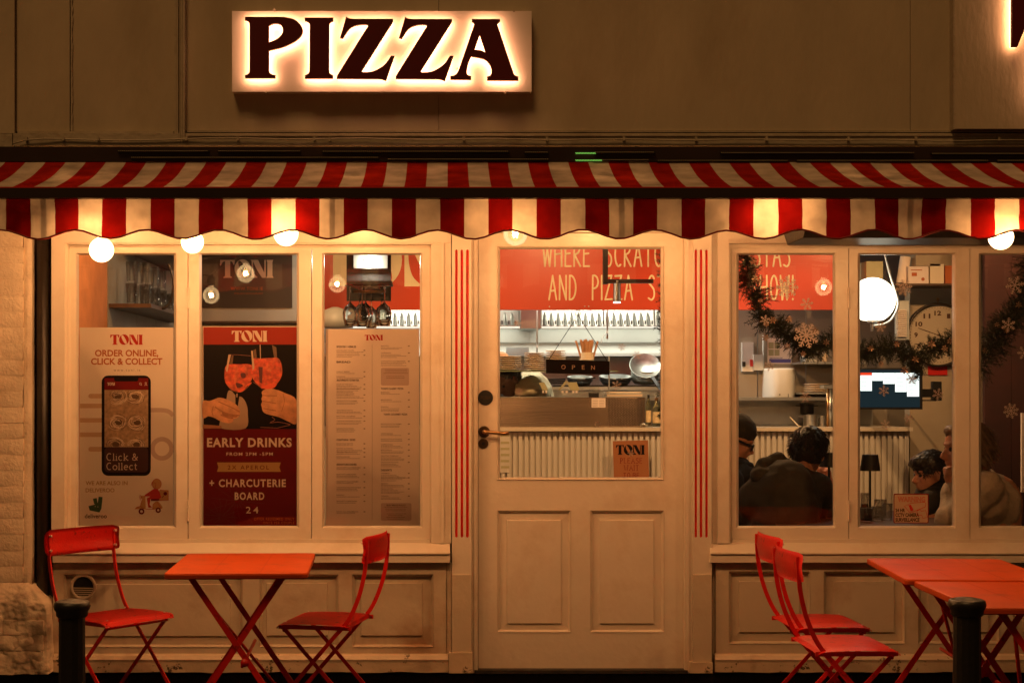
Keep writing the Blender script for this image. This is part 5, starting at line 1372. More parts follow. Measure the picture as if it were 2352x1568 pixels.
for k in range(3): pan(1413, 882.5 - k * 3.9, 36.5, 3.62, 9, ['bottom', 'middle', 'top'][k] + ' wide pan of the low stack below the right end of the OPEN board', (-88, 0.09) if k == 2 else None, inner='pan' if k == 2 else 'pandk')
for k in range(3): pan(1332, 883 - k * 3.6, 29, 3.62, 8, ['bottom', 'middle', 'top'][k] + ' shallow pan of the low stack under the OPEN board', (-62, 0.09) if k == 2 else None, inner='pan' if k == 2 else 'pandk')
for k in range(3):
    bm = bmesh.new(); bar(bm, P(1249, 872 + k * 4.2, 3.56), P(1298, 870.5 + k * 4.6, 3.66), 0.012, 0.012, (0, 0, 1))
    tag(obj('burner_bar', bm, M['pandk']), ['top', 'middle', 'lowest'][k] + ' of three black bars left of the pans on the range', 'grate bar', 'black bars on the range')
# vertical conduits in the kitchen
for i, (x, yb, lab) in enumerate(((1233.5, 809, 'pale vertical conduit above the tallest plate stack'), (1395, 777, 'pale vertical conduit with a white cord hook, right of the OPEN board string'))):
    t = thing('conduit', lab, 'pipe', P(x, yb, 3.6), 'conduits hanging in the kitchen')
    bm = bmesh.new(); atube(bm, [P(x, 640, 3.6), P(x, yb, 3.6)], 0.0055, 10); obj('tube', bm, M['greyplastic'], t, smooth=True)
    bx('connector', x - 2.4, yb - 16, x + 2.4, yb - 11, 3.59, 3.61, M['whiteplastic'], t, 0.001)
    if i:
        bm = bmesh.new(); atube(bm, crom([tuple(P(1395, 765, 3.6)), tuple(P(1388, 768, 3.59)), tuple(P(1383, 778, 3.59)), tuple(P(1381, 788, 3.59))], 4), 0.0022, 6); obj('cord', bm, M['whiteplastic'], t)
        bx('clamp', 1393, 769, 1397, 778, 3.585, 3.6, M['brass'], t, 0.001)
bl = bx('cutting_board', 1162.6, 797.5, 1215, 817, 4.12, 4.14, mk('pale blue board', (0.52, 0.60, 0.60), 0.4), None, 0.002); tag(bl, 'pale blue board standing on the kitchen ledge behind the plates', 'board')
# bread basket
bm = bmesh.new(); asphere(bm, P(1148, 819, YG + .12), (0.06, 0.05, 0.035)); tag(obj('bread_loaf', bm, M['kraft'], smooth=True), 'dark brown loaf on top of the wide plate stack', 'bread')
# bottles on the counter
def bottle(x, yb, yt, w, Y, label, capm):
    s = sc_at(Y); c = P(x, yb, Y); H = (yb - yt) / s; r = w / 2 / s
    t = thing('bottle', label, 'bottle', c, 'bottles on the counter end')
    bm = bmesh.new(); alathe(bm, c, [(r * 0.9, 0), (r, 0.01), (r, H * 0.62), (r * 0.8, H * 0.72), (r * 0.4, H * 0.8), (r * 0.36, H * 0.92)], 24); obj('body', bm, M['bottle'], t, smooth=True)
    bm = bmesh.new(); alathe(bm, c, [(r * 0.42, H * 0.88), (r * 0.45, H * 0.99), (r * 0.3, H)], 20); obj('cap', bm, capm, t)
    bm = bmesh.new(); alathe(bm, c, [(r * 1.01, H * 0.12), (r * 1.01, H * 0.5)], 24, cap=False); obj('label_band', bm, M['label'], t)
bottle(1489.5, 978, 906, 12.5, YCt + .02, 'slim clear bottle with a black and white cap beside the display case', M['black'])
bottle(1508, 979, 912, 18, YCt + .0, 'clear labelled bottle with a brass cap at the right edge of the door glass', M['brass'])
bm = bmesh.new(); atube(bm, [P(1470, 977, YCt - .01), P(1478, 973, YCt - .01), P(1484, 976, YCt - .01), P(1495, 977, YCt - .01)], [0.006, 0.009, 0.005, 0.004], 8); tag(obj('corkscrew', bm, M['steel'], smooth=True), 'small metal corkscrew lying at the foot of the bottles', 'corkscrew')

# hanging spot track
tr = thing('spot_track', 'black L shaped lighting track with one lit grey spot head, hanging inside the door', 'track light', P(1440, 648, 1.5))
bx('arm', 1385.5, 440, 1396.5, 652, 1.49, 1.53, M['black'], tr, 0.002)
bx('arm', 1396.8, 641, 1501, 650, 1.49, 1.53, M['black'], tr, 0.002)
c = P(1417, 694, 1.51)
bm = bmesh.new(); alathe(bm, c, [(0.020, 0.002), (0.021, 0.004), (0.021, 0.12), (0.018, 0.124)], 24); obj('spot_head', bm, M['steeldk'], tr, smooth=False)
bm = bmesh.new(); atube(bm, [c + Vector((0, 0, 0.12)), P(1417, 650, 1.51)], 0.006, 8); obj('stem', bm, M['steeldk'], tr)
bm = bmesh.new(); alathe(bm, c, [(0.0205, 0.0), (0.0205, -0.004)], 24); obj('lens', bm, M['spotlit'], tr)
def spot(name, loc, aim, e, col=(1.0, 0.54, 0.22), size=75, parent=None, blend=0.5, soft=0.03):
    l = bpy.data.lights.new(name, 'SPOT'); l.energy = e; l.color = col; l.spot_size = R(size); l.spot_blend = blend; l.shadow_soft_size = soft
    o = bpy.data.objects.new(name, l); COL.objects.link(o)
    o.rotation_euler = (Vector(aim) - Vector(loc)).to_track_quat('-Z', 'Y').to_euler()
    if parent is not None: o.parent = parent; o.location = Vector(loc) - OFF[parent.name]
    else: o.location = loc
spot('spot_light', c + Vector((0, 0, -0.01)), c + Vector((0, 0.1, -1)), 16, parent=tr, size=100)
# ceiling downlights of the dining room; the last is added to light the diners
for i, (x, y, ax, ay, az, e) in enumerate(((0.75, 1.3, 0.8, 2.8, 1.35, 115), (1.95, 1.2, 2.2, 2.8, 0.6, 85), (-0.75, 1.2, -0.8, 2.8, 1.6, 60), (-1.35, 1.35, -2.05, 2.2, 1.7, 60), (3.0, 1.1, 3.1, 3.0, 1.4, 80), (1.75, 1.75, 2.45, .45, .95, 80))):
    t = thing('ceiling_spotlight', ['ceiling spotlight over the doorway', 'ceiling spotlight over the dining table', 'ceiling spotlight behind the menu window', 'ceiling spotlight nearest the glass shelf', 'ceiling spotlight before the clock', 'unseen ceiling spotlight added to light the diners'][i], 'spotlight', (x, y, ZC), 'ceiling spotlights of the dining room')
    bm = bmesh.new(); alathe(bm, (x, y, ZC - 0.12), [(0.035, 0), (0.035, 0.1), (0.01, 0.118)], 20); obj('housing', bm, M['black'], t)
    bm = bmesh.new(); alathe(bm, (x, y, ZC - 0.125), [(0.03, 0), (0.03, 0.003)], 20); obj('lens', bm, M['spotlit'], t)
    spot('spot_light', (x, y, ZC - 0.14), (ax, ay, az), e, parent=t, size=95)

# ============================================================ RIGHT SIDE OF THE KITCHEN
YW = 3.6
wp = thing('kitchen_side_panel', 'grey steel wall cladding with pale seams behind the hand towel dispenser', 'wall panel', P(1800, 980, YW))
for a, b in ((1655, 1739), (1741, 1769), (1771, 1850), (1852, 1935), (1937, 2090)): bx('panel', a, 712, b, 1100, YW, YW + 0.02, M['tile'], wp, 0.001)
eb = thing('switch_box', 'pale electrical panel with a red rocker switch and socket box', 'switch box', P(*kb(340, 1320), YW))
bx('plate', *kb(243, 1040), *kb(352, 1320), YW - 0.04, YW, M['whiteplastic'], eb, 0.003)
bx('socket_box', *kb(355, 1155), *kb(440, 1308), YW - 0.06, YW, M['greyplastic'], eb, 0.004)
bx('rocker', *kb(320, 1205), *kb(346, 1270), YW - 0.048, YW - 0.04, M['redplastic'], eb, 0.002)
bx('isolator', *kb(246, 1225), *kb(275, 1270), YW - 0.055, YW - 0.04, M['black'], eb, 0.002)
t = thing('conduit', 'white vertical conduit running down beside the towel dispenser to a small box', 'pipe', P(1751, 978, YW))
bm = bmesh.new(); atube(bm, [P(1753, 770, YW - .02), P(1753, 966, YW - .02)], 0.006, 10); obj('tube', bm, M['greyplastic'], t, smooth=True)
bx('junction_box', 1746.5, 967, 1761, 981, YW - 0.06, YW, M['greyplastic'], t, 0.002)
bx('warning_tag', 1743, 925, 1750, 944, YW - 0.03, YW - 0.028, M['redplastic'], t, 0)
sp_ = thing('soap_bottle', 'small red soap bottle on the counter beside the grey junction box', 'bottle', P(1741, 981, YW - .1))
bm = bmesh.new(); alathe(bm, P(1741, 981, YW - .1), [(0.018, 0), (0.019, 0.025), (0.008, 0.04), (0.007, 0.05)], 16); obj('body', bm, M['redplastic'], sp_, smooth=True)
bm = bmesh.new(); alathe(bm, P(1741, 981, YW - .1), [(0.009, 0.048), (0.009, 0.056)], 12); obj('cap', bm, M['redplastic'], sp_)
no = thing('safety_notice', 'pinned hygiene notice with olive boxes and a purple band over the dispenser', 'notice', P(*kb(600, 1245), YW - .01))
bx('sheet', *kb(485, 1000), *kb(716, 1246), YW - 0.012, YW - 0.01, M['paper'], no, 0)
flat('print', [[kb(*p) for p in rect(495, 1040, 545, 1100)], [kb(*p) for p in rect(552, 1040, 600, 1100)], [kb(*p) for p in rect(495, 1110, 545, 1168)], [kb(*p) for p in rect(552, 1110, 600, 1168)]], YW - 0.013, M['olive'], no)
flat('print', [[kb(*p) for p in rect(502, 1200, 708, 1236)]], YW - 0.013, M['purple'], no)
text('print', 'WASH YOUR HANDS NOW', *kb(506, 1185), *kb(630, 1197), YW - 0.013, M['purple'], no, 0.03)
td = thing('towel_dispenser', 'white rounded hand towel dispenser on the kitchen wall', 'dispenser', P(1799, 931, YW))
x0, x1 = 1763.5, 1834; Yd = YW - 0.2
bm = bmesh.new(); n = 14; pr = []
for i in range(n + 1):
    a = i / n; pr.append((PX(x0, Yd) + (PX(x1, Yd) - PX(x0, Yd)) * a, YW - 0.10 - 0.10 * (1 - abs(2 * a - 1) ** 4)))
prof_z = [(PZ(929, Yd), 0.90), (PZ(926, Yd), 0.98), (PZ(905, Yd), 1), (PZ(850, Yd), 1), (PZ(847, Yd), 0.985), (PZ(845, Yd), 0.93)]
rows = []
xm = (pr[0][0] + pr[-1][0]) / 2
for z, k in prof_z: rows.append([bm.verts.new((xm + (x - xm) * (0.6 + 0.4 * k), YW - (YW - y) * k, z - 0.012 * ((x - xm) / (pr[-1][0] - xm)) ** 2 * (0))) for x, y in pr])
for r0, r1 in zip(rows, rows[1:]):
    for i in range(n): bm.faces.new((r0[i], r0[i + 1], r1[i + 1], r1[i]))
for r_ in (rows[0], rows[-1]):
    bk_ = [bm.verts.new((v.co.x, YW, v.co.z)) for v in r_]
    for i in range(n): bm.faces.new((r_[i], r_[i + 1], bk_[i + 1], bk_[i]))
for side in (0, n):
    q = [r_[side] for r_ in rows]; bk_ = [bm.verts.new((v.co.x, YW, v.co.z)) for v in q]
    for i in range(len(q) - 1): bm.faces.new((q[i], q[i + 1], bk_[i + 1], bk_[i]))
fixn(bm); obj('cover', bm, M['whiteplastic'], td, smooth=True)
bx('window_slot', 1810, 904, 1811.2, 914, Yd - 0.003, Yd, M['black'], td, 0)
bm = bmesh.new()
for a in (0, 60, 120): ribbon(bm, [(1791 + 2 * math.cos(R(a)), 906 + 2 * math.sin(R(a))), (1791 - 2 * math.cos(R(a)), 906 - 2 * math.sin(R(a)))], 0.7, Yd - 0.004)
obj('mark', bm, M['black'], td)
# shelves with tubs and plates at the right of the dispenser
s1 = bx('kitchen_shelf', 1840, 831, 1990, 835.5, 3.3, YW, M['steel'], None, 0.001); tag(s1, 'upper steel kitchen shelf with stacked tubs, right of the notice', 'shelf', 'steel kitchen shelves')
s3 = bx('kitchen_shelf', 1838, 901, 1935, 905, 3.3, YW, M['steeldk'], None, 0.001); tag(s3, 'lower steel kitchen shelf with plates, right of the dispenser', 'shelf', 'steel kitchen shelves')
for k in range(3):
    o = bx('food_tub', 1848 + k, 803.5 + k * 9.2, 1878 - k, 811.5 + k * 9.2, 3.35, 3.5, (M['greyplastic'], M['whiteplastic'], M['greyplastic'])[k], None, 0.004); tag(o, ['top', 'middle', 'bottom'][k] + ' food tub of the stack on the upper kitchen shelf', 'tub', 'stacked food tubs')
bm = bmesh.new(); alathe(bm, P(1894, 830.7, 3.4), [(0.018, 0), (0.023, 0.08), (0.021, 0.08), (0.016, 0.004)], 20); tag(obj('paper_cup', bm, M['plate']), 'cream cup at the right end of the upper kitchen shelf', 'cup')
plate_stack(1874, 880, 901, 56, 5, 'stack of plates on the lower kitchen shelf right of the dispenser', 3.42)
def pot(x, yb, yt, w, Y, mat, label, lid=False, name='saucepan'):
    s = sc_at(Y); c = P(x, yb, Y); H = (yb - yt) / s; r = w / 2 / s
    t = thing(name, label, 'pan', c)
    bm = bmesh.new(); alathe(bm, c, [(r * 0.95, 0), (r, 0.006), (r, H), (r * 1.06, H), (r * 1.06, H + 0.003), (r * 0.95, H + 0.003), (r * 0.93, 0.01)], 28); obj('body', bm, mat, t, smooth=False)
    bm = bmesh.new(); bar(bm, c + Vector((-r, 0, H * 0.85)), c + Vector((-r - 0.03, 0, H * 0.9)), 0.015, 0.005); bar(bm, c + Vector((r, 0, H * 0.85)), c + Vector((r + 0.03, 0, H * 0.9)), 0.015, 0.005); obj('handle', bm, mat, t)
pot(1862, 981, 953, 34, 3.1, M['steel'], 'shiny steel container on the counter, nearest the coffee column')
pot(1890, 981, 955, 26, 3.12, M['steeldk'], 'duller steel container behind the shiny one on the counter')
pot(1853, 950, 929, 31, 3.3, M['pandk'], 'black pot behind the steel containers')
bm = bmesh.new(); bar(bm, P(1815, 958, 3.0), P(1833, 977, 2.95), 0.014, 0.006, (0, 1, 0)); bar(bm, P(1833, 977, 2.95), P(1842, 981, 2.95), 0.03, 0.004, (0, 1, 0)); tag(obj('ladle', bm, M['tub'], bevel=0.002), 'pale ladle leaning on the counter beside the steel container', 'ladle')
cm = thing('coffee_column', 'vertical chrome pipes of the drinks machine at the right of the first right casement', 'machine', P(1907, 981, 3.0))
for x, r_ in ((1901, 0.009), (1907, 0.012), (1913, 0.006)):
    bm = bmesh.new(); atube(bm, [P(x, 981, 3.0), P(x, 890, 3.0)], r_, 14); obj('pipe', bm, M['brass'] if x == 1901 else M['steel'], cm, smooth=True)
bx('head', 1893, 884, 1925, 892, 2.95, 3.08, M['steel'], cm, 0.003)

# order screen
sc_ = thing('order_screen', 'wall screen showing five white order tickets on a dark background', 'screen', P(2045, 940, 1.9))
YSn = 1.9
bx('casing', 1930, 845, 2119, 940, YSn, YSn + 0.04, M['black'], sc_, 0.003)
bx('display', 1935, 849, 2113, 935, YSn - 0.0015, YSn - 0.0005, M['screendk'], sc_, 0)
def kc(x, y): return (1928.6 + x * 0.24, 536.3 + y * 0.24)
for i, (a, b, c_) in enumerate(((60, 190, 1470), (198, 308, 1505), (310, 413, 1408), (416, 528, 1438), (531, 641, 1515), (645, 760, 1558))):
    if i == 0: continue
    tk = flat('order_ticket', [[kc(*p) for p in rect(a, 1332, b, c_)]], YSn - 0.0025, M['screen'], sc_)
    bm = bmesh.new(); yy = 1366
    while yy < c_ - 14: aflat(bm, [kc(*p) for p in rect(a + 8, yy, a + 8 + random.uniform(40, 85), yy + 3)], YSn - 0.0032); yy += 13
    obj('text_lines', bm, M['screendk'], tk)
    if i == 1: flat('ticket_header', [[kc(*p) for p in rect(a, 1330, b, 1356)]], YSn - 0.0035, M['screenred'], tk)
ar = thing('wall_bracket', 'black swivel bracket right of the order screen', 'bracket', P(2148, 920, 2.2))
bx('wall_plate', 2144.5, 876, 2163, 920, 2.2, 2.26, M['black'], ar, 0.003); bx('arm', 2119, 893, 2144, 912, 2.0, 2.04, M['black'], ar, 0.004); bx('arm', 2136, 896, 2150, 910, 2.02, 2.25, M['black'], ar, 0.004)
bracket_post = bx('wall_bracket_post', 2146, 918, 2150, 921, 2.21, 2.9, M['black'], ar, 0)
bx('screen_mount', 2040, 880, 2060, 900, 1.945, 2.96, M['black'], sc_, 0.002)

# globe pendant
gl_ = thing('globe_lamp', 'big lit white globe lamp with a flat base and a pale looped cable', 'lamp', P(2004, 735, 1.3))
c = P(2004, 689, 1.3); r = 51.5 / sc_at(1.3)
bm = bmesh.new(); a1 = math.acos(46 / 51.5)
alathe(bm, c, [(0.0005, -r * math.cos(a1))] + [(r * math.sin(a), -r * math.cos(a)) for a in [a1 + (math.pi - 0.02 - a1) * i / 20 for i in range(21)]], 40); obj('opal_globe', bm, M['globe'], gl_, smooth=True)
bm = bmesh.new(); alathe(bm, c + Vector((0, 0, -r * math.cos(a1))), [(0.03, 0), (0.03, -0.012), (0.012, -0.02), (0.01, -0.06)], 20); obj('base', bm, M['steeldk'], gl_)
bm = bmesh.new(); atube(bm, crom([tuple(P(*kc(425, 150), 1.25)), tuple(P(*kc(480, 380), 1.25)), tuple(P(*kc(530, 540), 1.25)), tuple(P(*kc(560, 680), 1.25)), tuple(P(*kc(505, 810), 1.25)), tuple(P(*kc(430, 865), 1.25)), tuple(P(*kc(330, 880), 1.28))], 6), 0.0065, 8); obj('cable', bm, M['whiteplastic'], gl_, smooth=True)
# clock
ck = thing('wall_clock', 'large round wall clock with bold numerals and a top knob, half behind the garland', 'clock', P(2154, 840, YC - .03))
c = P(2154, 769, YC - 0.03); s = sc_at(YC - 0.03)
bm = bmesh.new(); alathe(bm, c, [(73 / s, 0.03), (74 / s, -0.01), (72 / s, -0.03), (69 / s, -0.025), (68.5 / s, 0.0)], 56, 'y', cap=False); obj('rim', bm, M['clockrim'], ck, smooth=True)
bm = bmesh.new(); alathe(bm, c, [(69 / s, -0.002), (69 / s, 0.0)], 56, 'y'); fc = obj('face', bm, M['clockface'], ck)
for h in range(1, 13):
    a = R(h * 30); nx_, ny_ = 2154 + 50 * math.sin(a), 769 - 50 * math.cos(a); w = 4.0 if h < 10 else 8
    text('numeral', str(h), nx_ - w, ny_ - 5.5, nx_ + w, ny_ + 5.5, YC - 0.0335, M['inkdark'], fc, 0.035)
bm = bmesh.new(); ribbon(bm, [(2154, 769), (2109, 753)], 1.4, YC - 0.036); ribbon(bm, [(2154, 769), (2180, 776)], 2.4, YC - 0.037); obj('hand', bm, M['inkdark'], fc)
bm = bmesh.new()
for h in range(60):
    a = R(h * 6); ribbon(bm, [(2154 + 62 * math.sin(a), 769 - 62 * math.cos(a)), (2154 + 64.5 * math.sin(a), 769 - 64.5 * math.cos(a))], 0.9, YC - 0.0335)
obj('minute_track', bm, M['inkdark'], fc)
bm = bmesh.new(); asphere(bm, P(2154, 687, YC - .04), 0.012); atube(bm, [P(2154, 689, YC - .04), P(2154, 698, YC - .04)], 0.005, 8); obj('knob', bm, M['brass'], ck, smooth=True)
# upper shelf with boxes
us2 = bx('high_shelf', 1960, 651, 2215, 655, 2.7, 3.0, M['wood'], None, 0.002); tag(us2, 'high shelf above the clock carrying boxes', 'shelf')
for i, (a, b, cc, d_, m_, l_) in enumerate(((2086, 612, 2133, 650.8, 'paper2', 'cream printed box in the middle of the high shelf'), (2136, 606, 2168, 650.8, 'tub', 'plain pale box right of the printed box on the high shelf'), (2171, 610, 2212, 650.8, 'inkorange', 'orange box at the right end of the high shelf'), (2104, 583, 2160, 611, 'wallbeige', 'brown box standing on top of the cream printed box'), (1990, 600, 2028, 650.8, 'olive', 'olive box left on the high shelf behind the globe cable'))):
    bo = bx('cardboard_box', a, b, cc, d_, 2.72, 2.95, M[m_], None, 0.002); tag(bo, l_, 'box', 'boxes on the high shelf')
    if i == 0:
        bm = bmesh.new(); ribbon(bm, [(2092, 620), (2118, 620)], 2, 2.7185); aflat(bm, rect(2094, 626, 2106, 634), 2.7185); aflat(bm, circ(2120, 641, 4, 12), 2.7185); obj('print', bm, M['inkorange'], bo)
t = thing('paper_roll', 'tall leaning white paper roll between the globe lamp and the boxes', 'paper roll', P(2066, 650, 2.8)); bm = bmesh.new(); atube(bm, [P(2070, 650, 2.8), P(2080, 590, 2.8)], 0.034, 20); obj('roll', bm, M['paper'], t)
t = thing('paper_stack', 'tall stack of folded paper hung on the wall left of the clock', 'papers', P(2072, 775, 2.9))
bx('holder', 2058, 690, 2088, 780, 2.93, 2.96, M['greyplastic'], t, 0.002)
for k in range(14): bx('sheet', 2062, 711 + k * 4.5, 2083, 714 + k * 4.5, 2.90, 2.93, M['paper'], t, 0.0008)
t = bx('small_sign', 2132, 841, 2176, 861, YC - 0.012, YC - 0.002, M['redplastic'], None, 0.001); tag(t, 'small red sign under the clock', 'sign')

# ============================================================ LEFT PART OF THE ROOM
gsf = thing('bar_shelf', 'long dark shelf along the left side wall holding glasses', 'shelf', (XL + 0.12, 3, 1.88))
ysh0 = (-XL - 0.02) * F / (CX - 259) - D
zsh = PZ(690, 1.9)
box('shelf_board', XL + 0.002, XL + 0.26, 2.22, 4.3, zsh - 0.025, zsh, M['wood'], gsf, 0.002)
box('shelf_board', XL + 0.002, XL + 0.26, 2.6, 4.3, zsh + 0.36, zsh + 0.385, M['wood'], gsf, 0.002)
def tumbler(x, y, z, r, h, label, grp='tumblers on the bar shelf'):
    t = thing('drinking_glass', label, 'glass', (x, y, z), grp)
    bm = bmesh.new(); alathe(bm, (x, y, z), [(r * 0.8, 0), (r * 0.82, 0.006), (r, h), (r * 0.94, h), (r * 0.76, 0.012)], 20); obj('body', bm, M['ware'], t, smooth=True)
    return t
k = 0
for row, y in enumerate((2.32, 2.44, 2.56, 2.78, 2.9, 3.02, 3.25, 3.38, 3.6)):
    for lv in range(2 if row < 6 else 1):
        tumbler(XL + 0.12 + 0.06 * (row % 2), y, zsh + 0.001 + lv * 0.135, 0.036, 0.13, ['lower', 'upper'][lv] + f' tumbler of the {["first", "second", "third", "fourth", "fifth", "sixth", "seventh", "eighth", "ninth"][row]} pile along the bar shelf, counted from the window')
t = thing('shelf_arm', 'curved dark bracket at the far end of the bar shelf', 'bracket', (XL + .3, 3.4, 1.8))
bm = bmesh.new(); atube(bm, crom([tuple(P(388, 700, 2.6)), tuple(P(395, 680, 2.6)), tuple(P(398, 650, 2.6)), tuple(P(394, 625, 2.6)), tuple(P(386, 606, 2.6))], 5), 0.008, 8); atube(bm, [P(366, 709, 2.6), P(378, 708, 2.6), P(390, 696, 2.6)], 0.010, 8); obj('arm', bm, M['clockrim'], t, smooth=True)
# dark board with wordmark behind the middle casement
bd = thing('menu_board', 'dark framed board with the faded TONI name and web address behind the middle casement', 'board', P(585, 735, 1.3))
bx('frame', 430, 560, 681, 737, 1.3, 1.33, M['batten'], bd, 0.003); bx('panel', 436, 566, 671, 707, 1.29, 1.299, mk('dark brown board', (0.07, 0.04, 0.025), 0.5), bd, 0.001)
toni(505, 597, 628, 638, 1.287, M['inkpale'], bd)
text('lettering', 'WWW.TONI.IE', 530, 659, 604, 667, 1.287, M['inkorange'], bd, 0.0, 1.1); text('lettering', 'ITALIAN RESTAURANT', 538, 672, 604, 676, 1.287, M['inkorange'], bd, 0.0, 1.1)
bx('ledge', 425, 737.5, 690, 742, 1.22, 1.33, M['wood'], bd, 0.001); bx('lower_panel', 425, 742.5, 690, 900, 1.3, 1.33, M['tile'], bd, 0.001)
# wine glass rack behind menu casement
rk = thing('glass_rack', 'dark glass rack with brass rails hanging behind the menu casement', 'rack', P(850, 683, 1.0))
YR = 1.0
bx('back_board', 796, 540, 898, 691, YR + 0.18, YR + 0.20, M['black'], rk, 0.002)
bx('lit_panel', 812, 586, 890, 616, YR + 0.10, YR + 0.12, M['steeldk'], rk, 0.004)
bx('top_board', 796, 645, 900, 652, YR - 0.05, YR + 0.17, M['black'], rk, 0.002)
bm = bmesh.new()
for yy in (668, 671.5): atube(bm, [P(812, yy, YR), P(885, yy, YR)], 0.003, 8)
obj('rail', bm, M['brass'], rk, smooth=True)
bm = bmesh.new(); asphere(bm, P(846, 597, YR + 0.06), (0.022, 0.022, 0.016)); bl_ = obj('bulb', bm, M['spotlit'], rk, smooth=True)
l = bpy.data.lights.new('rack_light', 'POINT'); l.energy = 10; l.color = (1, 0.9, 0.7); l.shadow_soft_size = 0.02; lo = bpy.data.objects.new('rack_light', l); COL.objects.link(lo); lo.parent = rk; lo.location = P(846, 597, YR + 0.03) - OFF[rk.name]
def wineglass(x, ytop, label, Y, sc=1.0):
    c = P(x, ytop, Y); s = sc
    t = thing('wine_glass', label, 'wine glass', c, 'wine glasses hanging upside down')
    bm = bmesh.new()
    pr = [(0.030 * s, 0.0), (0.030 * s, -0.002), (0.006 * s, -0.006 * s), (0.0035 * s, -0.02 * s), (0.0035 * s, -0.085 * s), (0.008 * s, -0.095 * s), (0.030 * s, -0.115 * s), (0.040 * s, -0.145 * s), (0.037 * s, -0.18 * s), (0.029 * s, -0.215 * s), (0.0275 * s, -0.215 * s), (0.0355 * s, -0.18 * s), (0.0385 * s, -0.145 * s), (0.0285 * s, -0.117 * s), (0.002 * s, -0.100 * s)]
    alathe(bm, c, pr, 24, cap=False); obj('goblet', bm, M['crystal'], t, smooth=True)
for x, yt, l_, Y_, s_ in ((804, 656, 'leftmost hanging wine glass', YR, 1.0), (832, 658, 'front middle hanging wine glass', YR, 1.0), (840, 657, 'wine glass just right of the front middle one', YR + .08, 1.0), (853, 667, 'short looking wine glass deep between the others', YR + .15, .95), (883, 656, 'rightmost hanging wine glass', YR, 1.0), (826, 662, 'rear wine glass showing between the two left ones', YR + .16, .95), (877, 662, 'rear wine glass behind the rightmost one', YR + .16, .95)):
    wineglass(x, yt, l_, Y_, s_)
# crockery mound behind left
bm = bmesh.new(); alathe(bm, P(770, 752, 2.2), [(0.11, 0), (0.10, 0.06), (0.07, 0.105), (0.02, 0.125)], 24); tag(obj('mixing_bowl', bm, M['greyplastic'], smooth=True), 'upturned pale bowl low behind the menu casement', 'bowl')
# ============================================================ PEOPLE
def xf(prims, Mx):
    out = []; R3 = Mx.to_3x3(); sc = R3.to_scale()[0]; rot = Mx.to_quaternion().to_matrix()
    for p in prims:
        if p[0] == 'e': out.append(('m', Mx @ Vector(p[1]), [v * sc for v in p[2]], rot))
        elif p[0] == 'm': out.append(('m', Mx @ Vector(p[1]), [v * sc for v in p[2]], rot @ p[3]))
        else: out.append(('c', Mx @ Vector(p[1]), Mx @ Vector(p[2]), p[3] * sc, p[4] * sc))
    return out
def fuse2(name, prims, mat, parent, voxel=0.009, smooth=5, rough=0.0, rfreq=20.0, stretch=None):
    bm = bmesh.new()
    for p in prims:
        if p[0] == 'e': asphere(bm, p[1], p[2], 20, 12)
        elif p[0] == 'm': asphere(bm, p[1], p[2], 20, 12, p[3])
        else: acaps(bm, p[1], p[2], p[3], p[4])
    me = bpy.data.meshes.new('tmp'); bm.to_mesh(me); bm.free()
    t = bpy.data.objects.new('tmp', me); COL.objects.link(t)
    m = t.modifiers.new('r', 'REMESH'); m.mode = 'VOXEL'; m.voxel_size = voxel
    if smooth: s = t.modifiers.new('s', 'SMOOTH'); s.factor = 0.5; s.iterations = smooth
    dg = bpy.context.evaluated_depsgraph_get(); dg.update()
    out = bpy.data.meshes.new_from_object(t.evaluated_get(dg))
    bpy.data.objects.remove(t); bpy.data.meshes.remove(me)
    if rough:
        ns = [v.normal.copy() for v in out.vertices]
        for v, nn in zip(out.vertices, ns):
            q = v.co * rfreq
            if stretch: q = Vector((q.x * stretch[0], q.y * stretch[1], q.z * stretch[2]))
            v.co += nn * rough * (mnoise.noise(q) + 0.5 * mnoise.noise(q * 2.3))
    out.name = name; out.materials.clear()
    return link_mesh(name, out, mat, parent, smooth=True)
HEAD = [('e', (-.012, 0, .028), (.096, .076, .088)), ('e', (.030, 0, -.030), (.056, .057, .075)), ('e', (.042, 0, -.082), (.036, .040, .026)), ('e', (.066, 0, -.098), (.017, .020, .015)),
        ('c', (.080, 0, .008), (.104, 0, -.026), .008, .012), ('e', (.092, 0, -.034), (.014, .017, .009)), ('e', (.072, 0, .026), (.018, .044, .011)), ('e', (.060, .030, -.020), (.022, .020, .022)), ('e', (.060, -.030, -.020), (.022, .020, .022)),
        ('e', (.084, 0, -.055), (.010, .022, .006)), ('e', (.080, 0, -.068), (.011, .020, .007)),
        ('e', (-.006, .078, -.012), (.016, .007, .028)), ('e', (-.006, -.078, -.012), (.016, .007, .028)), ('c', (-.025, 0, -.07), (-.045, 0, -.19), .050, .056)]
def headM(loc, fwd, roll=0.0, sc=1.0):
    f = Vector(fwd).normalized(); up = Vector((0, 0, 1)); s = up.cross(f).normalized(); u = f.cross(s)
    m3 = Matrix((f, s, u)).transposed()
    if roll: m3 = Matrix.Rotation(R(roll), 3, f) @ m3
    return Matrix.Translation(Vector(loc)) @ m3.to_4x4() @ Matrix.Scale(sc, 4)
def eyes(Mx, parent):
    for s in (1, -1):
        bm = bmesh.new(); asphere(bm, Mx @ Vector((.0715, .029 * s, .004)), 0.0105 * Mx.to_scale()[0], 12, 8); obj('eye', bm, M['hairdark'], parent, smooth=True)
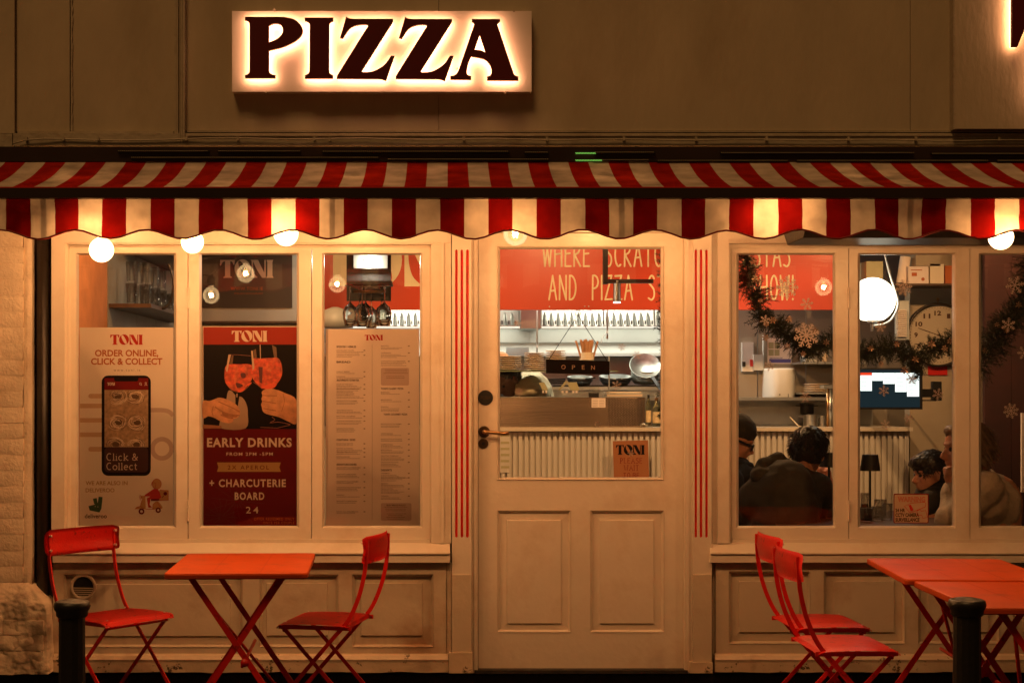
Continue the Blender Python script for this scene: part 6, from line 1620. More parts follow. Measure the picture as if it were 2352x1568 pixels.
def strands(name, Mx, region, n, ln, mat, parent, down=0.5, wid=0.0022, r0=(.1, .08, .094), c0=(-.014, 0, .03), curl=0.0, seed=1):
    """many thin locks growing from the scalp; region(point) says whether hair grows there"""
    rnd = random.Random(seed); bm = bmesh.new(); k = 0
    rot = Mx.to_3x3()
    while k < n:
        v = Vector((rnd.gauss(0, 1), rnd.gauss(0, 1), rnd.gauss(0, 1))).normalized()
        if not region(v): continue
        k += 1
        p = Vector((c0[0] + v.x * r0[0], c0[1] + v.y * r0[1], c0[2] + v.z * r0[2])) * 1.0
        nrm = v; dirv = (Vector((-0.25, v.y * 0.2, -1)) * down + nrm * 0.12 + Vector((rnd.uniform(-.3, .3), rnd.uniform(-.3, .3), rnd.uniform(-.3, .3)))).normalized()
        pts = []; L = ln * rnd.uniform(0.6, 1.2)
        for i in range(5):
            t = i / 4; q = p + dirv * L * t + nrm * (0.008 * math.sin(t * 2.5)) + Vector((curl * math.sin(t * 9 + k), curl * math.cos(t * 8 + k), 0))
            pts.append(Mx @ q)
        w = wid * Mx.to_scale()[0]; side = (pts[-1] - pts[0]).cross(rot @ nrm).normalized() * w
        prev = None
        for i, q in enumerate(pts):
            ww = side * (1 - i / 4 * 0.85)
            cur = (bm.verts.new(q - ww), bm.verts.new(q + ww))
            if prev: bm.faces.new((prev[0], prev[1], cur[1], cur[0]))
            prev = cur
    o = obj(name, bm, mat, parent, smooth=True); return o
def fist(c, fwd, up, s=1.0):
    """loosely closed hand: palm, four curled fingers of different length, thumb"""
    f = Vector(fwd).normalized(); u = Vector(up).normalized(); r = f.cross(u).normalized(); c = Vector(c)
    pr = [('c', c - f * .035 * s, c + f * .015 * s, .026 * s, .028 * s)]
    for i, L in enumerate((.026, .030, .028, .022)):
        b = c + f * .022 * s + u * (.026 - i * .018) * s
        k = b + f * L * s + r * .004 * s; e = k + r * .026 * s - f * .010 * s; g = e - f * .022 * s
        pr += [('c', b, k, .0095 * s, .009 * s), ('c', k, e, .009 * s, .0082 * s), ('c', e, g, .008 * s, .0072 * s)]
    pr += [('c', c - f * .02 * s + u * .02 * s, c + f * .005 * s + u * .038 * s + r * .014 * s, .012 * s, .010 * s), ('c', c + f * .005 * s + u * .038 * s + r * .014 * s, c + f * .028 * s + u * .034 * s + r * .022 * s, .010 * s, .008 * s)]
    return pr
SEAT = 0.46
def legs(hip, d, side):
    """thighs, shins and feet of a seated person; hip centre, facing d"""
    d = Vector(d).normalized(); s = Vector((0, 0, 1)).cross(d); pr = []
    for k in (1, -1):
        h = Vector(hip) + s * .09 * k; kn = h + d * .40 + Vector((0, 0, .02)); an = Vector((kn.x, kn.y, .09)); 
        pr += [('c', h, kn, .085, .058), ('c', kn, an, .055, .038), ('c', an + Vector((0, 0, -.04)), an + d * .16 + Vector((0, 0, -.05)), .035, .03)]
    return pr

# --- person in hooded coat, back to the window
def person_coat():
    t = thing('person', 'person with dark hair in a dark hooded coat, bent over the table, back turned', 'person', (P(1800, 1200, .42).x, .42, 0))
    hm = headM(P(1858, 1040, .60), (.45, .80, -.42), 8, 1.02)
    sh = P(1806, 1120, .42); hip = Vector((sh.x - .02, .36, .52))
    body = xf(HEAD, hm) + [('c', P(1845, 1085, .50), P(1810, 1115, .42), .055, .07), ('c', P(1806, 1125, .40), hip, .14, .15)]
    shL, shR = P(1745, 1135, .40), P(1872, 1118, .46); elL, elR = P(1718, 1212, .66), P(1897, 1190, .66)
    haL, haR = P(1790, 1185, .93), P(1893, 1160, .95)
    body += [('c', shL, elL, .05, .04), ('c', shR, elR, .05, .04), ('c', elL, haL, .04, .028), ('c', elR, haR, .04, .028)] + fist(haL, (.6, .8, 0), (0, 0, 1)) + fist(haR, (-.2, .95, .1), (0, 0, 1))
    fuse2('body', body + legs(hip, (.35, .9, 0), 1), M['skin'], t, 0.007, 3)
    eyes(hm, t)
    coat = [('e', P(1800, 1155, .40), (.20, .13, .17)), ('c', P(1800, 1130, .40), hip + Vector((0, 0, -.02)), .165, .19), ('c', shL, shR, .088, .088), ('c', P(1735, 1150, .40), elL, .092, .068), ('c', shR, elR, .085, .068), ('c', elL, haL + (elL - haL) * .12, .068, .042), ('c', elR, haR + (elR - haR) * .12, .066, .042), ('e', P(1770, 1100, .42), (.10, .10, .07)), ('c', P(1840, 1098, .47), P(1805, 1115, .42), .07, .10)]
    fuse2('coat', coat, M['coat'], t, 0.011, 4, 0.012, 9)
    hood = [('c', P(1752, 1068, .42), P(1790, 1056, .45), .036, .040), ('c', P(1790, 1056, .45), P(1832, 1082, .52), .038, .030), ('c', P(1752, 1070, .42), P(1742, 1092, .42), .036, .044), ('c', P(1742, 1092, .38), P(1800, 1096, .36), .040, .050), ('c', P(1800, 1096, .36), P(1842, 1100, .42), .048, .034)]
    fuse2('hood', hood, M['coat'], t, 0.008, 3, 0.010, 14)
    hair = xf([('e', (-.022, 0, .036), (.106, .088, .094)), ('e', (-.05, 0, -.01), (.072, .074, .075)), ('e', (.03, 0, .085), (.06, .07, .034)), ('e', (-.03, .05, .0), (.06, .04, .06)), ('e', (-.03, -.05, .0), (.06, .04, .06))], hm)
    fuse2('hair', hair, M['hairdark'], t, 0.007, 2, 0.011, 34)
    strands('hair_locks', hm, lambda v: v.x < .45 and v.z > -.6, 650, .034, M['hairdark'], t, 1.2, .0030, (.110, .092, .098), (-.02, 0, .034), .003, 3)
person_coat()

# --- person with glasses and cap, left edge of the first casement
def person_cap():
    t = thing('person', 'person in black rimmed glasses, dark cap and black jacket, partly behind the frame', 'person', (P(1690, 1200, .95).x, .95, 0))
    hm = headM(P(1691, 1010, .95), (.86, -.12, -.42), 0, 1.0)
    hip = Vector((P(1672, 1200, .95).x, .98, .52)); ch = P(1668, 1140, .95)
    body = xf(HEAD, hm) + [('c', P(1680, 1060, .95), ch, .06, .09), ('c', ch, hip, .13, .14)]
    shN, shF = P(1672, 1108, .78), P(1672, 1108, 1.12); eN, eF = P(1712, 1180, .74), P(1712, 1180, 1.14); hN, hF = P(1762, 1186, .84), P(1762, 1186, 1.05)
    body += [('c', shN, eN, .05, .04), ('c', shF, eF, .05, .04), ('c', eN, hN, .04, .028), ('c', eF, hF, .04, .028)] + fist(hN, (1, .2, 0), (0, 0, 1)) + fist(hF, (1, -.2, 0), (0, 0, 1))
    fuse2('body', body + legs(hip, (1, 0, 0), 1), M['skin'], t, 0.007, 3); eyes(hm, t)
    fuse2('jacket', [('c', P(1672, 1105, .95), hip, .155, .175), ('c', shN, shF, .085, .085), ('c', shN, eN, .082, .062), ('c', shF, eF, .082, .062), ('c', eN, hN - (hN - eN) * .15, .06, .04), ('c', eF, hF - (hF - eF) * .15, .06, .04), ('e', P(1686, 1100, .95), (.10, .11, .10))], M['jacket'], t, .011, 4, .01, 9)
    fuse2('collar', [('c', P(1690, 1062, .86), P(1722, 1070, .90), .028, .022), ('c', P(1722, 1070, .90), P(1722, 1070, 1.0), .022, .022), ('c', P(1722, 1070, 1.0), P(1690, 1062, 1.04), .022, .028), ('c', P(1688, 1080, .95), P(1712, 1082, .95), .05, .045)], M['jacket'], t, .008, 3, .005, 20)
    cap = xf([('e', (-.015, 0, .055), (.102, .084, .088)), ('e', (-.05, 0, .02), (.07, .078, .07)), ('c', (.07, .03, .062), (.07, -.03, .062), .018, .018)], hm)
    fuse2('cap', cap, M['coat'], t, .007, 3, .003, 30)
    bm = bmesh.new()
    for s in (1, -1):
        pts = [Vector((.094 + .006 * math.cos(a) * 0, .032 * s + .024 * math.cos(a), .000 + .017 * math.sin(a))) for a in [2 * math.pi * i / 14 for i in range(15)]]
        atube(bm, [hm @ p for p in pts], .0032, 6, caps=False)
        bar(bm, hm @ Vector((.092, .056 * s, .006)), hm @ Vector((.0, .083 * s, .002)), .012, .004, hm.to_3x3() @ Vector((0, 0, 1)))
    bar(bm, hm @ Vector((.096, .010, .004)), hm @ Vector((.096, -.010, .004)), .005, .004, (0, 0, 1))
    obj('glasses', bm, M['black'], t)
person_cap()

# --- boy with dark hair
def person_boy():
    t = thing('person', 'boy with thick dark hair in a dark top, in profile behind the warning sticker', 'person', (P(2150, 1200, .78).x, .78, 0))
    hm = headM(P(2136, 1088, .78), (-.96, -.16, -.14), 0, .92)
    ch = P(2160, 1158, .80); hip = Vector((ch.x + .02, .80, .50))
    shN, shF = P(2150, 1146, .68), P(2150, 1146, .92); eN, eF = P(2105, 1182, .64), P(2105, 1182, .94); hN, hF = P(2085, 1186, .72), P(2085, 1186, .86)
    body = xf(HEAD, hm) + [('c', P(2146, 1130, .79), ch, .05, .08), ('c', ch, hip, .10, .12), ('c', shN, eN, .04, .034), ('c', shF, eF, .04, .034), ('c', eN, hN, .034, .024), ('c', eF, hF, .034, .024)] + fist(hN, (-1, .2, 0), (0, 0, 1), .8) + fist(hF, (-1, -.2, 0), (0, 0, 1), .8)
    fuse2('body', body + legs(hip, (-1, 0, 0), 1), M['skin'], t, 0.006, 2); eyes(hm, t)
    fuse2('dark_top', [('c', P(2152, 1150, .80), hip, .125, .145), ('c', shN, shF, .07, .07), ('c', shN, eN, .066, .05), ('c', shF, eF, .066, .05), ('c', eN, hN, .05, .03), ('c', eF, hF, .05, .03), ('e', P(2138, 1140, .79), (.075, .08, .035))], M['jacket'], t, .010, 4, .007, 12)
    hair = xf([('e', (-.012, 0, .056), (.104, .088, .082)), ('e', (-.055, 0, .0), (.066, .078, .082)), ('e', (.050, 0, .082), (.056, .066, .034)), ('e', (.085, 0, .064), (.022, .055, .020))], hm)
    fuse2('hair', hair, M['hairdark'], t, .006, 2, .008, 38)
    strands('hair_locks', hm, lambda v: v.z > -.2 - .3 * v.x and v.x < .75, 500, .026, M['hairdark'], t, 1.0, .0028, (.108, .092, .10), (-.012, 0, .040), .003, 8)
person_boy()

# --- older person in oatmeal sweater, hand at the mouth
def person_sweater():
    t = thing('person', 'person in an oatmeal sweater in profile, hand held at the mouth', 'person', (P(2290, 1200, .45).x, .45, 0))
    hm = headM(P(2216, 1029, .42), (-.985, -.04, -.10), 0, 1.13)
    ch = P(2282, 1150, .46); hip = Vector((ch.x - .02, .46, .52))
    shN, shF = P(2262, 1122, .27), P(2258, 1118, .64)
    eN, eF = P(2178, 1192, .24), P(2175, 1196, .70); hN, hF = P(2184, 1097, .36), P(2130, 1192, .62)
    body = xf(HEAD, hm) + [('c', P(2235, 1080, .43), ch, .062, .10), ('c', ch, hip, .14, .15), ('c', shN, eN, .05, .042), ('c', eN, hN + Vector((0, 0, -.04)), .04, .03), ('c', shF, eF, .05, .04), ('c', eF, hF, .04, .028)] + fist(hN, (-.15, .25, .95), (-.9, -.3, -.1), 1.05) + fist(hF, (-1, 0, 0), (0, 0, 1))
    fuse2('body', body + legs(hip, (-1, 0, 0), 1), M['skin'], t, 0.0065, 2); eyes(hm, t)
    w = hN + Vector((0, 0, -.045))
    sw = [('e', P(2280, 1158, .46), (.125, .17, .15)), ('e', P(2266, 1150, .36), (.11, .12, .13)), ('c', P(2268, 1142, .46), hip, .135, .16), ('c', shN, shF, .092, .092), ('c', P(2262, 1128, .30), eN, .090, .068), ('c', eN, w.lerp(eN, .12), .064, .043), ('c', shF, eF, .085, .065), ('c', eF, hF.lerp(eF, .2), .062, .042), ('c', P(2246, 1100, .44), P(2262, 1118, .45), .062, .10)]
    fuse2('sweater', sw, M['sweater'], t, .010, 4, .013, 9)
    fuse2('cuff', [('c', w.lerp(eN, .10), w.lerp(eN, .26), .046, .049)], M['sweater'], t, .007, 2, .002, 40)
    hair = xf([('e', (-.020, 0, .040), (.098, .084, .088)), ('e', (-.058, 0, -.02), (.062, .074, .085)), ('e', (-.052, 0, -.075), (.050, .058, .052)), ('e', (.032, 0, .085), (.052, .064, .026))], hm)
    fuse2('hair', hair, M['hairbrown'], t, .007, 2, .006, 40)
    strands('hair_locks', hm, lambda v: v.x < .35 or v.z > .75, 1100, .07, M['hairbrown'], t, .9, .0024, (.102, .088, .095), (-.02, 0, .034), .003, 5)
person_sweater()

# --- chef bending behind the counter
def person_chef():
    t = thing('person', 'chef in a pale jacket with head bowed, behind the glass guard below the plates', 'person', (P(1215, 1100, 3.62).x, 3.35, 0))
    Y = 3.22
    hm = headM(P(1166, 873, Y - .04), (-.55, -.42, -.55), 0, 1.0)
    ch = P(1222, 915, Y + .1); hip = Vector((ch.x + .06, Y + .22, .98))
    shN, shF = P(1212, 903, Y + .06), P(1206, 892, Y + .28); eN, eF = P(1192, 960, Y + .0), P(1185, 960, Y + .34); hN, hF = P(1160, 925, Y + .1), P(1150, 925, Y + .3)
    body = xf(HEAD, hm) + [('c', P(1182, 884, Y + .04), ch, .058, .10), ('c', ch, hip, .14, .15), ('c', shN, eN, .05, .042), ('c', eN, hN, .04, .03), ('c', shF, eF, .05, .04), ('c', eF, hF, .04, .03)] + fist(hN, (-1, 0, 0), (0, 0, 1)) + fist(hF, (-1, 0, 0), (0, 0, 1))
    for s in (.09, -.09):
        h = hip + Vector((0, s, -.05)); body += [('c', h, Vector((h.x, h.y, .5)), .09, .06), ('c', Vector((h.x, h.y, .5)), Vector((h.x, h.y, .08)), .06, .04), ('c', Vector((h.x, h.y, .04)), Vector((h.x - .16, h.y, .04)), .035, .03)]
    fuse2('body', body, M['skinchef'], t, .009, 3)
    fuse2('chef_jacket', [('c', P(1218, 902, Y + .1), hip, .155, .165), ('c', shN, shF, .078, .078), ('c', shN, eN, .074, .058), ('c', shF, eF, .074, .058), ('c', eN, hN.lerp(eN, .2), .056, .044), ('c', eF, hF.lerp(eF, .2), .056, .044), ('e', P(1212, 893, Y + .04), (.11, .17, .075)), ('c', P(1200, 888, Y), P(1232, 900, Y + .02), .05, .07)], M['chefjacket'], t, .010, 3, .014, 13)
    fuse2('apron', [('c', hip, Vector((hip.x, hip.y, .6)), .17, .17)], M['jacket'], t, .014, 3)
    fuse2('hair', xf([('e', (-.02, 0, .04), (.095, .080, .082)), ('e', (-.05, 0, .0), (.06, .072, .07))], hm), M['hairdark'], t, .008, 2, .003, 60)
    eyes(hm, t)
person_chef()
for i, (x0, x1, y0, y1, l) in enumerate(((1.45, 1.98, .28, .56, 'bench seat under the person in the hooded coat'), (1.38, 1.80, .85, 1.20, 'bench seat under the person in the cap'), (2.45, 3.05, .25, 1.1, 'bench seat under the boy and the person in the sweater'))):
    b = thing('bench', l, 'bench', ((x0 + x1) / 2, (y0 + y1) / 2, 0), 'benches round the dining table')
    box('seat', x0, x1, y0, y1, .37, .405, M['wood'], b, .004); box('base', x0 + .05, x1 - .05, y0 + .04, y1 - .04, 0, .369, M['wood'], b, .003)

# ============================================================ DINING TABLE AND WHAT STANDS ON IT
TZ = .690
dt = thing('dining_table', 'dark dining table just inside the right window', 'table', (2.05, .5, 0))
bm = bmesh.new(); abox(bm, 1.60, 2.52, .10, 1.08, TZ - .03, TZ); obj('top', bm, M['wood'], dt, bevel=.004)
for x, y in ((1.66, .16), (2.46, .16), (1.66, 1.02), (2.46, 1.02)): box('leg', x - .02, x + .02, y - .02, y + .02, 0, TZ - .031, M['black'], dt)
def table_lamp(x, Y, ys0, ys1, w0, w1, label):
    s = sc_at(Y); c = Vector((PX(x, Y), Y, TZ)); z0, z1 = PZ(ys1, Y), PZ(ys0, Y)
    t = thing('table_lamp', label, 'lamp', c, 'black table lamps')
    bm = bmesh.new(); alathe(bm, c, [(.05, 0), (.05, .008), (.006, .012), (.0055, z0 - TZ + .02)], 24, cap=True); obj('stand', bm, M['shade'], t, smooth=False)
    bm = bmesh.new(); alathe(bm, (c.x, c.y, 0), [(w1 / 2 / s, z0), (w0 / 2 / s, z1), (w0 / 2 / s * .2, z1 + .001)], 32, cap=False); obj('lamp_shade', bm, M['shade'], t, smooth=False)
table_lamp(1998.5, .62, 1043.5, 1080.5, 36, 46, 'black table lamp standing clear in the middle right casement')
table_lamp(1904, .72, 1039, 1072, 34, 44, 'black table lamp partly hidden by the person in the hooded coat')
def jar(x, Y, r, h, mat, label, cat='glass', fill=None):
    c = Vector((PX(x, Y), Y, TZ + .0005)); t = thing('drinking_glass' if cat == 'glass' else 'jar', label, cat, c)
    bm = bmesh.new(); alathe(bm, c, [(r * .85, 0), (r * .88, .006), (r, h), (r * .93, h), (r * .8, .012)], 24); obj('body', bm, mat, t, smooth=True)
    if fill: bm = bmesh.new(); alathe(bm, c, [(r * .8, .008), (r * .86, h * fill[0])], 24); obj('contents', bm, fill[1], t, smooth=True)
jar(1990, .30, .036, .075, M['ware'], 'dark filled squat jar at the lower left of the middle right casement', 'jar', (.9, M['pandk']))
jar(1986, .75, .022, .115, M['ware'], 'tall narrow glass with amber drink beside the standing table lamp', 'glass', (.5, M['amber']))
jar(2022, .62, .032, .09, M['ware'], 'ribbed tumbler right of the standing table lamp', 'glass')
jar(2016, .34, .030, .075, M['ware'], 'low tumbler in front of the ribbed tumbler', 'glass')
jar(2038, .40, .026, .085, M['ware'], 'tumbler next to the warning sticker', 'glass')
jar(1908, .50, .030, .085, M['ware'], 'tumbler beside the arm of the person in the hooded coat', 'glass')
jar(1903, .92, .026, .10, M['ware'], 'far tumbler under the half hidden table lamp', 'glass')
sf = fuse2('crumpled_cloth', [('e', P(1893, 1092, 1.02), (.045, .035, .05)), ('e', P(1900, 1108, 1.02), (.04, .03, .05)), ('e', P(1888, 1112, 1.0), (.03, .03, .06)), ('e', P(1894, 1150, 1.0), (.04, .035, .09))], M['scarf'], None, .006, 2, .016, 24)
tag(sf, 'crumpled orange pink cloth bag on the table beyond the hooded person', 'bag')
bm = bmesh.new(); atube(bm, [P(2008, 1165, .35), P(2018, 1150, .36)], .004, 8); tag(obj('teaspoon', bm, M['steel']), 'small spoon handle sticking up from the dark jar', 'spoon')

# ============================================================ OPEN BOARD
ob = thing('open_board', 'black hanging board reading OPEN inside the door glass', 'sign', P(1327, 858, .06))
def kk(x, y): return (1110.1 + x * .1842, 696.2 + y * .1842)
YO = .055
shape('board', [[kk(782, 697), kk(1575, 720), kk(1575, 891), kk(782, 873)]], YO, .008, M['inkblack'], ob)
for ch, a, b in (('O', 972, 1027), ('P', 1106, 1145), ('E', 1228, 1264), ('N', 1345, 1391)):
    sl = (a - 972) * .018
    text('letter', ch, *kk(a, 769 + sl), *kk(b, 821 + sl), YO - .0006, M['inkpale'], ob, .005)
bm = bmesh.new()
for e in ((820, 700), (1545, 720)): atube(bm, [P(*kk(1180, 150), YO + .004), P(*kk(*e), YO + .004)], .0016, 6)
obj('string', bm, M['blackcable'], ob)
bm = bmesh.new(); alathe(bm, P(*kk(1180, 125), .013), [(.017, .001), (.012, .010), (.004, .016), (.006, .028)], 24, 'y'); obj('suction_hook', bm, M['ware'], ob, smooth=True)
wn = thing('wait_notice', 'brown notice reading TONI PLEASE WAIT TO BE on the battened counter front', 'notice', P(1449, 1110, 2.6))
YN = 2.7
shape('sheet', [[(1407.5, 1012.5), (1488.5, 1010.5), (1492, 1130), (1411, 1130)]], YN, .003, mk('brown card', (0.36, 0.12, 0.035), 0.6), wn)
bx('stand', 1420, 1120, 1480, 1300, YN + .004, YN + .02, M['wood'], wn, 0)
toni(1414.5, 1021.5, 1481, 1043.5, YN - .001, M['inkblack'], wn)
for s_, a, b, y0, y1 in (('PLEASE', 1425, 1475, 1051.5, 1063.5), ('WAIT', 1434, 1467, 1068, 1080), ('TO BE', 1432, 1468, 1085.5, 1097.5), ('SEATED', 1425, 1477, 1103, 1115)):
    strokes('lettering', s_, a, y0, b, y1, YN - .001, 1.2, M['inkmaroon'], wn, .28, .4, serif=True)

# ============================================================ GARLANDS
def garland(name_label, path, radius, n, seed, Y):
    rnd = random.Random(seed)
    t = thing('pine_garland', name_label, 'garland', path[0])
    pts = crom([tuple(p) for p in path], 8); pts = [Vector(p) for p in pts]
    bm = bmesh.new(); atube(bm, pts, .004, 6); obj('stem', bm, M['twig'], t)
    bm = bmesh.new()
    for k in range(n):
        i = rnd.randrange(len(pts) - 1); b = pts[i].lerp(pts[i + 1], rnd.random()); tan_ = (pts[i + 1] - pts[i]).normalized()
        a = rnd.uniform(0, 2 * math.pi); side = tan_.orthogonal().normalized(); side = Matrix.Rotation(a, 3, tan_) @ side
        d = (side + tan_ * rnd.uniform(-.8, .8)).normalized(); d.y *= .8; L = radius * rnd.uniform(.5, 1.35); e = b + d * L
        for j in range(24):
            u = .12 + .88 * j / 23; q = b.lerp(e, u); nd = (Vector((rnd.gauss(0, 1), rnd.gauss(0, 1), rnd.gauss(0, 1))).normalized() + d * .9).normalized(); ln = rnd.uniform(.012, .024)
            w = nd.orthogonal().normalized() * .0014
            bm.faces.new([bm.verts.new(v) for v in (q - w, q + w, q + nd * ln)])
        w = d.orthogonal().normalized() * .0012; bm.faces.new([bm.verts.new(v) for v in (b - w, b + w, e + w, e - w)])
    o = obj('needles', bm, M['pine'], t); o['kind'] = 'stuff'
    return t
YGa = .16
def gp(pts, Y=YGa): return [P(x, y, Y + (0.02 * ((i * 7) % 3 - 1))) for i, (x, y) in enumerate(pts)]
g1 = garland('dark pine garland draped down the left side and across the first right casement', gp([(1700, 560), (1716, 612), (1712, 650), (1745, 680), (1748, 735), (1790, 752), (1822, 782), (1850, 800), (1885, 800), (1925, 775)]), .064, 800, 3, YGa)
g2 = garland('pine garland sagging across the middle right casement below the clock', gp([(1950, 800), (1990, 812), (2030, 798), (2075, 812), (2110, 828), (2140, 800), (2175, 790), (2215, 770)]), .062, 620, 4, YGa)
g2b = garland('short pine spray hanging below the garland in front of the screen', gp([(2095, 820), (2100, 845), (2110, 862)]), .04, 70, 14, YGa)
g3 = garland('pine garland rising along the right hand casement to the photo edge', gp([(2240, 850), (2280, 800), (2300, 755), (2325, 730), (2350, 690), (2362, 640), (2375, 580)]), .080, 760, 5, YGa)
g4 = garland('thin pine garland tips at the right edge of the door glass', gp([(1534, 560), (1526, 620), (1530, 700), (1526, 760), (1530, 830), (1527, 905), (1531, 960)], .10), .042, 260, 6, .1)
def orn(x, y, r, Y, parent):
    c = P(x, y, Y); bm = bmesh.new()
    for k in range(6):
        a = math.pi * k / 3 + x; d = Vector((math.cos(a), .25 * math.sin(a * 2), math.sin(a))); s = r
        w = Vector((-math.sin(a), 0, math.cos(a))) * .22 * s
        bm.faces.new([bm.verts.new(v) for v in (c, c + d * s * .6 + w, c + d * s, c + d * s * .6 - w)])
    obj('star_ornament', bm, M['ornament'], parent)
rnd = random.Random(2)
for g, pts in ((g1, [(1730, 600), (1735, 642), (1747, 690), (1760, 745), (1775, 735), (1758, 775), (1808, 795), (1845, 812), (1873, 760), (1898, 786), (1812, 733)]), (g2, [(2024, 835), (2000, 800), (2060, 790), (2103, 825), (2078, 850), (2140, 790), (2170, 800), (2182, 783)]), (g3, [(2263, 805), (2290, 745), (2310, 760), (2340, 700)]), (g4, [(1519, 585), (1521, 600)])):
    for x, y in pts: orn(x, y, rnd.uniform(.014, .022), YGa - .05, g)
def snowflake(x, y, r, rot, label, fancy=0, Y=.020):
    """six armed flat frosted flake stuck on the glass or hung just behind it"""
    c = P(x, y, Y); t = thing('snowflake', label, 'snowflake', c, 'snowflake decorations')
    rr = r / sc_at(Y); bm = bmesh.new(); arms = 6 if not fancy else 8
    def ln(a, b, w):
        d = (b - a).normalized(); s = Vector((-d.z, 0, d.x)) * w / 2
        bm.faces.new([bm.verts.new(v) for v in (a - s, a + s, b + s, b - s)])
    for k in range(arms):
        a = R(rot) + 2 * math.pi * k / arms; d = Vector((math.cos(a), 0, math.sin(a)))
        ln(c + Vector((0, -k * .00005, 0)), c + d * rr + Vector((0, -k * .00005, 0)), rr * .10)
        for u, l in ((.35, .28), (.6, .30), (.82, .18)):
            for s in (1, -1):
                a2 = a + s * R(52); q = c + d * rr * u + Vector((0, -.0006 - s * .0002, 0)); ln(q, q + Vector((math.cos(a2), 0, math.sin(a2))) * rr * l, rr * .08)
    obj('cut_shape', bm, M['flake'], t)
for i, a in enumerate(((1853, 698, 15, 10, 'crisp snowflake below the reflected bulb in the first right casement', 0), (1808, 660, 26, 0, 'large loose snowflake over the word SHOW', 1), (1852, 770, 30, 15, 'large glittery snowflake in the middle of the first garland', 1), (1757, 735, 12, 20, 'small snowflake on the upper part of the first garland', 0),
        (2076, 661, 20, 12, 'round snowflake beside the globe lamp cable', 1), (2022, 750, 13, 0, 'small snowflake just under the globe lamp', 0), (2030, 897, 13, 30, 'snowflake over the dark part of the order screen', 0), (2093, 870, 12, 5, 'snowflake over the last white ticket of the screen', 0), (2155, 905, 14, 20, 'snowflake in front of the swivel bracket', 0), (2087, 960, 11, 0, 'snowflake under the order screen corner', 0), (2034, 975, 12, 40, 'faint snowflake left below the order screen', 0),
        (2331, 655, 22, 10, 'biggest crisp snowflake at the top of the right hand casement', 0), (2316, 746, 17, 25, 'snowflake on the right hand garland', 0), (2352, 810, 16, 0, 'snowflake half way down the right edge', 0), (2322, 943, 18, 12, 'thin snowflake alone on the dark red wall', 1), (2365, 890, 10, 0, 'small snowflake low at the right edge', 0),
        (1188, 742, 8, 0, 'small snowflake at the upper left of the door glass', 0), (1428, 797, 9, 15, 'small snowflake over the white splashback in the door glass', 0), (1463, 815, 10, 0, 'pale snowflake above the big tilted pan', 0), (1416, 885, 12, 20, 'reddish snowflake below the wide pans in the door glass', 0), (1192, 900, 10, 0, 'round snowflake in front of the chef', 1), (1372, 974, 7, 10, 'tiny snowflake low on the display case', 0), (1449, 1040, 8, 0, 'tiny snowflake over the O of the wait notice', 0), (1767, 840, 12, 20, 'snowflake at the upper left of the towel dispenser', 0), (1850, 912, 13, 0, 'snowflake above the black pot', 0))):
    snowflake(*a[:5], fancy=a[5], Y=.020 if a[0] > 1600 else .017)

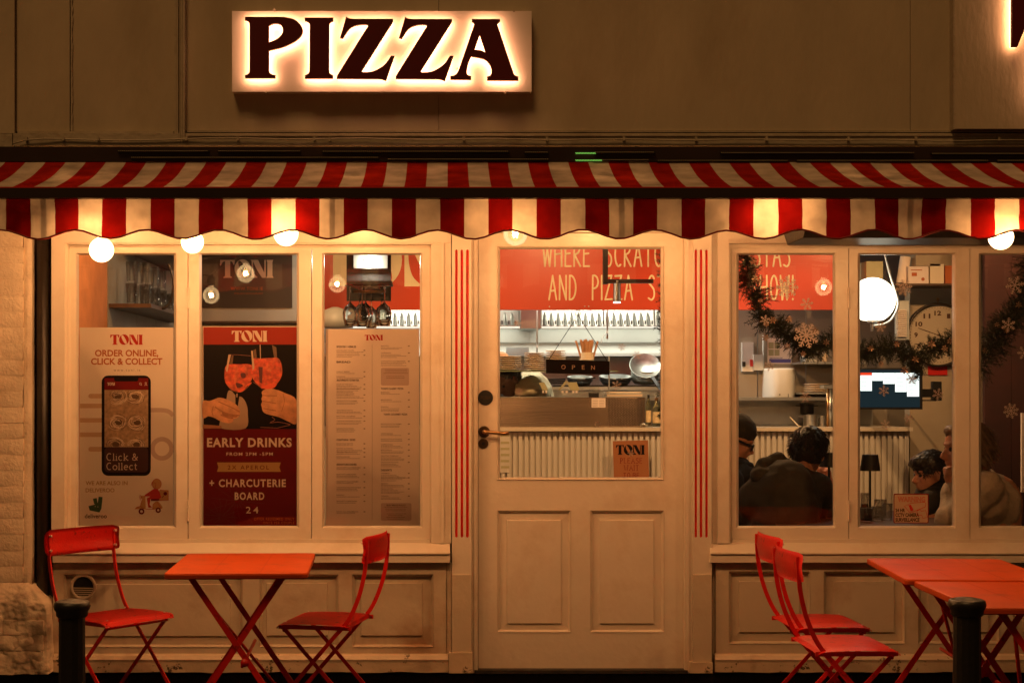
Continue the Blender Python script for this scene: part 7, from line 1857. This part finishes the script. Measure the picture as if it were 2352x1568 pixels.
# ============================================================ CHAIRS
def bistro_chair():
    t = bpy.data.objects.new('bistro_chair', None); COL.objects.link(t); OFF[t.name] = Vector()
    # seat: thin pressed sheet with rolled front and back edge
    bm = bmesh.new(); nx, ny = 16, 12; G = []
    for i in range(nx + 1):
        u = i / nx; row = []
        for j in range(ny + 1):
            v = j / ny; x = -.165 + .335 * u; y = -.205 + .41 * v

            z = .452 + .006 * math.sin(math.pi * u) - (0.018 * max(0, (u - .88) / .12) ** 2) - .010 * max(0, (.08 - u) / .08) - .006 * (abs(2 * v - 1) ** 6)
            cx_, cy_ = max(0, abs(x - .0025) - .1325), max(0, abs(y) - .17)
            if cx_ > 0 and cy_ > 0:
                l = math.hypot(cx_, cy_); f = max(cx_, cy_) / l
                x = .0025 + math.copysign(.1325 + cx_ * f, x - .0025); y = math.copysign(.17 + cy_ * f, y)
            row.append(bm.verts.new((x, y, z)))
        G.append(row)
    for i in range(nx):
        for j in range(ny): bm.faces.new((G[i][j], G[i + 1][j], G[i + 1][j + 1], G[i][j + 1]))
    bmesh.ops.solidify(bm, geom=bm.faces[:], thickness=.003); fixn(bm)
    seat = obj('seat', bm, M['chair'], t, smooth=False)
    bm = bmesh.new()
    for x in (-.13, .13):
        for y in (-.165, .165): alathe(bm, (x, y, .4545), [(.005, 0), (.004, .003)], 10)
    obj('rivet', bm, M['rivet'], seat)
    for y in (-.185, .185):
        bm = bmesh.new(); bar(bm, (-.165, y, .437), (.155, y, .437), .018, .005, (0, 0, 1)); obj('seat_frame', bm, M['chair'], t)
    # back: slightly hollow slab on two bowed flats
    bm = bmesh.new(); G = []
    for i in range(13):
        v = i / 12; y = -.215 + .43 * v; hol = -.030 * (1 - (2 * v - 1) ** 2)
        row = []; y00 = y
        for j in range(7):
            w = j / 6; y = y00; z = (2 * w - 1) * .058
            ey, ez = max(0, abs(y) - .187), max(0, abs(z) - .030)
            if ey > 0 and ez > 0:
                f = max(ey, ez) / math.hypot(ey, ez); y = math.copysign(.187 + ey * f, y); z = math.copysign(.030 + ez * f, z)
            z += .768; row.append(bm.verts.new((-.222 + hol - .03 * (z - .768) - .004 * math.cos((w - .5) * 6), y, z)))
        G.append(row)
    for i in range(12):
        for j in range(6): bm.faces.new((G[i][j], G[i + 1][j], G[i + 1][j + 1], G[i][j + 1]))
    bmesh.ops.solidify(bm, geom=bm.faces[:], thickness=.005); fixn(bm)
    bk = obj('backrest', bm, M['chair'], t, smooth=True)
    bm = bmesh.new()
    for y in (-.185, .185):
        for z in (.735, .80): alathe(bm, (-.220, y, z), [(.0055, -.004), (.0055, .0085), (.004, .0095)], 10, 'x')
    obj('rivet', bm, M['rivet'], bk)
    path = crom([(-.232, .81), (-.230, .74), (-.222, .665), (-.198, .57), (-.155, .475), (-.10, .41)], 5) + [(.0, .295), (.12, .155), (.25, 0.006)]
    for s in (-.185, .185):
        bm = bmesh.new()
        for a, b in zip(path, path[1:]):
            pass
        V = []
        for i, (x, z) in enumerate(path):
            a = path[max(i - 1, 0)]; b = path[min(i + 1, len(path) - 1)]; d = Vector((b[0] - a[0], 0, b[1] - a[1])).normalized(); n_ = Vector((d.z, 0, -d.x))
            V.append([bm.verts.new(Vector((x, s, z)) + n_ * p * .0088 + Vector((0, q * .003, 0))) for p, q in ((1, 1), (1, -1), (-1, -1), (-1, 1))])
        for A_, B_ in zip(V, V[1:]):
            for i in range(4): bm.faces.new((A_[i], A_[(i + 1) % 4], B_[(i + 1) % 4], B_[i]))
        bm.faces.new(V[0]); bm.faces.new(V[-1][::-1]); fixn(bm)
        obj('back_leg_bar', bm, M['chair'], t)
        bm = bmesh.new(); s2_ = s * .90
        bar(bm, (.145, s2_, .436), (-.25, s2_, .006), .0165, .006, (.7, 0, .7)); obj('leg', bm, M['chair'], t)
    for a_, b_ in (((-.21, -.166, .055), (-.21, .166, .055)), ((.20, -.185, .065), (.20, .185, .065)), ((.135, -.18, .420), (.135, .18, .420)), ((-.13, -.185, .437), (-.13, .185, .437))):
        bm = bmesh.new(); atube(bm, [a_, b_], .006, 8); obj('stretcher', bm, M['chair'], t, smooth=True)
    return t
proto = bistro_chair()
def put(o, x, y, yaw, label, group, cat):
    o.location = (x, y, gz(y)); o.rotation_euler = (0, 0, R(yaw)); tag(o, label, cat, group); return o
CG = 'red folding chairs on the pavement'
c2_ = copy_tree(proto); c3_ = copy_tree(proto); c4_ = copy_tree(proto)
put(proto, -1.465, -.50, -37, 'red folding chair turned towards the camera, left of the first table by the bollard', CG, 'chair')
put(c2_, -.530, -.60, 168, 'red folding chair facing left, right of the single table under the menu window', CG, 'chair')
put(c3_, 1.61, -.665, 3, 'farther of the two overlapping red chairs under the first right casement', CG, 'chair')
put(c4_, 1.57, -1.235, 2, 'nearer of the two overlapping red chairs right of the door', CG, 'chair')

# ============================================================ TABLES
def bistro_table(w=.555, d=.77):
    t = bpy.data.objects.new('bistro_table', None); COL.objects.link(t); OFF[t.name] = Vector()
    bm = bmesh.new(); r = .03; pts = []
    for cx, cy, a in ((w / 2 - r, d / 2 - r, 0), (-w / 2 + r, d / 2 - r, 90), (-w / 2 + r, -d / 2 + r, 180), (w / 2 - r, -d / 2 + r, 270)):
        pts += [(cx + r * math.cos(R(a + 15 * i)), cy + r * math.sin(R(a + 15 * i))) for i in range(7)]
    lv = []
    for z, k in ((.716, .988), (.720, .998), (.732, 1.0), (.738, .996), (.740, .985)):
        lv.append([bm.verts.new((x * (1 - (1 - k) * 1.0), y * (1 - (1 - k)), z)) for x, y in pts])
    n = len(pts)
    for a, b in zip(lv, lv[1:]):
        for i in range(n): bm.faces.new((a[i], a[(i + 1) % n], b[(i + 1) % n], b[i]))
    bm.faces.new(lv[-1]); bm.faces.new(lv[0][::-1]); fixn(bm); obj('table_top', bm, M['table'], t)
    bm = bmesh.new()
    for x in (-w / 6, w / 6): abox(bm, x - .0008, x + .0008, -d / 2 + .03, d / 2 - .03, .7398, .7404)
    obj('crease', bm, mk('dark crease', (.30, .03, .01), .6) if 'dark crease' not in bpy.data.materials else bpy.data.materials['dark crease'], t)
    for y in (-d / 2 + .06, d / 2 - .06):
        for s in (1, -1):
            bm = bmesh.new(); bar(bm, (s * (w / 2 - .10), y + s * .006, .716), (-s * (w / 2 + .02), y + s * .006, .008), .023, .006, (.7, 0, .7)); obj('leg', bm, M['chair'], t)
    hy = d / 2 - .06
    for a_, b_ in (((.22, -hy, .08), (.22, hy, .08)), ((-.22, -hy, .08), (-.22, hy, .08)), ((0.02, -hy, .37), (0.02, hy, .37)), ((-.13, -hy, .64), (.13, hy, .15)), ((w / 2 - .10, -hy, .712), (w / 2 - .10, hy, .712)), ((-w / 2 + .10, -hy, .712), (-w / 2 + .10, hy, .712))):
        bm = bmesh.new(); atube(bm, [a_, b_], .007, 8); obj('stretcher', bm, M['chair'], t, smooth=True)
    bm = bmesh.new(); atube(bm, [(0.03, -hy - .012, .385), (0.03, -hy + .012, .385)], .016, 12); obj('hinge_pin', bm, M['chair'], t, smooth=True)
    return t
TG = 'orange red folding tables on the pavement'
t1 = bistro_table(); t2 = copy_tree(t1); t3 = copy_tree(t1)
put(t1, -.835, -1.00, 2.5, 'single orange red folding table between two chairs under the left window', TG, 'table')
put(t2, 2.02, -1.20, -4, 'farther orange red table of the pushed together pair, nearer the shopfront', TG, 'table')
put(t3, 2.02, -1.92, -1, 'nearer orange red table of the pushed together pair, behind the right bollard', TG, 'table')

# ============================================================ BOLLARDS
def bollard(x, y, Y, label):
    s = sc_at(Y); c = Vector((PX(x, Y), Y, gz(Y))); H = PZ(y, Y) - gz(Y)
    t = thing('bollard', label, 'bollard', c, 'black cast iron bollards at the kerb')
    k = 1.0
    bm = bmesh.new(); alathe(bm, c, [(.060, 0), (.060, .10), (.047, .13), (.044, H - .10), (.044, H - .058)], 14); obj('shaft', bm, M['black'], t, smooth=False)
    bm = bmesh.new(); alathe(bm, c, [(.044, H - .058), (.052, H - .050), (.053, H - .036), (.058, H - .030), (.061, H - .018), (.058, H - .006), (.050, H - .001), (.046, H - .004), (.030, H + .003), (.001, H + .006)], 28); obj('cap', bm, M['black'], t, smooth=True)
bollard(165.5, 1378, -2.2, 'black bollard in front of the left chair, at the lower left')
bollard(2221, 1374, -2.1 if False else -2.35, 'black bollard in front of the pushed together tables, at the lower right')
